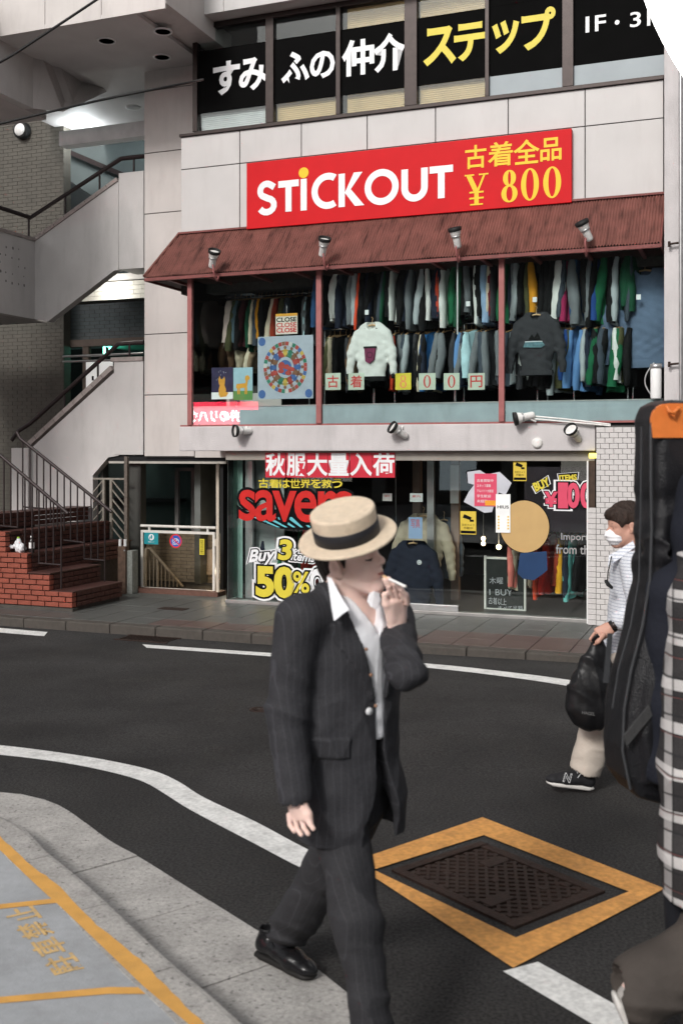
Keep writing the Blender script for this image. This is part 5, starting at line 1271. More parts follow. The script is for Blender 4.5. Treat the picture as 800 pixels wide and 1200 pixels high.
# displayed garments, facing the street
M_hw = mat('hanger_light_wood', (.55, .36, .2), .5, .1, 20)
def sweater(px, ytop, ybot, w, m, label, trim=None, cat='sweatshirt', spread=1.0, long=1.0):
    s, z1 = fp(px, ytop, w); z0 = fz(px, ybot, w); H = z1 - z0; k = H / .68
    c = Vector((s, w, z1)); V = lambda x, y, z: c + Vector((x * k * spread, y, z * k))
    sd_ = SDF(c + Vector((-.45 * k, -.16, -.8 * k)), c + Vector((.45 * k, .16, .06)), .010)
    f = ((0, 1, 0), .38)
    sd_.path([V(0, 0, -.10), V(0, 0, -.35), V(0, 0, -.58)], [.20 * k, .21 * k, .185 * k], .04, sq=f)
    sd_.cone(V(-.13, 0, -.07), V(.13, 0, -.07), .065 * k, .065 * k, .05, sq=((0, 1, 0), .7))
    for q in (-1, 1): sd_.path([V(q * .19, 0, -.10), V(q * .27, -.02, -.32), V(q * .30, -.03, -.60)], [.075 * k, .062 * k, .045 * k], .03, sq=((0, 1, 0), .8))
    sd_.cone(V(0, -.04, .03), V(0, -.02, -.01), .06 * k, .05 * k, .01, 'cut')
    sd_.half(V(0, 0, -.68), (0, 0, -1)); 
    sd_.wrinkle(lambda X, Y, Z: .004 * np.sin(38 * X + 9 * np.sin(7 * Z)) * np.clip((c.z - Z) * 2, 0, 1) + .003 * np.sin(60 * Z + 25 * X))
    t = thing(cat, label, 'clothing', c, F, 'clothes displayed facing the street')
    part('body', sd_.g(), m, t)
    def bandm(pts, rr_, nm):
        g = G(); g.tube(pts, rr_, 10, .6); part(nm, g, trim or m, t)
    bandm([V(.078 * math.cos(a), -.055 - .02 * math.sin(a) * 0, -.012 + .04 * math.sin(a)) for a in [math.pi + math.pi * i / 10 for i in range(11)]], .014 * k, 'collar')
    part('hem_band', G().tube([V(0, 0, -.675), V(0, 0, -.61)], [.187 * k, .196 * k], 24, .42) if False else G().lathe([(.185 * k, 0), (.195 * k, .03 * k), (.19 * k, .06 * k)], V(0, 0, -.69), Matrix.Diagonal((spread, .40, 1, 1))), trim or m, t)
    for q in (-1, 1): part('cuff', G().tube([V(q * .30, -.03, -.59), V(q * .302, -.03, -.66)], [.042 * k, .036 * k], 12), trim or m, t)
    part('hanger', G().tube([V(-.15, 0, -.01), V(-.06, 0, .025), V(0, 0, .035), V(.06, 0, .025), V(.15, 0, -.01)], .011, 8).tube([V(0, 0, .03), V(0, 0, .09), V(.01, 0, .12), V(-.01, 0, .135)], .004, 6), M_hw, t)
    return t, V
t, V = sweater(436, 384, 446, .22, cm('white', CC['white']), 'white sweatshirt with black neck and cuffs and a purple pocket, facing the street', cm('black', CC['black']))
yk = V(0, 0, 0).y - .10
g = G().prism([(V(-.07, 0, -.27).x, V(0, 0, -.27).z), (V(-.055, 0, -.44).x, V(0, 0, -.44).z), (V(.0, 0, -.47).x, V(0, 0, -.47).z), (V(.06, 0, -.42).x, V(0, 0, -.42).z), (V(.08, 0, -.27).x, V(0, 0, -.27).z)], yk - .012, yk + .05)
part('pocket', g, mat('plum_cloth', (.17, .03, .075), .85, .15, 20, .3), t)
part('pocket_band', G().box(V(-.078, 0, 0).x, V(.088, 0, 0).x, yk - .016, yk + .05, V(0, 0, -.275).z, V(0, 0, -.25).z), cm('black', CC['black']), t)
part('pocket_print', ring(G(), V(.005, 0, 0).x, V(0, 0, -.36).z, .04, .04, .03, .03, yk - .014, 20), mat('dark_print', (.06, .01, .03), .8), t)
t, V = sweater(628, 372, 439, .22, cm('charcoal', (72, 72, 76)), 'charcoal sweatshirt with a sea-and-bird print, facing the street beside the third post', spread=1.05)
yk = V(0, 0, 0).y - .088
g = G(); x0, x1 = V(-.13, 0, 0).x, V(.11, 0, 0).x; zq = V(0, 0, -.36).z
part('print', g.prism([(x0, zq), (x0 + .02, zq + .06), (x0 + .12, zq + .075), (x1 - .03, zq + .06), (x1, zq + .02), (x1 - .04, zq - .01)], yk - .012, yk + .05), mat('teal_print', (.10, .19, .22), .8, .3, 30), t)
g = G().prism([(x0 + .06, zq + .09), (x0 + .1, zq + .15), (x0 + .13, zq + .11), (x0 + .17, zq + .17), (x0 + .2, zq + .1), (x0 + .14, zq + .085)], yk - .012, yk + .05)
part('print', g, cm('black', CC['black']), t); part('print', G().box(x0 + .02, x1 - .03, yk - .014, yk + .05, zq + .06, zq + .068), M_whitev, t)
t, V = sweater(755, 322, 430, .55, cm('washed blue', (92, 108, 132)), 'large washed blue-grey shirt hanging at the right end of the upper window', spread=.95)
for px, y in ((429.5, 366), (626, 351), (747.5, 348), (548, 356)):
    s, z = fp(px, y, .3); single('size_tag', G().box(s - .025, s + .025, .3, .306, z - .03, z + .03), M_whitev, {429.5: 'small white size tag above the white sweatshirt', 626: 'small white size tag above the charcoal sweatshirt', 747.5: 'small white size tag on the dark green sweatshirt', 548: 'small white size tag right of the green sweatshirt, middle window'}[px], 'tag', (s, .3, z), F, 'white size tags')

# posters and cards in the window
def card(px0, px1, y1, y0, w, m, name, label, cat, t_=.004):
    s0, s1 = fs(px0, w), fs(px1, w); z1, z0 = fz(px0, y1, w), fz(px0, y0, w)
    t = thing(name, label, cat, ((s0 + s1) / 2, w, z0), F); part('sheet', G().box(s0, s1, w, w + t_, z0, z1), m, t); return t, s0, s1, z0, z1
M_cardg = mat('pale_green_card', (.46, .52, .44), .6); M_redink = mat('red_ink', (.50, .05, .05), .6)
for ch, a, b, m, lb in (('古', 381, 399, M_cardg, 'pale green card with the character 古 in red, leftmost of the price cards'), ('着', 408, 426.5, M_cardg, 'pale green card with the character 着 in red below the white sweatshirt'),
                    ('8', 463, 481.5, M_yelv, 'yellow card with a pale red 8, the only yellow price card'), ('0', 490.5, 510, M_cardg, 'pale green card with a red 0 next to the yellow card'), ('0', 519.5, 538, M_cardg, 'pale green card with a red 0 next to the 円 card'), ('円', 548, 567.5, M_cardg, 'pale green card with the character 円, rightmost of the price cards')):
    t, s0, s1, z0, z1 = card(a, b, 437.5, 457, .035, m, 'price_card', lb, 'card'); t['group'] = 'price cards on the upper window'
    if ch in '08':
        g = G(); c = (s0 + s1) / 2; h = z1 - z0
        if ch == '0': ring(g, c, (z0 + z1) / 2, .047, h * .38, .025, h * .33, .0335, 30)
        else: ring(g, c, z0 + h * .68, .035, h * .18, .02, h * .14, .0335, 24); ring(g, c, z0 + h * .32, .043, h * .21, .026, h * .165, .033, 24)
        part('lettering', g, M_redink if ch == '0' else mat('pinkish_ink', (.75, .2, .12), .6), t)
    else: part('lettering', text_g(ch, s0 + .03, s1 - .03, z0 + .03, z1 - .03, .0335, off=.015), M_redink, t)
M_cloth = mat('printed_cloth', (.36, .40, .46), .85, .06, 10, .2, 40)
t, s0, s1, z0, z1 = card(302, 367, 395, 468, .06, M_cloth, 'wall_hanging', 'square pale blue cloth printed with a ring of flags and figures round a globe', 'wall hanging')
cx_, cz_ = (s0 + s1) / 2, (z0 + z1) / 2 + .0; Rr = (z1 - z0) * .41; y = .058
cols = [mat('print_' + n, c, .8) for n, c in (('red', (.35, .06, .05)), ('green', (.04, .18, .12)), ('yellow', (.5, .35, .08)), ('blue', (.06, .12, .3)), ('white', (.5, .5, .48)), ('brown', (.2, .1, .06)))]
for k in range(36): part('flag', ring(G(), cx_, cz_, Rr * .92, Rr, Rr * .92 * .85, Rr * .85, y, 3, 2 * math.pi * k / 36, 2 * math.pi * (k + .92) / 36), cols[(0, 1, 0, 2, 3, 0, 1, 4, 0, 5)[k % 10]], t)
for k in range(16):
    a = 2 * math.pi * k / 16; q = .62; x, z = cx_ + Rr * .92 * q * math.cos(a), cz_ + Rr * q * math.sin(a); g = G()
    ca, sa = math.cos(a), math.sin(a)
    pf = lambda u, v: (x + ca * v + sa * u, y - .0005, z + sa * v - ca * u)
    g.quad(pf(-.045, -.07), pf(.045, -.07), pf(.02, .03), pf(-.02, .03)); g.quad(pf(-.05, .0), pf(.05, .0), pf(.045, .018), pf(-.045, .018))
    part('figure', g, cols[(3, 0, 5, 1, 2, 0, 3, 5)[k % 8]], t)
    part('figure_head', disc(G(), x + ca * .05, z + sa * .05, .022, .022, y - .001, 10), cols[5], t)
part('globe', disc(G(), cx_, cz_, Rr * .27, Rr * .29, y - .0005), cols[3], t)
g = G(); rr = random.Random(2)
for k in range(6):
    a = rr.uniform(0, 6.3); d = rr.uniform(.02, .11); disc(g, cx_ + d * math.cos(a), cz_ + d * math.sin(a), rr.uniform(.03, .055), rr.uniform(.025, .05), y - .001 - k * .0002, 9)
part('globe_land', g, cols[0], t)
for (a, b) in ((.08, .92), (.08, .08), (.92, .08)): part('corner_disc', disc(G(), s0 + (s1 - s0) * a, z0 + (z1 - z0) * b, .05, .055, y), cols[3], t)
def animal(t, s0, s1, z0, z1, m, kind, y):
    U = lambda a, b: (s0 + (s1 - s0) * a, z0 + (z1 - z0) * b)
    g = G()
    if kind == 'fox':
        g.quad(*[(p[0], y, p[1]) for p in (U(.34, .12), U(.66, .12), U(.68, .3), U(.58, .5), U(.42, .5), U(.34, .3))]); g.quad(*[(p[0], y - .0003, p[1]) for p in (U(.36, .46), U(.62, .46), U(.64, .62), U(.6, .72), U(.55, .63), U(.44, .63), U(.38, .74), U(.33, .6))])
        g.quad(*[(p[0], y - .0006, p[1]) for p in (U(.4, .06), U(.7, .08), U(.8, .2), U(.7, .22), U(.5, .16), U(.38, .14))])
    else:
        g.quad(*[(p[0], y, p[1]) for p in (U(.2, .36), U(.7, .38), U(.72, .52), U(.22, .5))]); g.quad(*[(p[0], y - .0003, p[1]) for p in (U(.62, .42), U(.72, .42), U(.78, .66), U(.66, .66))]); g.quad(*[(p[0], y - .0006, p[1]) for p in (U(.6, .62), U(.86, .62), U(.86, .7), U(.76, .76), U(.64, .74))])
        for q in (.22, .3, .6, .67): g.quad(*[(p[0], y - .0009, p[1]) for p in (U(q, .18), U(q + .05, .18), U(q + .06, .4), U(q - .01, .4))])
        g.quad(*[(p[0], y - .0012, p[1]) for p in (U(.14, .38), U(.2, .36), U(.24, .5), U(.18, .5))])
    part('animal_drawing', g, m, t)
M_or = mat('orange_print', (.62, .30, .04), .7)
t, s0, s1, z0, z1 = card(248, 273, 431, 468, .06, mat('night_print', (.025, .02, .06), .6, .3, 10), 'picture_poster', 'night-blue poster with a sitting orange fox, left of the dog poster', 'poster')
part('snow', G().box(s0, s1, .058, .0597, z0, z0 + .09), M_whitev, t); animal(t, s0, s1, z0, z1, M_or, 'fox', .0565)
part('stars', (lambda g: [disc(g, s0 + .03 + .2 * rr.random(), z0 + .25 + .12 * rr.random(), .004, .004, .0575, 6) for _ in range(9)] and g)(G()), M_whitev, t, kind='stuff')
t, s0, s1, z0, z1 = card(273.5, 296, 431, 469, .062, mat('pale_sky_print', (.30, .45, .52), .6), 'picture_poster', 'pale blue poster with a standing orange dog on green grass', 'poster')
part('grass_print', G().box(s0, s1, .0605, .0617, z0, z0 + .12), mat('green_print', (.1, .24, .07), .7), t); animal(t, s0, s1, z0, z1, M_or, 'dog', .059)
t, s0, s1, z0, z1 = card(323, 348.5, 368, 392, .045, mat('cream_card', (.62, .58, .52), .6), 'close_sign', 'small hanging card with CLOSE written three times', 'sign')
part('top_band', G().box(s0, s1, .043, .0445, z1 - .035, z1 - .0), M_or, t)
for k, m in enumerate((M_black, M_redink, M_redv)): part('lettering', text_g('CLOSE', s0 + .015, s1 - .015, z1 - .105 - k * .068, z1 - .05 - k * .068, .043, off=.03), m, t)
part('hook', G().tube([((s0 + s1) / 2, .05, z1), ((s0 + s1) / 2, .05, z1 + .1)], .006, 6), M_chrome, t)

# ---------------------------------------------------------------- ground floor window: film lettering and bills
M_pinkred = mat('bill_red', (.52, .03, .05), .3, .08, 6, 0)
wq = wG - .008
for k, (ch, a, b) in enumerate((('秋', 311, 334.5), ('服', 335.5, 359), ('大', 359.5, 384), ('量', 384.5, 409), ('入', 410, 436), ('荷', 436.5, 462.5))):
    t, s0, s1, z0, z1 = card(a, b, 530.5 + .0 * k, 559.5, wq - .045, M_pinkred, 'window_bill', f"{('leftmost', 'second', 'third', 'fourth', 'fifth', 'rightmost')[k]} of the six red bills over the window, white character {ch}", 'poster'); t['group'] = 'red bills above the entrance'
    part('lettering', text_g(ch, s0 + .012, s1 - .012, z0 + .03, z1 - .012, wq - .048, off=.025), M_whitev, t)
def layered(parent, body, xa, xb, y1, y0, w, layers, **kw):
    s0, s1 = fs(xa, w), fs(xb, w); z1, z0 = fz(xa, y1, w), fz(xa, y0, w)
    for k, (off, m) in enumerate(layers): part('lettering', text_g(body, s0, s1, z0, z1, w - .0015 * k, off=off, **kw), m, parent)
wl = wG - .004
sv = thing('window_lettering', 'big red savers film lettering with black edges and pale blue rays on the window', 'lettering', (fs(340, wl), wl, fz(340, 610, wl)), F)
s_c = fs(372, wl); z_v = fz(372, 625, wl)
M_ray = mat('pale_blue_vinyl', (.12, .45, .52), .4)
def ray_(xa, xb, ya, xc, xd, yb): return G().quad(*[(fp(x, y, wl + .001)[0], wl + .001, fp(x, y, wl + .001)[1]) for x, y in ((xc, yb), (xd, yb), (xb, ya), (xa, ya))])
part('shadow', G().quad(*[(fp(x, y, wl + .003)[0], wl + .003, fp(x, y, wl + .003)[1]) for x, y in ((293, 608), (330, 620), (372, 622), (404, 618), (408, 590), (285, 600))]), M_black, sv)
for k in range(8): part('ray', ray_(296 + k * 13, 303 + k * 13, 606, 325 + k * 9, 328 + k * 9, 618), M_ray, sv)
layered(sv, 'savers', 281, 412, 575, 609, wl - .003, [(.06, M_black), (.016, mat('savers_red', (.50, .018, .015), .4, .1, 8))], space=.9)
yt = thing('window_lettering', 'line of yellow Japanese film lettering above the red word', 'lettering', (fs(350, wl), wl, fz(350, 572, wl)), F)
for k, ch in enumerate('古着は世界を救う'):
    a = 303 + k * 12.3; layered(yt, ch, a, a + 11.6, 561, 571.5, wl - .003, [(.05, M_black), (.02, M_yelv)])
by = thing('window_lettering', 'white outlined Buy 3 items lettering in script', 'lettering', (fs(320, wl), wl, fz(320, 664, wl)), F)
layered(by, 'Buy', 292, 322, 643, 661, wl - .003, [(.16, M_whitev), (.10, M_black), (.03, M_whitev)], shear=.25, skew=.12)
layered(by, '3', 327, 341, 633, 655, wl - .006, [(.16, M_whitev), (.09, M_black), (.04, M_yelv)], shear=.1)
layered(by, 'items', 341, 369, 648, 657, wl - .003, [(.2, M_whitev), (.11, M_black), (.02, M_whitev)], shear=.3, skew=-.05)
fy = thing('window_lettering', 'fat yellow 50%OFF lettering with white and black outlines', 'lettering', (fs(335, wl), wl, fz(335, 697, wl)), F)
layered(fy, '50', 302, 343, 665, 697, wl - .003, [(.15, M_whitev), (.10, M_black), (.05, M_yelv)])
layered(fy, '%', 344, 362, 670, 694, wl - .006, [(.14, M_whitev), (.08, M_black), (.02, M_yelv)])
layered(fy, 'OFF', 364, 400, 668, 696, wl - .003, [(.15, M_whitev), (.10, M_black), (.05, M_whitev)])
M_pink = mat('pink_bill', (.62, .07, .13), .4, .06, 6, 0)
# shirt-shaped sticker, pink bill, white bill
g = G(); q = [(547, 553), (562, 551), (570, 556), (585, 553), (599, 566), (592, 580), (584, 577), (576, 600), (567, 601), (556, 595), (543, 588), (549, 576), (555, 568), (548, 566)]
tsx = thing('shirt_sticker', 'white shirt-shaped sticker behind the pink bill', 'sticker', (*[fp(570, 600, wl)[0]], wl, fp(570, 600, wl)[1]), F)
ctr = (sum(a for a, b in q) / len(q), sum(b for a, b in q) / len(q))
part('border', g.quad(*[(fp(x, y, wl)[0], wl, fp(x, y, wl)[1]) for x, y in [(ctr[0] + (a - ctr[0]) * 1.06, ctr[1] + (b - ctr[1]) * 1.07) for a, b in q][::-1]]), M_black, tsx)
part('face', G().quad(*[(fp(x, y, wl - .0015)[0], wl - .0015, fp(x, y, wl - .0015)[1]) for x, y in q[::-1]]), mat('pale_lilac_vinyl', (.50, .51, .56), .5), tsx)
t, s0, s1, z0, z1 = card(555.5, 581.5, 555, 593, wl - .008, M_pink, 'window_bill', 'pink bill with lines of white lettering over the shirt sticker', 'poster')
for k, tx in enumerate(('古着買取中', 'スタッフ募集', 'アルバイト大歓迎', '学生歓迎', '未経験OK')): part('lettering', text_g(tx, s0 + .03, s1 - .04 - (k % 2) * .03, z1 - .1 - k * .062, z1 - .065 - k * .062, wl - .0095), M_whitev, t)
part('orange_patch', G().box(s0 + .13, s1 - .01, wl - .0098, wl - .0082, z0 + .01, z0 + .07), mat('orange_vinyl', (.75, .32, .03), .4), t)
t, s0, s1, z0, z1 = card(580.5, 597.5, 579, 624, wl - .012, mat('white_bill_paper', (.82, .83, .82), .4), 'window_bill', 'tall white bill with dark capital letters and yellow marks', 'poster')  # plain white paper, no glow of its own
part('lettering', text_g('HIUS', s0 + .02, s1 - .02, z1 - .17, z1 - .135, wl - .0135, off=.02), M_black, t)
for k in range(5):
    for a in (.025, .14): part('yellow_mark', G().box(s0 + a, s0 + a + .018, wl - .0135, wl - .0122, z0 + .04 + k * .035, z0 + .06 + k * .035), M_yelg, t)
def camera_sticker(xa, xb, y1, y0, label):
    t, s0, s1, z0, z1 = card(xa, xb, y1, y0, wl - .004, mat('warning_yellow', (.62, .46, .06), .4, .08, 8, 0), 'camera_sticker', label, 'sticker'); W_, H_ = s1 - s0, z1 - z0; y = wl - .0055
    part('camera_symbol', G().quad((s0 + W_ * .15, y, z0 + H_ * .72), (s0 + W_ * .65, y, z0 + H_ * .62), (s0 + W_ * .72, y, z0 + H_ * .74), (s0 + W_ * .25, y, z0 + H_ * .88)), M_black, t)
    part('camera_bracket', G().quad((s0 + W_ * .6, y - .0004, z0 + H_ * .55), (s0 + W_ * .85, y - .0004, z0 + H_ * .55), (s0 + W_ * .85, y - .0004, z0 + H_ * .64), (s0 + W_ * .6, y - .0004, z0 + H_ * .64)), M_black, t)
    part('lettering', text_g('防犯カメラ', s0 + W_ * .12, s1 - W_ * .12, z0 + H_ * .36, z0 + H_ * .46, y), M_black, t); part('lettering', text_g('作動中', s0 + W_ * .2, s1 - W_ * .2, z0 + H_ * .22, z0 + H_ * .33, y), M_black, t)
    part('black_band', G().box(s0 + .006, s1 - .006, y, y + .001, z0 + H_ * .04, z0 + H_ * .16), M_black, t)
camera_sticker(601, 616.5, 538.5, 563.5, 'yellow security camera sticker high on the window')
camera_sticker(539, 557.5, 599, 626, 'yellow security camera sticker low on the sliding door')
bi = thing('window_lettering', 'yellow BUY ITEMS and fat pink price lettering with white outlines', 'lettering', (fs(660, wl), wl, fz(660, 597, wl)), F)
part('backing', fbox(614, 687, 547, 622, wl + .012), mat('plum_black_film', (.014, .008, .012), .4, .3, 3), bi)
def tile_(pts, ins, m1, m2):
    cxm = sum(a for a, b in pts) / 4; czm = sum(b for a, b in pts) / 4
    for k, (f, m) in enumerate(((1, m1), (ins, m2))):
        part('lettering_plate', G().quad(*[(fp(cxm + (x - cxm) * f, czm + (y - czm) * f, wl - .001 * k)[0], wl - .0015 * k, fp(cxm + (x - cxm) * f, czm + (y - czm) * f, wl)[1]) for x, y in pts[::-1]]), m, bi)
tile_([(622, 570), (642, 556.5), (645, 567), (627, 579)], .9, M_whitev, M_black); tile_([(652, 555), (678, 553), (677, 562), (654, 565.5)], .92, M_whitev, M_black)
layered(bi, 'BUY', 625, 643, 563, 572.5, wl - .005, [(.05, M_yelv)], rot=R(24)); layered(bi, 'ITEMS', 655, 675, 556.5, 562.5, wl - .005, [(.04, M_yelv)], rot=R(4))
layered(bi, '¥', 639, 651.5, 577, 593, wl - .003, [(.14, M_whitev), (.09, M_black), (.045, M_pink)])
for ch, a, b in (('1', 656, 662.5), ('0', 665, 677.5), ('0', 680.5, 693)): layered(bi, ch, a, b, 567, 594, wl - .004, [(.12, M_whitev), (.08, M_black), (.04, M_pink)])
im = thing('window_lettering', 'small grey Import from the lettering low on the right of the window', 'lettering', (fs(670, wl), wl, fz(670, 648, wl)), F)
M_gryv = mat('grey_vinyl', (.3, .3, .3), .5)
layered(im, 'Import', 657, 689, 624.5, 635, wl - .003, [(.05, M_black), (.012, M_gryv)]); layered(im, 'from th', 651, 689, 638, 648.5, wl - .003, [(.05, M_black), (.012, M_gryv)])
ds = thing('round_sticker', 'large plain tan disc sticker in the middle of the right window', 'sticker', (fs(614, wl), wl, fz(614, 648, wl)), F)
s, z = fp(614, 617, wl); part('border', disc(G(), s, z, fs(644, wl) - s, z - fz(614, 648.5, wl), wl + .002, 44), M_black, ds); part('face', disc(G(), s, z, fs(643, wl) - s, z - fz(614, 647.5, wl), wl, 44), mat('tan_vinyl', (.50, .33, .14), .5, .05, 5, 0), ds)
b2 = thing('round_sticker', 'plain dark blue rounded sticker below the tan disc', 'sticker', (fs(624, wl), wl, fz(624, 682, wl)), F)
g = G(); q = [(609, 648), (640, 646), (641, 668), (634, 674), (625, 680), (612, 678), (606, 672)]; part('face', g.quad(*[(fp(x, y, wl)[0], wl, fp(x, y, wl)[1]) for x, y in q[::-1]]), mat('denim_vinyl', (.012, .04, .11), .5, .1, 5, 0), b2)
# bills inside the door
for a, b, y1, y0, rgb, lb in ((480, 495, 578, 588, (.5, .5, .5), 'small white paper inside the sliding door'), (478.5, 494.5, 606, 631, (.22, .32, .5), 'blue and red picture bill inside the sliding door'), (448, 459, 578, 587, (.45, .4, .4), 'small pale tag beside the hat brim, inside the door')):
    t, s0, s1, z0, z1 = card(a, b, y1, y0, .45, mat('bill_%d' % a, rgb, .5), 'window_bill', lb, 'poster')
    part('lettering', text_g('写真' if b == 494.5 else '案内', s0 + .03, s1 - .03, (z0 + z1) / 2, z1 - .02, .448), M_redink, t)
# chalkboard
wbd = .6; ab = thing('chalkboard', 'white framed chalkboard easel with chalk writing standing inside the window', 'chalkboard', (fs(595, wbd), wbd, SZ + .03), F)
def fq(px, py, w=wbd): s, z = fp(px, py, w); return (s, w, z)
z1, z0 = fz(571, 651, wbd), fz(567, 718, wbd); a0_, a1_ = fs(567, wbd), fs(616, wbd)
part('board', G().box(a0_ + .03, a1_ - .03, wbd, wbd + .012, z0 + .06, z1 - .04), mat('chalkboard_black', (.012, .014, .013), .7, .3, 8), ab)
for a, b, c, d in ((a0_, a0_ + .025, SZ + .03, z1), (a1_ - .025, a1_, SZ + .03, z1 - .0)): part('frame_leg', G().box(a, b, wbd - .012, wbd + .015, c, d), M_wf, ab)
for q in (z0 + .04, z1 - .04): part('frame_bar', G().box(a0_ + .026, a1_ - .026, wbd - .011, wbd + .014, q, q + .025), M_wf, ab)
M_chalk = mat('chalk', (.35, .35, .37), .9, .3, 60)
for tx, a, b, y1, y0, rr_ in (('木曜', 573, 589, 676, 684, .03), ('1 BUY', 573, 600, 690, 697, .02), ('古着以上', 572, 593, 700, 708, -.05), ('すべて半額', 583, 612, 709, 716, .05)):
    part('lettering', text_g(tx, fs(a, wbd), fs(b, wbd), fz(a, y0, wbd), fz(a, y1, wbd), wbd - .003, off=.004, rot=rr_), M_chalk, ab)
# inside rack with bright shirts
ri = .75
hang_row([(602, 'salmon', .9), (612, 'cream', .9), (621, 'beige', .8), (629, 'orange red', .9), (637, 'red', 1), (645, 'red', 1.1), (651, 'rust red', 1), (657, 'yellow', 1.2), (664, 'navy', 1), (670, 'turquoise', 1), (676, 'turquoise', .8), (682, 'black', 1)], 625, 695, ri, 'the ground floor rail', 'shirt', group='bright shirts inside the ground floor', ref=640)
t = thing('clothes_rack', 'chrome rail with bright shirts inside the ground floor window', 'clothes rack', (fs(645, ri), ri, SZ + .03), F)
part('rail', G().tube([(fs(598, ri), ri, fz(640, 618, ri)), (fs(690, ri), ri, fz(640, 618, ri))], .013, 8), M_chrome, t)
for p in (600, 688): part('upright', G().tube([(fs(p, ri), ri, SZ + .03), (fs(p, ri), ri, fz(640, 618, ri))], .013, 8), M_chrome, t)
sweater(484, 640, 715, .62, cm('deep navy', (20, 26, 42)), 'deep navy jersey with a small emblem hanging inside the sliding door')
s, z = fp(491, 659, .5); single('emblem_badge', ring(G(), s, z, .03, .03, .02, .02, .5, 16).box(s - .012, s + .012, .5, .502, z - .012, z + .012), M_whitev, 'small round white emblem on the deep navy jersey', 'badge', (s, .5, z), F)
sweater(496, 608, 680, 1.05, cm('beige', CC['beige']), 'beige zip jacket hanging behind the deep navy jersey', spread=1.1)
sweater(520, 612, 676, 1.3, cm('slate grey', CC['slate grey']), 'slate grey jacket behind the beige jacket, inside the shop', spread=.7)
hang_row([(312, 'navy', 1.2), (322, 'white', 1.2), (331, 'green', .8), (343, 'black', 1.2), (353, 'dark green', 1), (364, 'red', 1.2), (376, 'navy', 1.2)], 612, 700, .9, 'the rail behind savers', 'jacket', group='jackets behind the lettered window', ref=340)
# lamps that glow at the back of the shop
M_warmb = mat('warm_bulb', (1, .72, .42), emit=9, bump=0)
for k, (px, py, r_) in enumerate(((584, 641, .035), (566, 631, .03), (566, 637, .03))):
    s, z = fp(px, py, 1.6); t = thing('display_lamp', ('round warm lamp glowing beside the chalkboard', 'upper one of two small warm lamps deep in the shop', 'lower one of two small warm lamps deep in the shop')[k], 'lamp', (s, 1.6, z), F)
    part('bulb', G().lathe([(0, -r_), (r_ * .7, -r_ * .7), (r_, 0), (r_ * .7, r_ * .7), (0, r_)], (s, 1.6, z), None, 14), M_warmb, t); part('stem', G().tube([(s, 1.6, z + r_), (s, 1.6, z + .5)], .006, 6), M_alu, t)
lamp('shop_lamp_light', 'POINT', (fs(584, 1.4), 1.4, fz(584, 641, 1.4)), 5, (1, .72, .45), .05)

# ================================================================ ACROSS THE ROAD, BEHIND THE CAMERA
ob = thing('opposite_building', 'low dark-windowed building on the near side of the street behind the viewer', 'building', (0, -26, 0), F)
M_opp = mat('opposite_wall', (.16, .15, .145), .7, .1, 2); M_opg = mat('opposite_glass', (.02, .022, .025), .15, .1, 2, 0)
part('wall', G().box(-32, 34, -32, -26, 0, 9), M_opp, ob)
for fl_ in range(2):
    for k in range(16): part('window', G().box(-31 + k * 4, -28 + k * 4, -25.98, -25.9, (.6, 3.9)[fl_], (2.8, 6.2)[fl_]), M_opg, ob)
a, b = fs(205, 25.8), fs(300, 25.8); z1, z0 = fz(250, 471, 25.8), fz(250, 500, 25.8)
rs_ = thing('lit_sign', 'long lit red sign with white Japanese lettering on the building behind the viewer', 'sign', ((a + b) / 2, -25.7, z0), F)
part('box', G().box(a, b, -25.9, -25.7, z0, z1), mat('sign_lit_red', (1, .04, .09), emit=16, bump=0), rs_)
part('lettering', (lambda g: g)(text_g('三井のリハウス', fs(211, 25.8), fs(294, 25.8), fz(250, 494, 25.8), fz(250, 481, 25.8), -25.69, off=.03, flip=True)), mat('sign_lit_white', (1, .95, .95), emit=45, bump=0), rs_)
M_lit1 = mat('added_glow_warm', (1, .93, .82), emit=1.6, bump=0); M_lit2 = mat('added_glow_cool', (.8, .92, 1), emit=1.6, bump=0); M_ow = mat('opposite_cladding', (.5, .49, .47), .5)
for k, (a, b, z0, z1, m) in enumerate(((-13, -10.5, .8, 2.6, M_lit1), (-7, -5.6, .5, 2.5, M_lit2), (-2.5, -.6, .9, 2.7, M_lit1), (4.2, 5.1, .4, 2.6, M_lit2), (7, 9.8, .8, 2.5, M_lit1), (12, 13, .6, 2.6, M_lit2))):
    part('added_glow_panel', G().box(a, b, -25.86, -25.8, z0, z1), m, ob)  # glowing panels added to give the shop glass bright reflections
for a, b, z0, z1 in ((-15, -4, 3.0, 3.6), (-3.6, 1.2, 2.95, 3.5), (3, 11, 3.0, 3.7)): part('fascia', G().box(a, b, -25.9, -25.5, z0, z1), M_ow, ob)
for a in (-9.6, -4.6, .4, 3, 6.1, 10.6): part('pier', G().box(a, a + .5, -25.9, -25.6, 0, 3), M_ow, ob)
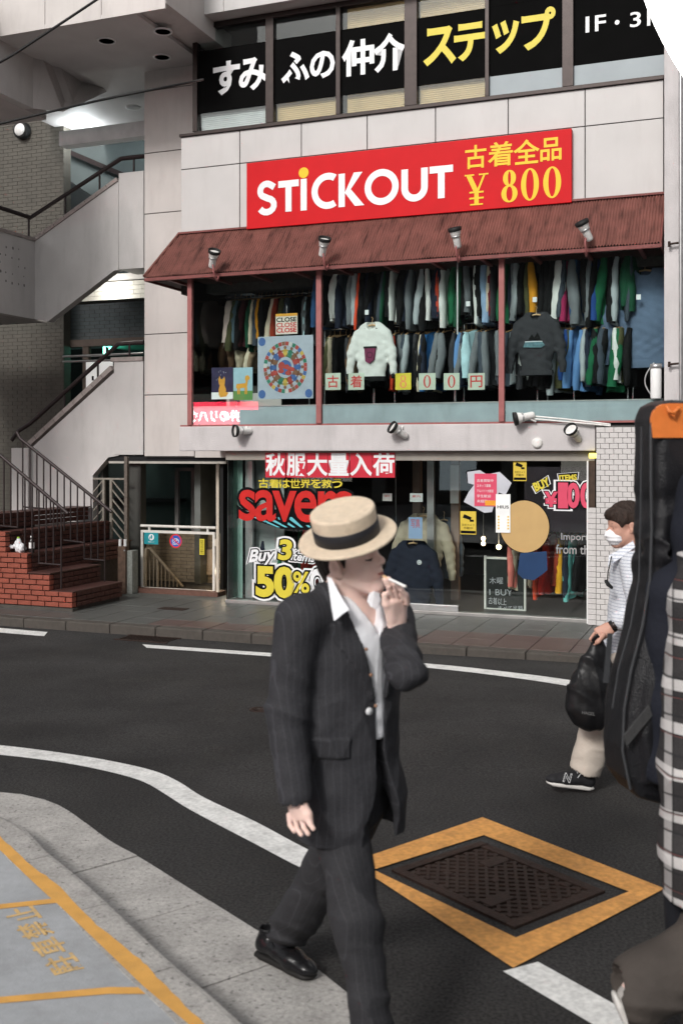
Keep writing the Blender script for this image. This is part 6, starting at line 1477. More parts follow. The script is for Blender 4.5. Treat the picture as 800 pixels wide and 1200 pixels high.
# street lamp globe at the top right
gl_ = thing('street_lamp', 'glowing white street lamp head cut off by the top right corner', 'lamp', P(960, 560, 5.2), I4)
c = P(841, 12, 5.2); kx = 5.2 / FPX
ax_l = Vector((.46, 0, -.888)); ax_s = Vector((.888, 0, .46)); ax_d = Vector((0, 1, 0)); Ml = rot_from(ax_s, ax_d, ax_l).to_4x4() @ Matrix.Diagonal((1, .8, 1, 1))
part('globe', G().lathe([(max(1e-5, 71 * kx * math.sin(math.pi * k / 24)), -178 * kx * math.cos(math.pi * k / 24)) for k in range(25)], c, Ml, 40), mat('lit_globe', (1, 1, .96), emit=3.0, bump=0), gl_)
pb_ = P(905, 140, 5.2); pt_ = P(975, 560, 5.2)
part('pole', G().tube([pb_, P(950, 215, 5.2), P(972, 330, 5.2), (pt_.x, pt_.y, .0)], .05, 14), M_frame, gl_)
# ================================================================ PEOPLE
M_skin = mat('skin', (.88, .63, .55), .5, .05, 14, .08, 150)
M_skin.node_tree.nodes['Principled BSDF'].inputs['Subsurface Weight'].default_value = .12
M_skin.node_tree.nodes['Principled BSDF'].inputs['Subsurface Radius'].default_value = (.02, .008, .004)
M_hair = mat('dark_hair', (.018, .012, .009), .45, .3, 40, .8, 160)
M_hair2 = mat('dark_brown_hair', (.030, .018, .013), .45, .3, 40, .8, 160)
M_lip = mat('lip_skin', (.50, .20, .17), .45)
V3 = Vector
def frame_of(fwd, pitch=0.0, roll=0.0):
    """forward, left, up axes for a horizontal heading, pitched up and rolled"""
    f = V3((fwd[0], fwd[1], 0)).normalized(); l = V3((-f.y, f.x, 0)); u = V3((0, 0, 1))
    f2 = f * math.cos(pitch) + u * math.sin(pitch); u2 = u * math.cos(pitch) - f * math.sin(pitch)
    l2 = l * math.cos(roll) + u2 * math.sin(roll); u3 = u2 * math.cos(roll) - l * math.sin(roll)
    return f2, l2, u3
def head_sdf(s, O, ax, sc=1.0, ez=0.0):
    f, l, u = ax; A = rot_from(f, l, u)
    L = lambda x, y, z: O + (f * x + l * y + u * z) * sc
    e = lambda c, r, k=.02, op='add': s.ell(L(*c), [q * sc for q in r], A, k * sc, op)
    e((-.008, 0, .045), (.100, .078, .088)); e((.04, 0, .03), (.056, .066, .07), .03); e((.045, 0, -.035), (.052, .053, .07), .03)
    for q in (-1, 1):
        s.cone(L(.005, q * .055, -.045), L(.07, q * .016, -.098), .02 * sc, .017 * sc, .03 * sc); e((.058, q * .034, -.028), (.03, .026, .028), .025)
        e((.087, q * .034, .006), (.02, .019, .012), .014, 'cut'); e((.074, q * .032, .004), (.017, .017, .0125), .006)
        s.cone(L(.086, q * .016, .022), L(.074, q * .05, .02), .008 * sc, .007 * sc, .012 * sc)
        e((-.010, q * .083, ez), (.020, .011, .033), .006); e((-.003, q * .094, ez + .004), (.010, .007, .019), .003, 'cut'); e((.0, q * .080, ez - .026), (.009, .006, .011), .005)
        e((.099, q * .011, -.023), (.010, .008, .008), .006)
        s.cone(L(-.03, q * .045, -.07), L(.01, q * .02, -.17), .012 * sc, .012 * sc, .03 * sc)
    s.cone(L(.086, 0, .02), L(.114, 0, -.012), .0072 * sc, .0098 * sc, .012 * sc); e((.111, 0, -.018), (.013, .011, .0095), .006)
    e((.092, 0, -.047), (.014, .024, .011), .012); e((.098, 0, -.0475), (.009, .019, .006), .005); e((.094, 0, -.060), (.010, .018, .007), .006)
    e((.107, 0, -.0535), (.009, .018, .0014), .002, 'cut'); e((.082, 0, -.092), (.019, .022, .018), .018)
    s.cone(L(-.022, 0, -.03), L(-.035, 0, -.12), .058 * sc, .056 * sc, .03 * sc)
    return L
def hand_sdf(s, W, K, nrm, r=1.0, fingers=None, thumb=None):
    """palm from wrist W to knuckle centre K; nrm is the back of the hand; fingers: lists of joints"""
    d = (K - W).normalized(); side_ = d.cross(nrm).normalized()
    s.cone(W, W.lerp(K, .35), .026 * r, .027 * r, .02, sq=(nrm, .72))
    for q in (-.030, -.011, .009, .027): s.cone(W.lerp(K, .25) + side_ * q * .7, K + side_ * q, .018 * r, .0125 * r, .014, sq=(nrm, .8))
    for j in fingers or []: s.path(j, [.0092 * r, .0080 * r, .0076 * r, .0066 * r][:len(j)], .002)
    if thumb: s.path(thumb, [.0165 * r, .0115 * r, .010 * r, .0085 * r][:len(thumb)], .010)
def stripe_mat(name, base, stripe, axis, freq, width, rough=.85, bump=.35, bscale=60, strength=1.0, second=None):
    m = mat(name, base, rough, .08, 10, bump, bscale, grain=(220, .18)); n = m.node_tree; b = n.nodes['Principled BSDF']
    src = b.inputs['Base Color'].links[0].from_socket
    tc = n.nodes.new('ShaderNodeTexCoord'); out = src
    for ax_, fr, wd, cl, st in [(axis, freq, width, stripe, strength)] + (second or []):
        dp = n.nodes.new('ShaderNodeVectorMath'); dp.operation = 'DOT_PRODUCT'; lk(n, tc.outputs['Object'], dp.inputs[0]); dp.inputs[1].default_value = tuple(ax_)
        nz = n.nodes.new('ShaderNodeTexNoise'); nz.inputs['Scale'].default_value = 5; lk(n, tc.outputs['Object'], nz.inputs['Vector'])
        ad_ = n.nodes.new('ShaderNodeMath'); ad_.operation = 'MULTIPLY_ADD'; lk(n, nz.outputs['Fac'], ad_.inputs[0]); ad_.inputs[1].default_value = .008; lk(n, dp.outputs['Value'], ad_.inputs[2])
        mu = n.nodes.new('ShaderNodeMath'); mu.operation = 'MULTIPLY'; lk(n, ad_.outputs[0], mu.inputs[0]); mu.inputs[1].default_value = fr
        fr_ = n.nodes.new('ShaderNodeMath'); fr_.operation = 'FRACT'; lk(n, mu.outputs[0], fr_.inputs[0])
        lt_ = n.nodes.new('ShaderNodeMath'); lt_.operation = 'LESS_THAN'; lk(n, fr_.outputs[0], lt_.inputs[0]); lt_.inputs[1].default_value = wd
        ms = n.nodes.new('ShaderNodeMath'); ms.operation = 'MULTIPLY'; lk(n, lt_.outputs[0], ms.inputs[0]); ms.inputs[1].default_value = st
        mx = n.nodes.new('ShaderNodeMix'); mx.data_type = 'RGBA'; lk(n, ms.outputs[0], mx.inputs['Factor']); lk(n, out, mx.inputs['A']); mx.inputs['B'].default_value = (*cl, 1); out = mx.outputs['Result']
    lk(n, out, b.inputs['Base Color']); return m
def shoe(s_parent, heel, toe_dir, up, L_, m_up, m_sole, lift=0.0, name='shoe', h=.005, lace=None):
    """heel: ground point under the heel; builds upper and sole as two parts"""
    d = toe_dir.normalized(); sd = d.cross(up).normalized(); A = rot_from(d, sd, up)
    Q = lambda x, y, z: heel + d * x + sd * y + up * z
    lo = V3([min(heel[i], Q(L_, 0, 0)[i]) - .12 for i in range(3)]); hi = V3([max(heel[i], Q(L_, 0, 0)[i]) + .14 for i in range(3)]); lo.z -= .03; hi.z += .02
    s = SDF(lo, hi, h)
    s.path([Q(.04, 0, .05), Q(.12, 0, .052), Q(L_ * .62, .004, .042), Q(L_ - .05, .004, .034)], [.036, .04, .042, .036], .03, sq=(up, .85)); s.ell(Q(L_ - .045, .003, .03), (.05, .037, .024), A, .02)
    s.cone(Q(.045, 0, .05), Q(.05, 0, .105), .036, .034, .03); s.half(Q(0, 0, .016), -up)
    s.cone(Q(.05, 0, .10), Q(.05, 0, .14), .028, .03, .005, 'cut')
    part(name + '_upper', s.g(), m_up, s_parent)
    s = SDF(lo, hi, h)
    s.path([Q(.035, 0, .01), Q(.1, 0, .01), Q(L_ * .65, .004, .01), Q(L_ - .045, .004, .012)], [.037, .036, .046, .04], .02, sq=(up, 9)) if False else None
    for x, r in ((.037, .038), (.075, .036), (.11, .036), (.15, .041), (L_ * .66, .046), (L_ - .07, .044), (L_ - .043, .041)): s.ell(Q(x, .003, .012), (r, r, .012 + .0), A, .012)
    s.box(Q(L_ * .5, .003, .012), (L_ * .38, .034, .010), A, .006, .015)
    if m_sole[1]: s.box(Q(.036, 0, .004), (.034, .034, .012), A, .01, .006)
    s.half(Q(0, 0, -.0), -up); part(name + '_sole', s.g(), m_sole[0], s_parent)
    g = G()
    for k in range(4):
        x = .115 + k * .02; z = .098 - k * .0095; g.tube([Q(x, -.022, z - .012), Q(x, 0, z), Q(x + .006, .022, z - .012)], .0025, 6)
    g.tube([Q(.112, 0, .1), Q(.10, -.03, .092), Q(.12, -.045, .07)], .0022, 6); g.tube([Q(.112, 0, .1), Q(.10, .03, .092), Q(.125, .04, .075)], .0022, 6)
    part(name + '_lace', g, lace or m_up, s_parent)
def plate(parent, name, pts, m, nrm, t=.004, sub=False):
    """a thin piece of cloth through the given points"""
    pts = [V3(p) for p in pts]; n = len(pts); nrm = V3(nrm).normalized()
    g = G().add([p + nrm * t for p in pts] + pts, [tuple(range(n)), tuple(range(2 * n - 1, n - 1, -1))] + [(i, i + n, (i + 1) % n + n, (i + 1) % n) for i in range(n)])
    return part(name, g, m, parent)

# ---------------------------------------------------------------- the smoking man in the straw hat
cf = V3((.55, -.835, 0)); cl = V3((-cf.y, cf.x, 0)); up = V3((0, 0, 1))       # chest forward, his left
base = V3((.02, 3.5, 0))
man = thing('person', 'man in a dark pinstripe suit and straw boater walking past while smoking a cigarette', 'person', base)
nb0 = P(407, 712, 3.42)
shR, shL = P(350, 724, 3.29), P(460, 724, 3.50)
elR, wrR = P(337, 832, 3.27), P(347, 936, 3.20)
elL, wrL = P(477, 790, 3.17), P(464, 738, 3.33)
pel = P(409, 900, 3.43)
hipF, knF, anF = P(396, 935, 3.41), P(417, 1078, 3.24), P(443, 1238, 3.18)
hipB, knB = P(420, 935, 3.49), P(386, 1018, 3.74); anB = V3((-.215, 3.985, .10))
headO = P(409, 657, 3.40); hax = frame_of((.88, -.47), R(10), R(6))
s = SDF((-.36, 3.0, .02), (.34, 4.12, 1.80), .004)
HL = head_sdf(s, headO, hax, 1.0, -.006)
s.path([headO + V3((-.02, .01, -.04)), nb0 + V3((0, .01, .02)), nb0 + V3((0, 0, -.08))], [.055, .060, .075], .03)
s.cone(shR.lerp(nb0, .15) + up * -.03, shL.lerp(nb0, .15) + up * -.03, .055, .055, .05)
s.path([nb0 - up * .12, nb0 - up * .3, pel], [.135, .12, .13], .05, sq=(cf, .65))
s.path([shR - up * .01, elR, wrR], [.045, .035, .024], .02); s.path([shL - up * .01, elL, wrL], [.045, .035, .025], .02)
s.path([hipF, knF, anF], [.07, .05, .035], .03); s.path([hipB, knB, anB], [.07, .05, .035], .03)
# hanging right hand, relaxed and slightly curled, the back of it to the left
hw = wrR; hk_ = P(350, 957, 3.19); nr = V3((-.75, -.6, .1)).normalized()
def fing(px, joints): return [P(a, b, c) for a, b, c in joints]
hand_sdf(s, hw, hk_, nr, 1.0, [fing(0, [(339, 955, 3.215), (340, 967, 3.21), (345, 974, 3.20)]), fing(0, [(346, 958, 3.20), (348, 971, 3.19), (353, 978, 3.18)]),
                              fing(0, [(353, 958, 3.185), (356, 970, 3.17), (361, 977, 3.165)]), fing(0, [(359, 955, 3.17), (363, 965, 3.155), (367, 971, 3.15)])],
         [P(355, 945, 3.175), P(361, 954, 3.165), P(363, 963, 3.165)])
# left hand raised to the mouth
hand_sdf(s, wrL, P(467, 704, 3.30), V3((.62, -.75, .2)).normalized(), .95,
         [fing(0, [(459, 700, 3.285), (455, 688, 3.26), (450, 679, 3.255)]), fing(0, [(465, 699, 3.29), (462, 686, 3.26), (455, 678, 3.25)]),
          fing(0, [(472, 702, 3.295), (470, 690, 3.265), (462, 684, 3.25)]), fing(0, [(477, 707, 3.30), (476, 697, 3.275), (469, 691, 3.26)])],
         [P(458, 724, 3.30), P(452, 708, 3.275), P(450, 697, 3.265)])
part('body', s.g(), M_skin, man)
# face details
def fdot(g, c, r, f, u, l, n=10): g.quad(*[c + l * (r[0] * math.cos(-t)) + u * (r[1] * math.sin(-t)) for t in [2 * math.pi * k / n for k in range(n)]]); return g
for q in (-1,):
    part('eyebrow', G().tube([HL(.096, q * .016, .030), HL(.091, q * .035, .035), HL(.078, q * .053, .030)], [.003, .0042, .002], 8, .6), M_hair, man)
    part('eyelid_line', G().tube([HL(.091, q * .017, .0), HL(.0925, q * .031, -.0035), HL(.081, q * .047, .0)], [.0016, .0032, .0018], 6), M_hair, man)
    part('nostril', G().lathe([(0, .0015), (.0035, .001), (.004, 0), (0, 0)], HL(.112, q * .007, -.0265), None, 8), mat('nostril_dark', (.12, .04, .03), .7), man)
    part('lips', G().tube([HL(.101, q * .019, -.053), HL(.1055, q * .009, -.0535), HL(.1075, 0, -.0535)], [.002, .0042, .005], 8), M_lip, man)
s = SDF(HL(.0, 0, 0) - V3((.17, .17, .17)), HL(.0, 0, 0) + V3((.17, .17, .22)), .005)
A_ = rot_from(*hax)
s.ell(HL(-.012, 0, .045), (.106, .085, .096), A_, 0); s.ell(HL(-.05, 0, -.01), (.055, .066, .06), A_, .02); s.ell(HL(-.062, 0, -.05), (.03, .045, .03), A_, .02)
s.ell(HL(.085, 0, -.02), (.07, .12, .09), A_, .01, 'cut'); s.ell(HL(.010, -.09, -.02), (.036, .04, .05), A_, .01, 'cut'); s.ell(HL(.010, .09, -.02), (.036, .04, .05), A_, .01, 'cut')
s.wrinkle(lambda X, Y, Z: .0022 * np.sin(240 * X + 160 * Z) * np.sin(200 * Y + 90 * Z))
part('hair', s.g(), M_hair, man)
for q in (-1, 1): part('sideburn', G().tube([HL(.022, q * .076, .04), HL(.020, q * .0775, .015), HL(.018, q * .075, -.012)], [.011, .009, .002], 8, .4), M_hair, man)
# suit
M_suit = stripe_mat('pinstripe_charcoal', (.030, .030, .034), (.10, .10, .115), cl, 55, .10, .8, .75, 17, strength=.25)
M_suit_l = stripe_mat('pinstripe_trouser', (.026, .026, .029), (.09, .09, .10), cl, 55, .10, .8, .75, 15, strength=.22)
s = SDF((-.36, 2.98, .70), (.40, 3.85, 1.52), .005)
s.cone(shR + V3((.02, 0, -.005)), shL + V3((-.02, 0, -.005)), .068, .068, .05); s.cone(shR.lerp(nb0, .55) + up * .03, shL.lerp(nb0, .55) + up * .03, .055, .055, .05)
ch, wa, hm = nb0 + V3((0, 0, -.16)), nb0 + V3((.0, 0, -.37)), P(411, 975, 3.42)
s.path([ch, wa, hm + up * .12, hm], [.184, .168, .174, .180], .05, sq=(cf, .80))
# folds: long diagonal ones in the body, tight ones at the elbows
def folds(X, Y, Z):
    a = (X - nb0.x) * cl.x + (Y - nb0.y) * cl.y; lowf = np.clip((1.40 - Z) * 3, 0, 1)
    return lowf * (creases(a, Z, 0 * Z, ((9, 3.5, 0), (-2, 4.5, 0), (0, 0, 1)), .010, 3) + creases(a, Z, Y, ((16, -7, 0), (3, 5, 0), (0, 0, 6)), .0045, 5))
def sleeve_folds(X, Y, Z):
    dR = np.sqrt((X - elR.x) ** 2 + (Y - elR.y) ** 2 + (Z - elR.z) ** 2); dL = np.sqrt((X - elL.x) ** 2 + (Y - elL.y) ** 2 + (Z - elL.z) ** 2)
    e1 = np.clip(1.2 - dR / .2, .25, 1) * (X < shR.x + .075); e2 = np.clip(1.2 - dL / .2, .2, 1) * (X > .10)
    return e1 * creases(X, Y, Z, ((5, 2, 15), (7, 7, 4), (-3, 6, 3)), .011, 7) + e2 * creases(X, Y, Z, ((8, 5, 20), (9, 8, -6), (-5, 8, 5)), .012, 9)
s.wrinkle(folds)
zB = P(0, 832, 3.2).z
def opening(X, Y, Z):
    a = (X - nb0.x) * cl.x + (Y - nb0.y) * cl.y; fw = (X - nb0.x) * cf.x + (Y - nb0.y) * cf.y
    v = np.clip((Z - zB) / (1.43 - zB), 0, 1.3); low = np.clip((zB - .16 - Z) / .22, 0, 1)
    cr = .012 - .078 * v + .0 * low; crr = cr - .05 * low ** 3; clft = .048 + .045 * v + .06 * low
    return a, fw, crr, clft, v
sl_, X, Y, Z = s._reg(s.lo, s.lo + s.h * s.n)
a, fw, cr_, cl_, v = opening(X, Y, Z)
lap = ((a < cr_) & (a > cr_ - .012 - .062 * np.clip(v * 1.5, 0, 1) * (v < .86) - .03 * (v >= .86)) & (v > .02) & (fw > .0)) | ((a > cl_) & (a < cl_ + .012 + .055 * np.clip(v * 1.5, 0, 1)) & (v > .02) & (fw > 0))
near = np.abs(s.d) < .03
s.d = np.where(lap & near, s.d - .011, s.d).astype(np.float32)
flap = (a < -.075) & (a > -.185) & (Z > P(0, 897, 3.2).z) & (Z < P(0, 872, 3.2).z) & (fw > .0)
s.d = np.where(flap & near, s.d - .008, s.d).astype(np.float32)
cut = np.maximum(np.maximum(cr_ - a, a - cl_), .0 - fw)
s.d = np.maximum(s.d, -cut).astype(np.float32)
s.half(hm + up * .0, -up)
s2 = SDF((-.36, 2.98, .70), (.40, 3.85, 1.52), .005)
wLs = wrL + V3((-.002, .0, -.012))
s2.path([shR, elR, wrR + up * .012], [.073, .063, .054], .022); s2.path([shL, elL, wLs], [.069, .047, .041], .03); s2.wrinkle(sleeve_folds)
dl = (wLs - elL).normalized(); s2.cone(wLs - dl * .02, wLs + dl * .07, .036, .05, .0, 'cut')
kk = .035; hh_ = np.maximum(kk - np.abs(s.d - s2.d), 0) / kk; s.d = (np.minimum(s.d, s2.d) - hh_ * hh_ * kk * .25).astype(np.float32); del s2
s.cone(wrR + up * .02, wrR - up * .03, .046, .05, .0, 'cut'); s.cone(hm + up * .05, hm - up * .03, .155, .163, 0, 'cut', sq=(cf, .78))
s.cone(nb0 + up * .02, nb0 + up * .16, .062, .075, .0, 'cut')
part('jacket', s.g(), M_suit, man)
part('jacket_button', G().lathe([(0, .006), (.011, .006), (.012, .0), (0, 0)], P(428, 832, 3.275) + cf * .018, cf.to_track_quat('Z', 'Y').to_matrix().to_4x4(), 14), M_whitev, man)
# shirt
M_shirt = mat('white_cotton', (.78, .79, .82), .75, .05, 10, .35, 40)
s = SDF((-.2, 3.1, .88), (.3, 3.75, 1.50), .005)
s.path([nb0 + V3((0, 0, -.12)), nb0 + V3((0, 0, -.35)), P(410, 872, 3.42)], [.180, .160, .162], .05, sq=(cf, .78)); s.cone(shR.lerp(nb0, .4), shL.lerp(nb0, .4), .05, .05, .05)
s.wrinkle(lambda X, Y, Z: creases(X, Y, Z, ((14, 8, 5), (-3, 6, 8), (4, 8, 2)), .0045, 21))
sl_, X, Y, Z = s._reg(s.lo, s.lo + s.h * s.n)
a = (X - nb0.x) * cl.x + (Y - nb0.y) * cl.y; fw = (X - nb0.x) * cf.x + (Y - nb0.y) * cf.y
zn = P(0, 750, 3.25).z; hwid = np.clip((Z - zn) * .55, -1, .075)
s.d = np.maximum(s.d, -np.maximum(np.maximum(np.abs(a - .03) - hwid, zn - Z), .0 - fw)).astype(np.float32)
plk = (np.abs(a - .03) < .014) & (Z < zn) & (fw > 0) & (np.abs(s.d) < .02); s.d = np.where(plk, s.d - .003, s.d).astype(np.float32)
vv = np.clip((Z - zB) / (1.43 - zB), 0, 1.3); s.d = np.maximum(s.d, np.where((Z < 1.36), np.maximum((.012 - .078 * vv - .022) - a, a - (.048 + .045 * vv + .03)), -1)).astype(np.float32)
s.cone(nb0 - up * .02, nb0 + up * .12, .060, .07, 0, 'cut'); s.half(P(410, 869, 3.3), -up)
part('shirt', s.g(), M_shirt, man)
# bare chest in the shirt opening, then the open collar
Yc = 3.27
nrmc = cf
def curve_plate(name, pts, m, t=.005, push=.0): plate(man, name, [p + cf * push for p in pts], m, cf, t)
def collar_band(a0, a1, n=26):
    g = G(); c0 = nb0 + V3((.004, .0, .012)); rows = []
    for (r, z) in ((.066, -.01), (.068, .035), (.074, .036), (.078, .01), (.084, -.022), (.078, -.02)):
        rows.append([c0 + (cf * math.cos(t) + cl * math.sin(t)) * (r + .006 * math.sin(3 * t)) + up * (z + .012 * -math.cos(t)) for t in [a0 + (a1 - a0) * k / n for k in range(n + 1)]])
    vs = [p for r_ in rows for p in r_]; m_ = n + 1
    return g.add(vs, [(i * m_ + k, i * m_ + k + 1, ((i + 1) % 6) * m_ + k + 1, ((i + 1) % 6) * m_ + k) for i in range(6) for k in range(n)], True)
part('collar_band', collar_band(R(40), R(320)), M_shirt, man)
curve_plate('collar', [P(383, 676, 3.33), P(387, 677, 3.32), P(393, 689, 3.285), P(400, 702, 3.25), P(408, 714, 3.23), P(400, 719, 3.22), P(391, 727, 3.215), P(388.5, 714, 3.24), P(386, 695, 3.285)], M_shirt, .006)
curve_plate('collar', [P(432, 696, 3.335), P(438, 690, 3.35), P(443, 692, 3.36), P(444, 703, 3.33), P(440, 714, 3.29), P(434, 711, 3.285), P(430, 705, 3.30)], M_shirt, .006)
for y, xx in ((790, 431.5), (826, 437), (760, 426)): part('shirt_button', G().lathe([(0, .005), (.005, .005), (.0055, 0), (0, 0)], P(xx, y, 3.255) + cf * .012, cf.to_track_quat('Z', 'Y').to_matrix().to_4x4(), 10), mat('tan_button', (.35, .2, .13), .4), man)
# trousers
s = SDF((-.36, 3.02, .03), (.30, 4.12, 1.0), .0055)
s.ell(pel, (.132, .10, .12), rot_from(cl, cf, up), .04)
s.path([hipF, knF, anF + up * .03], [.093, .071, .060], .035); s.path([hipB, knB, anB + V3((.012, -.02, .045))], [.095, .082, .078], .03)
def tf(X, Y, Z):
    return creases(X, Y, Z, ((9, 6, 3), (-2, 3, 4), (3, 8, 1)), .009, 12) + creases(X, Y, Z, ((5, 6, 16), (7, 4, -3), (2, 3, 5)), .010, 14) * np.clip(1.05 - Z * 1.7, .1, 1)
s.wrinkle(tf)
for an, kn in ((anF, knF), (anB, knB)):
    d = (kn - an).normalized(); s.half(an - d * .012, -d) if False else s.cone(an + d * .005, an - d * .10, .09, .14, .0, 'cut')
part('trousers', s.g(), M_suit_l, man)
M_leather = mat('black_leather', (.010, .010, .011), .22, .1, 30, .12, 90)
M_sole = mat('black_sole', (.012, .011, .010), .6)
shoe(man, V3((-.315, 4.065, .012)), V3((.72, -.66, -.02)), V3((.0, 0, 1)), .30, M_leather, (M_sole, True))
shoe(man, V3((.085, 3.24, .002)), V3((.55, -.83, 0)), up, .30, M_leather, (M_sole, True))
part('sock', G().tube([anB - V3((0, 0, .02)), anB + V3((.02, -.03, .09))], [.042, .046], 14), mat('dark_sock', (.02, .02, .024), .9), man)
# boater
hn = V3((-.19, -.335, .92)).normalized(); hc = P(407, 628, 3.36)
q = hn.to_track_quat('Z', 'Y').to_matrix().to_4x4()
M_straw = mat('straw', (.74, .61, .46), .7, .1, 30, .5, 300, dirt=.35, dcol=(.42, .3, .19), dscale=(14, 14, 14))
hat = thing('straw_hat', 'cream straw boater with a wide black band on the smoking man', 'hat', hc)
part('brim', G().lathe([(.098, -.004), (.15, -.008), (.157, -.006), (.1585, -.002), (.156, .003), (.15, .003), (.104, .004)], hc, q, 56), M_straw, hat)
part('crown', G().lathe([(.1, -.003), (.1015, .01), (.1025, .05), (.104, .083), (.1025, .089), (.098, .0925), (.09, .0915), (.05, .089), (.0, .0905)], hc, q, 56), M_straw, hat)
part('hat_band', G().lathe([(.1025, .003), (.1052, .005), (.1058, .045), (.1035, .047)], hc, q, 56), mat('black_ribbon', (.018, .018, .022), .5, .1, 40, .3, 200), hat)
# cigarette
c0, c1 = P(451.5, 676.5, 3.255), P(475, 687.5, 3.215)
cg = thing('cigarette', 'white cigarette held between the fingers at the man\'s lips', 'cigarette', c0)
part('paper', G().tube([c0.lerp(c1, .2), c1], .0042, 12), mat('cigarette_paper', (.82, .82, .8), .7, bump=0), cg)
part('filter', G().tube([c0 - (c1 - c0) * .12, c0.lerp(c1, .2)], .0042, 12), mat('filter_tip', (.7, .45, .25), .7, bump=0), cg)
part('ash', G().tube([c1, c1 + (c1 - c0) * .05], [.0042, .0032], 10), mat('ash', (.35, .33, .32), .9), cg)

# ---------------------------------------------------------------- the masked man with the black bag
mf = V3((-1, -.06, 0)).normalized(); ml = V3((-mf.y, mf.x, 0))
YB = 6.08
mm = thing('person', 'masked man in a pale striped shirt and beige trousers walking left with a black bag', 'person', V3((1.6, 6.1, 0)))
hO = P(733, 617, YB); max_ = frame_of(mf, R(-8), 0)
shN, shFa = P(744, 664, YB - .17), P(744, 664, YB + .17)
elN, wrN = P(748, 715, YB - .24), P(716, 735, YB - .22)
elF, wrF = P(760, 718, YB + .22), P(745, 760, YB + .2)
nbm = P(744, 655, YB); pelm = P(741, 772, YB)
h1, k1, a1_m = P(735, 778, YB - .08), P(700, 843, YB - .05), P(684, 904, YB - .04)
h2, k2, a2_m = P(748, 778, YB + .08), P(762, 850, YB + .06), P(792, 893, YB + .06)
s = SDF((1.1, 5.7, .02), (2.1, 6.45, 1.75), .006)
ML = head_sdf(s, hO, max_, .97)
s.path([hO + V3((.02, 0, -.04)), nbm + V3((0, 0, .03)), nbm - up * .06], [.054, .06, .08], .03); s.cone(shN.lerp(nbm, .2) - up * .03, shFa.lerp(nbm, .2) - up * .03, .055, .055, .04)
s.path([nbm - up * .12, pelm], [.15, .14], .05, sq=(mf, .75)); s.path([shN, elN, wrN], [.045, .036, .026], .02); s.path([shFa, elF, wrF], [.045, .036, .026], .02)
s.path([h1, k1, a1_m], [.075, .05, .036], .03); s.path([h2, k2, a2_m], [.075, .05, .036], .03)
hk2 = P(701, 743, YB - .22)
hand_sdf(s, wrN, hk2, V3((-.2, -.9, .4)).normalized(), 1.0, [[P(x, 742 + i * 1.0, YB - .25 + i * .022), P(x - 5, 749, YB - .25 + i * .022), P(x + 1, 754, YB - .235 + i * .02)] for i, x in enumerate((696, 698, 700, 702))], [P(706, 744, YB - .26), P(700, 752, YB - .265), P(696, 755, YB - .25)])
hand_sdf(s, wrF, P(742, 778, YB + .2), V3((0, -1, 0)), 1.0, [[P(738 + i * 3, 779, YB + .17 + i * .02), P(737 + i * 3, 789, YB + .17 + i * .02), P(740 + i * 3, 795, YB + .17 + i * .02)] for i in range(4)], [P(736, 768, YB + .17), P(732, 776, YB + .16)])
part('body', s.g(), mat('skin_tanned', (.52, .29, .22), .5, .05, 14, .08, 150), mm)
s = SDF(hO - V3((.18, .16, .16)), hO + V3((.18, .16, .2)), .005); A_ = rot_from(*max_)
s.ell(ML(-.010, 0, .05), (.112, .089, .098), A_, 0); s.ell(ML(-.05, 0, -.01), (.06, .074, .065), A_, .02); s.ell(ML(.05, 0, .085), (.062, .07, .032), A_, .02); s.cone(ML(.03, -.074, .04), ML(.022, -.076, -.012), .014, .006, .01); s.ell(ML(-.03, -.05, .0), (.05, .04, .05), A_, .02)
s.ell(ML(.10, 0, -.02), (.062, .12, .075), A_, .01, 'cut'); s.ell(ML(.02, -.09, -.03), (.035, .04, .05), A_, .01, 'cut'); s.ell(ML(.02, .09, -.03), (.035, .04, .05), A_, .01, 'cut')
s.wrinkle(lambda X, Y, Z: creases(X, Y, Z, ((60, 50, 8), (12, 10, 14), (6, 8, 10)), .005, 51))
part('hair', s.g(), M_hair2, mm)
for q in (-1, 1):
    part('eyebrow', G().tube([ML(.096, q * .016, .028), ML(.090, q * .035, .032), ML(.078, q * .052, .028)], [.003, .004, .002], 8, .6), M_hair2, mm)
    part('eye', G().lathe([(0, -.009), (.007, -.007), (.009, 0), (.007, .007), (0, .009)], ML(.0815, q * .033, .004), None, 12), mat('eye_dark', (.05, .04, .035), .15), mm)
s = SDF(hO - V3((.16, .12, .16)), hO + V3((.1, .12, .1)), .004)
s.ell(ML(.070, 0, -.052), (.052, .060, .050), A_, 0); s.cone(ML(.10, 0, -.005), ML(.118, 0, -.03), .012, .016, .02); s.ell(ML(.0, 0, -.02), (.052, .12, .12), A_, .004, 'cut'); s.ell(ML(.03, 0, .03), (.07, .12, .035), A_, .01, 'cut')
s.wrinkle(lambda X, Y, Z: .0018 * np.sin(260 * Z)); part('face_mask', s.g(), mat('mask_white', (.80, .80, .82), .8, .04, 10, .2), mm)
for z in (-.012, -.06): part('mask_loop', G().tube([ML(.05, -.062, z), ML(.02, -.078, z * .6), ML(-.012, -.086, z * .35)], .0018, 6), M_whitev, mm)
M_str = stripe_mat('striped_shirt', (.64, .66, .70), (.22, .26, .36), (0, 0, 1), 55, .22, .8, .3, strength=.7)
s = SDF((1.25, 5.68, .62), (2.1, 6.5, 1.42), .007)
s.cone(shN + V3((0, .03, 0)), shFa - V3((0, .03, 0)), .072, .072, .05); s.path([nbm - up * .10, nbm - up * .35, P(733, 775, YB)], [.178, .18, .178], .05, sq=(mf, .78)); s.path([nbm + up * .01, nbm + up * .04], [.07, .066], .03)
s.path([shN, elN, wrN.lerp(elN, .42)], [.075, .068, .062], .025); s.path([shFa, elF, wrF], [.07, .06, .05], .025)
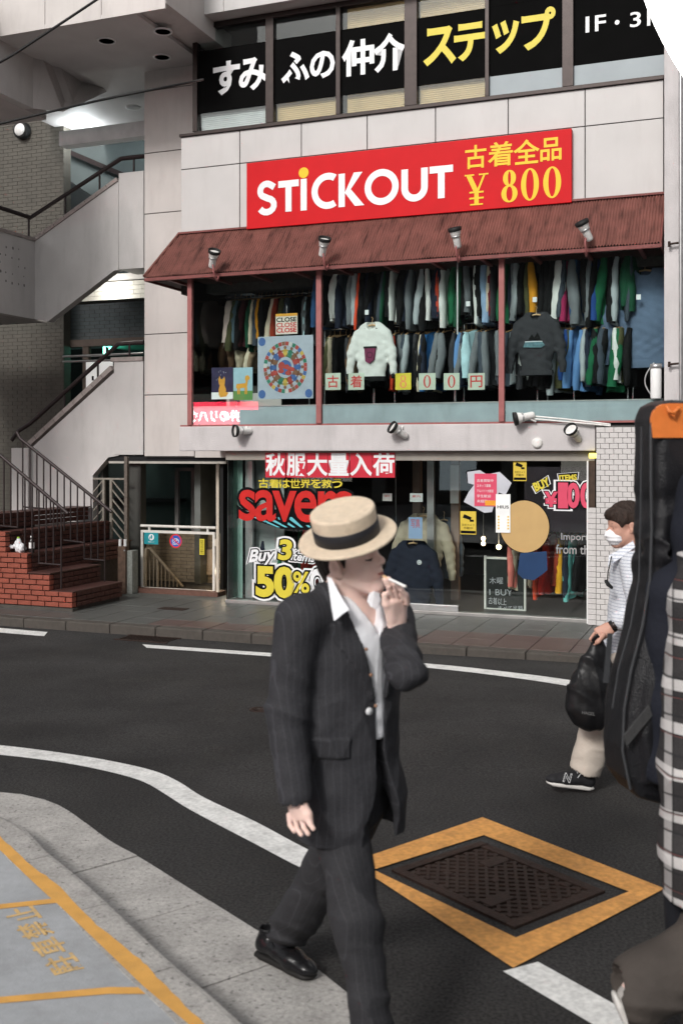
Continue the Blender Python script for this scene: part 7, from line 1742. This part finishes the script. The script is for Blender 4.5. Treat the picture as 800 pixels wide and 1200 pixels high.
s.wrinkle(lambda X, Y, Z: creases(X, Y, Z, ((8, 6, 6), (-4, 4, 7), (3, 8, 2)), .007, 31)); s.cone(nbm + up * .02, nbm + up * .16, .056, .066, 0, 'cut'); s.half(P(730, 778, YB), (-.1, 0, -1)); s.cone(P(733, 765, YB), P(733, 800, YB), .15, .16, 0, 'cut', sq=(mf, .78))
part('shirt', s.g(), M_str, mm)
plate(mm, 'collar', [P(713, 651, YB - .06), P(724, 645, YB - .08), P(741, 634, YB - .07), P(744, 641, YB - .1), P(727, 654, YB - .12), P(712, 664, YB - .1)], M_str, (-.3, -1, .3), .008)
M_bei = mat('beige_trousers', (.50, .44, .38), .8, .07, 8, .35, 40)
s = SDF((1.15, 5.8, .03), (2.15, 6.4, 1.0), .007)
s.ell(pelm, (.15, .15, .13), None, .03); s.path([h1, k1, a1_m - up * .02], [.11, .092, .084], .03); s.path([h2, k2, a2_m - up * .02], [.11, .085, .078], .03)
s.wrinkle(lambda X, Y, Z: creases(X, Y, Z, ((8, 6, 4), (-2, 4, 4), (3, 8, 1)), .005, 33) + creases(X, Y, Z, ((4, 4, 19), (9, 4, -3), (2, 3, 5)), .007, 35) * np.clip(1.2 - Z * 3, 0, 1) * np.clip((Z - .08) * 12, 0, 1))
for an, kn in ((a1_m, k1), (a2_m, k2)): d = (kn - an).normalized(); s.cone(an - d * .055, an - d * .12, .10, .14, 0, 'cut')
part('trousers', s.g(), M_bei, mm)
M_sneak = mat('black_suede', (.014, .014, .016), .75, .2, 30, .3); M_wsole = mat('white_rubber', (.62, .6, .57), .6)
td = V3((-1, -.1, .16)).normalized(); su = V3((.16, 0, 1)).normalized()
shoe(mm, P(695, 926, YB - .05) + V3((0, 0, .0)), td, su, .28, M_sneak, (M_wsole, False), h=.005, name='sneaker', lace=M_whitev)
td2 = V3((-.85, 0, -.5)).normalized(); shoe(mm, a2_m + V3((.06, 0, -.06)), td2, V3((-.5, 0, .85)).normalized(), .28, M_sneak, (M_wsole, False), h=.006, name='sneaker', lace=M_whitev)
nM = Matrix.Translation(P(664.5, 911.5, YB - .125)) @ Matrix.Rotation(R(8), 4, 'Y')
part('letter_mark', text_g('N', -.021, .021, -.023, .023, 0, off=.045, shear=.15, M=nM), M_whitev, mm); part('letter_mark', text_g('N', -.020, .020, -.022, .022, -.0015, off=.0, shear=.15, M=nM), M_sneak, mm)
wt_ = thing('wrist_watch', 'black wrist watch on the masked man\'s wrist', 'watch', wrN)
dW = (wrN - elN).normalized(); qW = dW.to_track_quat('Z', 'Y').to_matrix().to_4x4()
part('strap', G().lathe([(.031, -.012), (.034, -.01), (.034, .01), (.031, .012)], wrN - dW * .01, qW, 20), M_rubber, wt_); part('case', G().lathe([(0, .008), (.018, .008), (.02, 0), (0, 0)], wrN - dW * .01 + V3((0, -.033, .012)), V3((0, -1, .3)).to_track_quat('Z', 'Y').to_matrix().to_4x4(), 16), M_frame, wt_)
part('lanyard', G().tube([P(716, 652, YB - .12), P(712, 670, YB - .15), P(711, 682, YB - .16)], .004, 6), M_rubber, mm)
part('sunglasses', G().tube([P(709, 680, YB - .16), P(712, 685, YB - .175), P(717, 689, YB - .17)], [.012, .016, .01], 10, .6), M_rubber, mm)
# the black bag: a gathered sack under the hand
bgc = P(697, 752, YB - .24)
s = SDF(P(697, 805, YB - .24) - V3((.24, .16, .28)), P(697, 805, YB - .24) + V3((.24, .16, .32)), .006)
yB = YB - .24
s.path([P(698, 752, yB), P(695, 775, yB), P(691, 805, yB), P(690, 832, yB)], [.018, .055, .102, .115], .04, sq=(V3((0, 1, 0)), .62)); s.cone(P(703, 752, yB), P(712, 795, yB), .015, .06, .03, sq=(V3((0, 1, 0)), .5))
s.box(P(690, 826, yB), (.115, .05, .055), Matrix.Rotation(R(10), 3, 'Y'), .04, .04)
s.wrinkle(lambda X, Y, Z: creases(X - P(697, 740, yB).x, Y, Z, ((20, 4, 2), (3, 9, 3), (2, 6, 3)), .011, 41) + creases(X, Y, Z, ((10, 3, 12), (9, 9, -3), (2, 3, 5)), .004, 43))
bag = thing('carrier_bag', 'glossy black carrier bag hanging from the masked man\'s hand', 'bag', P(690, 848, yB))
part('sack', s.g(), mat('black_polythene', (.008, .008, .009), .42, .1, 10, .3, 25), bag)
part('handle', G().tube([P(698, 762, yB), P(694, 750, yB - .02), P(699, 744, yB - .03), P(704, 752, yB - .02), P(706, 768, yB)], .01, 8, .5), mat('black_polythene', (.008, .008, .009)), bag)
part('lettering', text_g('HAGEL', -.035, .035, -.008, .008, 0, off=.01, M=Matrix.Translation(P(689, 836, yB - .085)) @ Matrix.Rotation(R(8), 4, 'Y')), mat('worn_white_print', (.14, .14, .14), .6), bag)

# ---------------------------------------------------------------- the passer-by with the gig bag, cut off by the right edge
YG = 3.62
gm = thing('person', 'passer-by at the right edge in a black and white plaid shirt, mostly cut off', 'person', V3((1.25, 3.6, 0)))
nbg = P(850, 560, 3.5); pg = P(855, 850, 3.5)
sA, sB = P(835, 590, 3.34), P(865, 590, 3.68)
s = SDF((.60, 2.85, .0), (1.75, 4.0, 2.02), .010)
gax = frame_of((.95, -.3), 0, 0); hOg = P(868, 488, 3.5); GL = head_sdf(s, hOg, gax)
s.path([hOg + V3((-.02, 0, -.04)), nbg, nbg - up * .08], [.055, .062, .09], .03); s.cone(sA - up * .03, sB - up * .03, .06, .06, .04); s.path([nbg - up * .12, pg], [.15, .14], .05)
eA, wA = P(838, 720, 3.22), P(880, 800, 3.1); eB, wB_ = P(880, 720, 3.75), P(930, 790, 3.6)
s.path([sA, eA, wA], [.045, .036, .027], .02); s.path([sB, eB, wB_], [.045, .036, .027], .02)
for w0, d in ((wA, V3((.75, -.3, -.6)).normalized()), (wB_, V3((.75, -.2, -.6)).normalized())):
    k0 = w0 + d * .09; sdv = d.cross(up).normalized()
    hand_sdf(s, w0, k0, d.cross(sdv), 1.1, [[k0 + sdv * o, k0 + sdv * o + d * .04, k0 + sdv * o + d * .06 - up * .02] for o in (-.03, -.01, .01, .03)], [w0 + d * .03 + sdv * .03, w0 + d * .06 + sdv * .05, w0 + d * .09 + sdv * .05])
hg1, kg1, ag1 = P(838, 870, 3.42), P(860, 1060, 3.42), V3((1.18, 3.38, .09))
hg2, kg2, ag2 = P(862, 870, 3.56), P(868, 1085, 3.32), P(742, 1163, 3.26)
s.path([hg1, kg1, ag1], [.08, .055, .04], .03); s.path([hg2, kg2, ag2], [.08, .055, .04], .03)
part('body', s.g(), M_skin, gm)
s = SDF(hOg - V3((.17, .17, .17)), hOg + V3((.17, .17, .2)), .008); A_ = rot_from(*gax)
s.ell(GL(-.012, 0, .05), (.112, .09, .1), A_, 0); s.ell(GL(-.05, 0, -.01), (.06, .07, .065), A_, .02); s.ell(GL(.095, 0, -.02), (.07, .12, .085), A_, .01, 'cut'); part('hair', s.g(), M_hair, gm)
s = SDF((.72, 3.0, .85), (1.6, 4.0, 1.95), .012)
s.cone(sA, sB, .075, .075, .05); s.path([nbg - up * .1, nbg - up * .4, P(818, 905, 3.55)], [.17, .18, .19], .05)
s.cone(P(788, 700, 3.52), P(796, 920, 3.5), .09, .085, .08); s.path([sA, eA], [.07, .06], .03); s.path([sB, eB], [.07, .06], .03)
s.wrinkle(lambda X, Y, Z: .006 * np.sin(30 * Z + 22 * X)); s.cone(nbg, nbg + up * .2, .06, .075, 0, 'cut')
part('t_shirt', s.g(), mat('navy_jersey', (.012, .014, .022), .85, .1, 8, .4, 40), gm)
wv = (.30, .30, .31)
M_plaid = stripe_mat('plaid_flannel', (.035, .033, .034), (.62, .60, .59), (0, 0, 1), 7.5, .26, .85, .3, strength=.8,
                     second=[((.9, -.3, 0), 15, .34, (.62, .60, .59), .5), ((0, 0, 1), 17, .12, (.02, .02, .022), .8), ((.9, -.3, 0), 18, .1, (.02, .02, .02), .7), ((0, 0, 1), 8.5, .02, (.25, .08, .07), .6)])
s = SDF((.80, 2.9, .30), (1.7, 3.9, 1.6), .009)
s.path([P(835, 600, 3.34), P(826, 712, 3.30), P(818, 800, 3.3), P(812, 900, 3.3), P(812, 1000, 3.3), P(812, 1060, 3.3)], [.08, .098, .098, .10, .092, .078], .04); s.path([P(860, 700, 3.4), P(860, 1040, 3.42)], [.15, .13], .05)
s.wrinkle(lambda X, Y, Z: creases(X, Y, Z, ((5, 4, 6), (7, 4, -3), (2, 7, 3)), .010, 61) + creases(X, Y, Z, ((14, 6, 4), (5, 8, 3), (2, 7, 3)), .007, 63)); s.half(P(815, 1062, 3.3), (-.3, 0, -1))
part('plaid_shirt', s.g(), M_plaid, gm)
M_gtr = mat('brown_grey_cotton', (.066, .056, .049), .85, .2, 6, .5, 30)
s = SDF((.65, 2.9, .02), (1.6, 3.85, 1.0), .008)
s.path([hg1, kg1, ag1 + up * .02], [.12, .10, .10], .03); s.path([hg2, kg2, ag2 + V3((.02, 0, 0))], [.12, .115, .105], .04)
s.wrinkle(lambda X, Y, Z: creases(X, Y, Z, ((2, 2, 12), (3, 3, 2), (1, 4, 2)), .013, 65) + creases(X, Y, Z, ((5, 4, 19), (4, 5, 3), (2, 5, 3)), .005, 67)); s.half(ag2 - V3((.055, 0, 0)), (-1, 0, -.35)); s.cone(ag2 + V3((-.03, 0, -.0)), ag2 - V3((.14, 0, 0)), .075, .1, 0, 'cut')
part('trousers', s.g(), M_gtr, gm)
s = SDF((.85, 3.1, .38), (1.25, 3.7, .80), .008); s.path([P(806, 975, 3.42), P(802, 1092, 3.42)], [.085, .058], .03); s.half(P(790, 1110, 3.42), (-.5, 0, -1)); s.wrinkle(lambda X, Y, Z: .005 * np.sin(40 * X)); part('shirt_tail', s.g(), mat('black_cotton', (.010, .011, .015), .85, .1, 8, .4, 40), gm)
shoe(gm, ag1 + V3((-.05, 0, -.085)), V3((.95, -.3, 0)), up, .28, M_sneak, (M_wsole, False), name='shoe', h=.007)
shoe(gm, ag2 + V3((-.075, 0, -.0)), V3((.40, -.1, -.9)), V3((.9, 0, .4)).normalized(), .27, mat('worn_white_shoe', (.4, .38, .36), .7, .2, 20), (M_wsole, False), name='shoe', h=.006)

# gig bag on the passer-by's back: an extruded outline with rounded edges
def poly_sdf(s, org, ux, uz, pts, half, rd=.03, k=0.0, op='add'):
    """pts in metres along ux, uz; thickness along their cross product"""
    un = ux.cross(uz).normalized(); sl_, X, Y, Z = s._reg(s.lo, s.lo + s.h * s.n)
    dx, dy, dz = X - org.x, Y - org.y, Z - org.z
    a = dx * ux.x + dy * ux.y + dz * ux.z; b = dx * uz.x + dy * uz.y + dz * uz.z; c = dx * un.x + dy * un.y + dz * un.z
    dd = np.full(a.shape, 1e9, np.float32); sg = np.ones(a.shape, np.float32); n = len(pts)
    for i in range(n):
        p, q_ = pts[i], pts[i - 1]; ex_, ez_ = q_[0] - p[0], q_[1] - p[1]; wx, wz = a - p[0], b - p[1]
        t = np.clip((wx * ex_ + wz * ez_) / (ex_ * ex_ + ez_ * ez_), 0, 1); bx, bz = wx - ex_ * t, wz - ez_ * t; dd = np.minimum(dd, bx * bx + bz * bz)
        c1, c2, c3 = b >= p[1], b < q_[1], ex_ * wz > ez_ * wx; sg = np.where((c1 & c2 & c3) | (~c1 & ~c2 & ~c3), -sg, sg)
    d2 = sg * np.sqrt(dd) + rd; w_ = np.abs(c) - half + rd
    s._put(sl_, (np.minimum(np.maximum(d2, w_), 0) + np.sqrt(np.maximum(d2, 0) ** 2 + np.maximum(w_, 0) ** 2) - rd).astype(np.float32), k, op)
gc = P(775, 700, YG); gx_ = V3((.982, .19, 0)).normalized(); gn = gx_.cross(up)
def gb(px, py, off=.0):
    a_, b_ = ray(px, py); o = V3((0, 0, CAMZ)); dv_ = V3((a_, 1, b_)); q0 = gc + (gn if gn.y < 0 else -gn) * off; t = (q0 - o).dot(gn) / dv_.dot(gn); p = o + dv_ * t - gc; return (p.dot(gx_), p.z)
GP = [gb(p[0] + (9 if p[0] < 790 else 0), p[1]) for p in ((764, 470), (752, 476), (746, 492), (745, 560), (745, 620), (742, 680), (732, 735), (718, 785), (710, 830), (708, 870), (712, 905), (726, 926), (750, 933), (790, 931), (850, 905), (872, 830), (862, 700), (845, 600), (838, 490), (825, 470))]
gig = thing('guitar_bag', 'tall black padded guitar bag with an orange top patch on the passer-by\'s back', 'bag', gc)
s = SDF(gc - V3((.32, .30, .72)), gc + V3((.42, .34, .72)), .007)
poly_sdf(s, gc + gn * -.0, gx_, up, GP, .10, .035)
pk = [gb(*p) for p in ((752, 740), (738, 790), (730, 850), (738, 905), (775, 912), (840, 880), (850, 780), (840, 720))]
fr_n = gn if gn.y < 0 else -gn
poly_sdf(s, gc + fr_n * .10, gx_, up, pk, .035, .025, .03)
def gw_(X, Y, Z):
    return (creases(X, Y, Z, ((5, 3, 17), (8, 4, -5), (2, 6, 3)), .034, 71) * np.clip((X - gc.x + .10 + (Z - 1.5) * .12) * 9, 0, 1) * np.clip((1.86 - Z) * 4, 0, 1) + creases(X, Y, Z, ((8, 6, 6), (7, 4, -3), (2, 6, 3)), .003, 73)).astype(np.float32)
s.wrinkle(gw_); part('shell', s.g(), mat('black_nylon', (.012, .012, .014), .36, .1, 10, .4, 200), gig)
gp3 = lambda px, py, o: (lambda q_: gc + gx_ * q_[0] + up * q_[1] + fr_n * o)(gb(px, py, o))
def gfn(pts, name, m, o, t=.01, bv=0):
    P_ = [gp3(x, y, o) for x, y in pts]; n = len(P_); part(name, G().add([p + fr_n * t for p in P_] + P_, [tuple(range(n)), tuple(range(2 * n - 1, n - 1, -1))] + [(i, i + n, (i + 1) % n + n, (i + 1) % n) for i in range(n)]), m, gig)
gfn([(762.5, 513), (761, 500), (761, 490), (763, 483), (767, 477.5), (773, 474), (781, 472.8), (822, 473), (829, 477), (834, 484), (836, 513)], 'top_patch', mat('orange_leather', (.72, .20, .045), .4, .08, 20, .15, 60), .094, .012)
part('patch_loop', G().tube([gp3(781, 476, .115), gp3(783, 482, .13), gp3(789, 484, .13), gp3(795, 478, .115)], .006, 8), mat('orange_leather', (.72, .20, .045)), gig)
M_pipe = mat('grey_piping', (.05, .052, .056), .4, .1, 20)
part('piping', G().tube([gp3(x, y, .099) for x, y in ((768, 478), (762, 500), (762, 560), (763, 620), (761, 680), (752, 735), (739, 785), (731, 830), (729, 880), (738, 925))], .005, 8), M_pipe, gig)
part('side_panel_seam', G().tube([gp3(x, y, .085) for x, y in ((751, 500), (750, 600), (748, 680), (738, 735), (724, 785), (717, 830))], .003, 6), M_pipe, gig)
part('zip', G().tube([gp3(x, y, .125) for x, y in ((752, 838), (775, 842), (800, 840))], .004, 6), M_pipe, gig)
gfn([(729, 862), (733, 874), (763, 838), (759, 826)], 'strap', mat('grey_webbing', (.055, .055, .056), .7, .1, 60, .4, 200), .135, .006)
gfn([(711, 742), (717, 742), (712, 800), (706, 800)], 'side_tab', M_pipe, .02, .004)
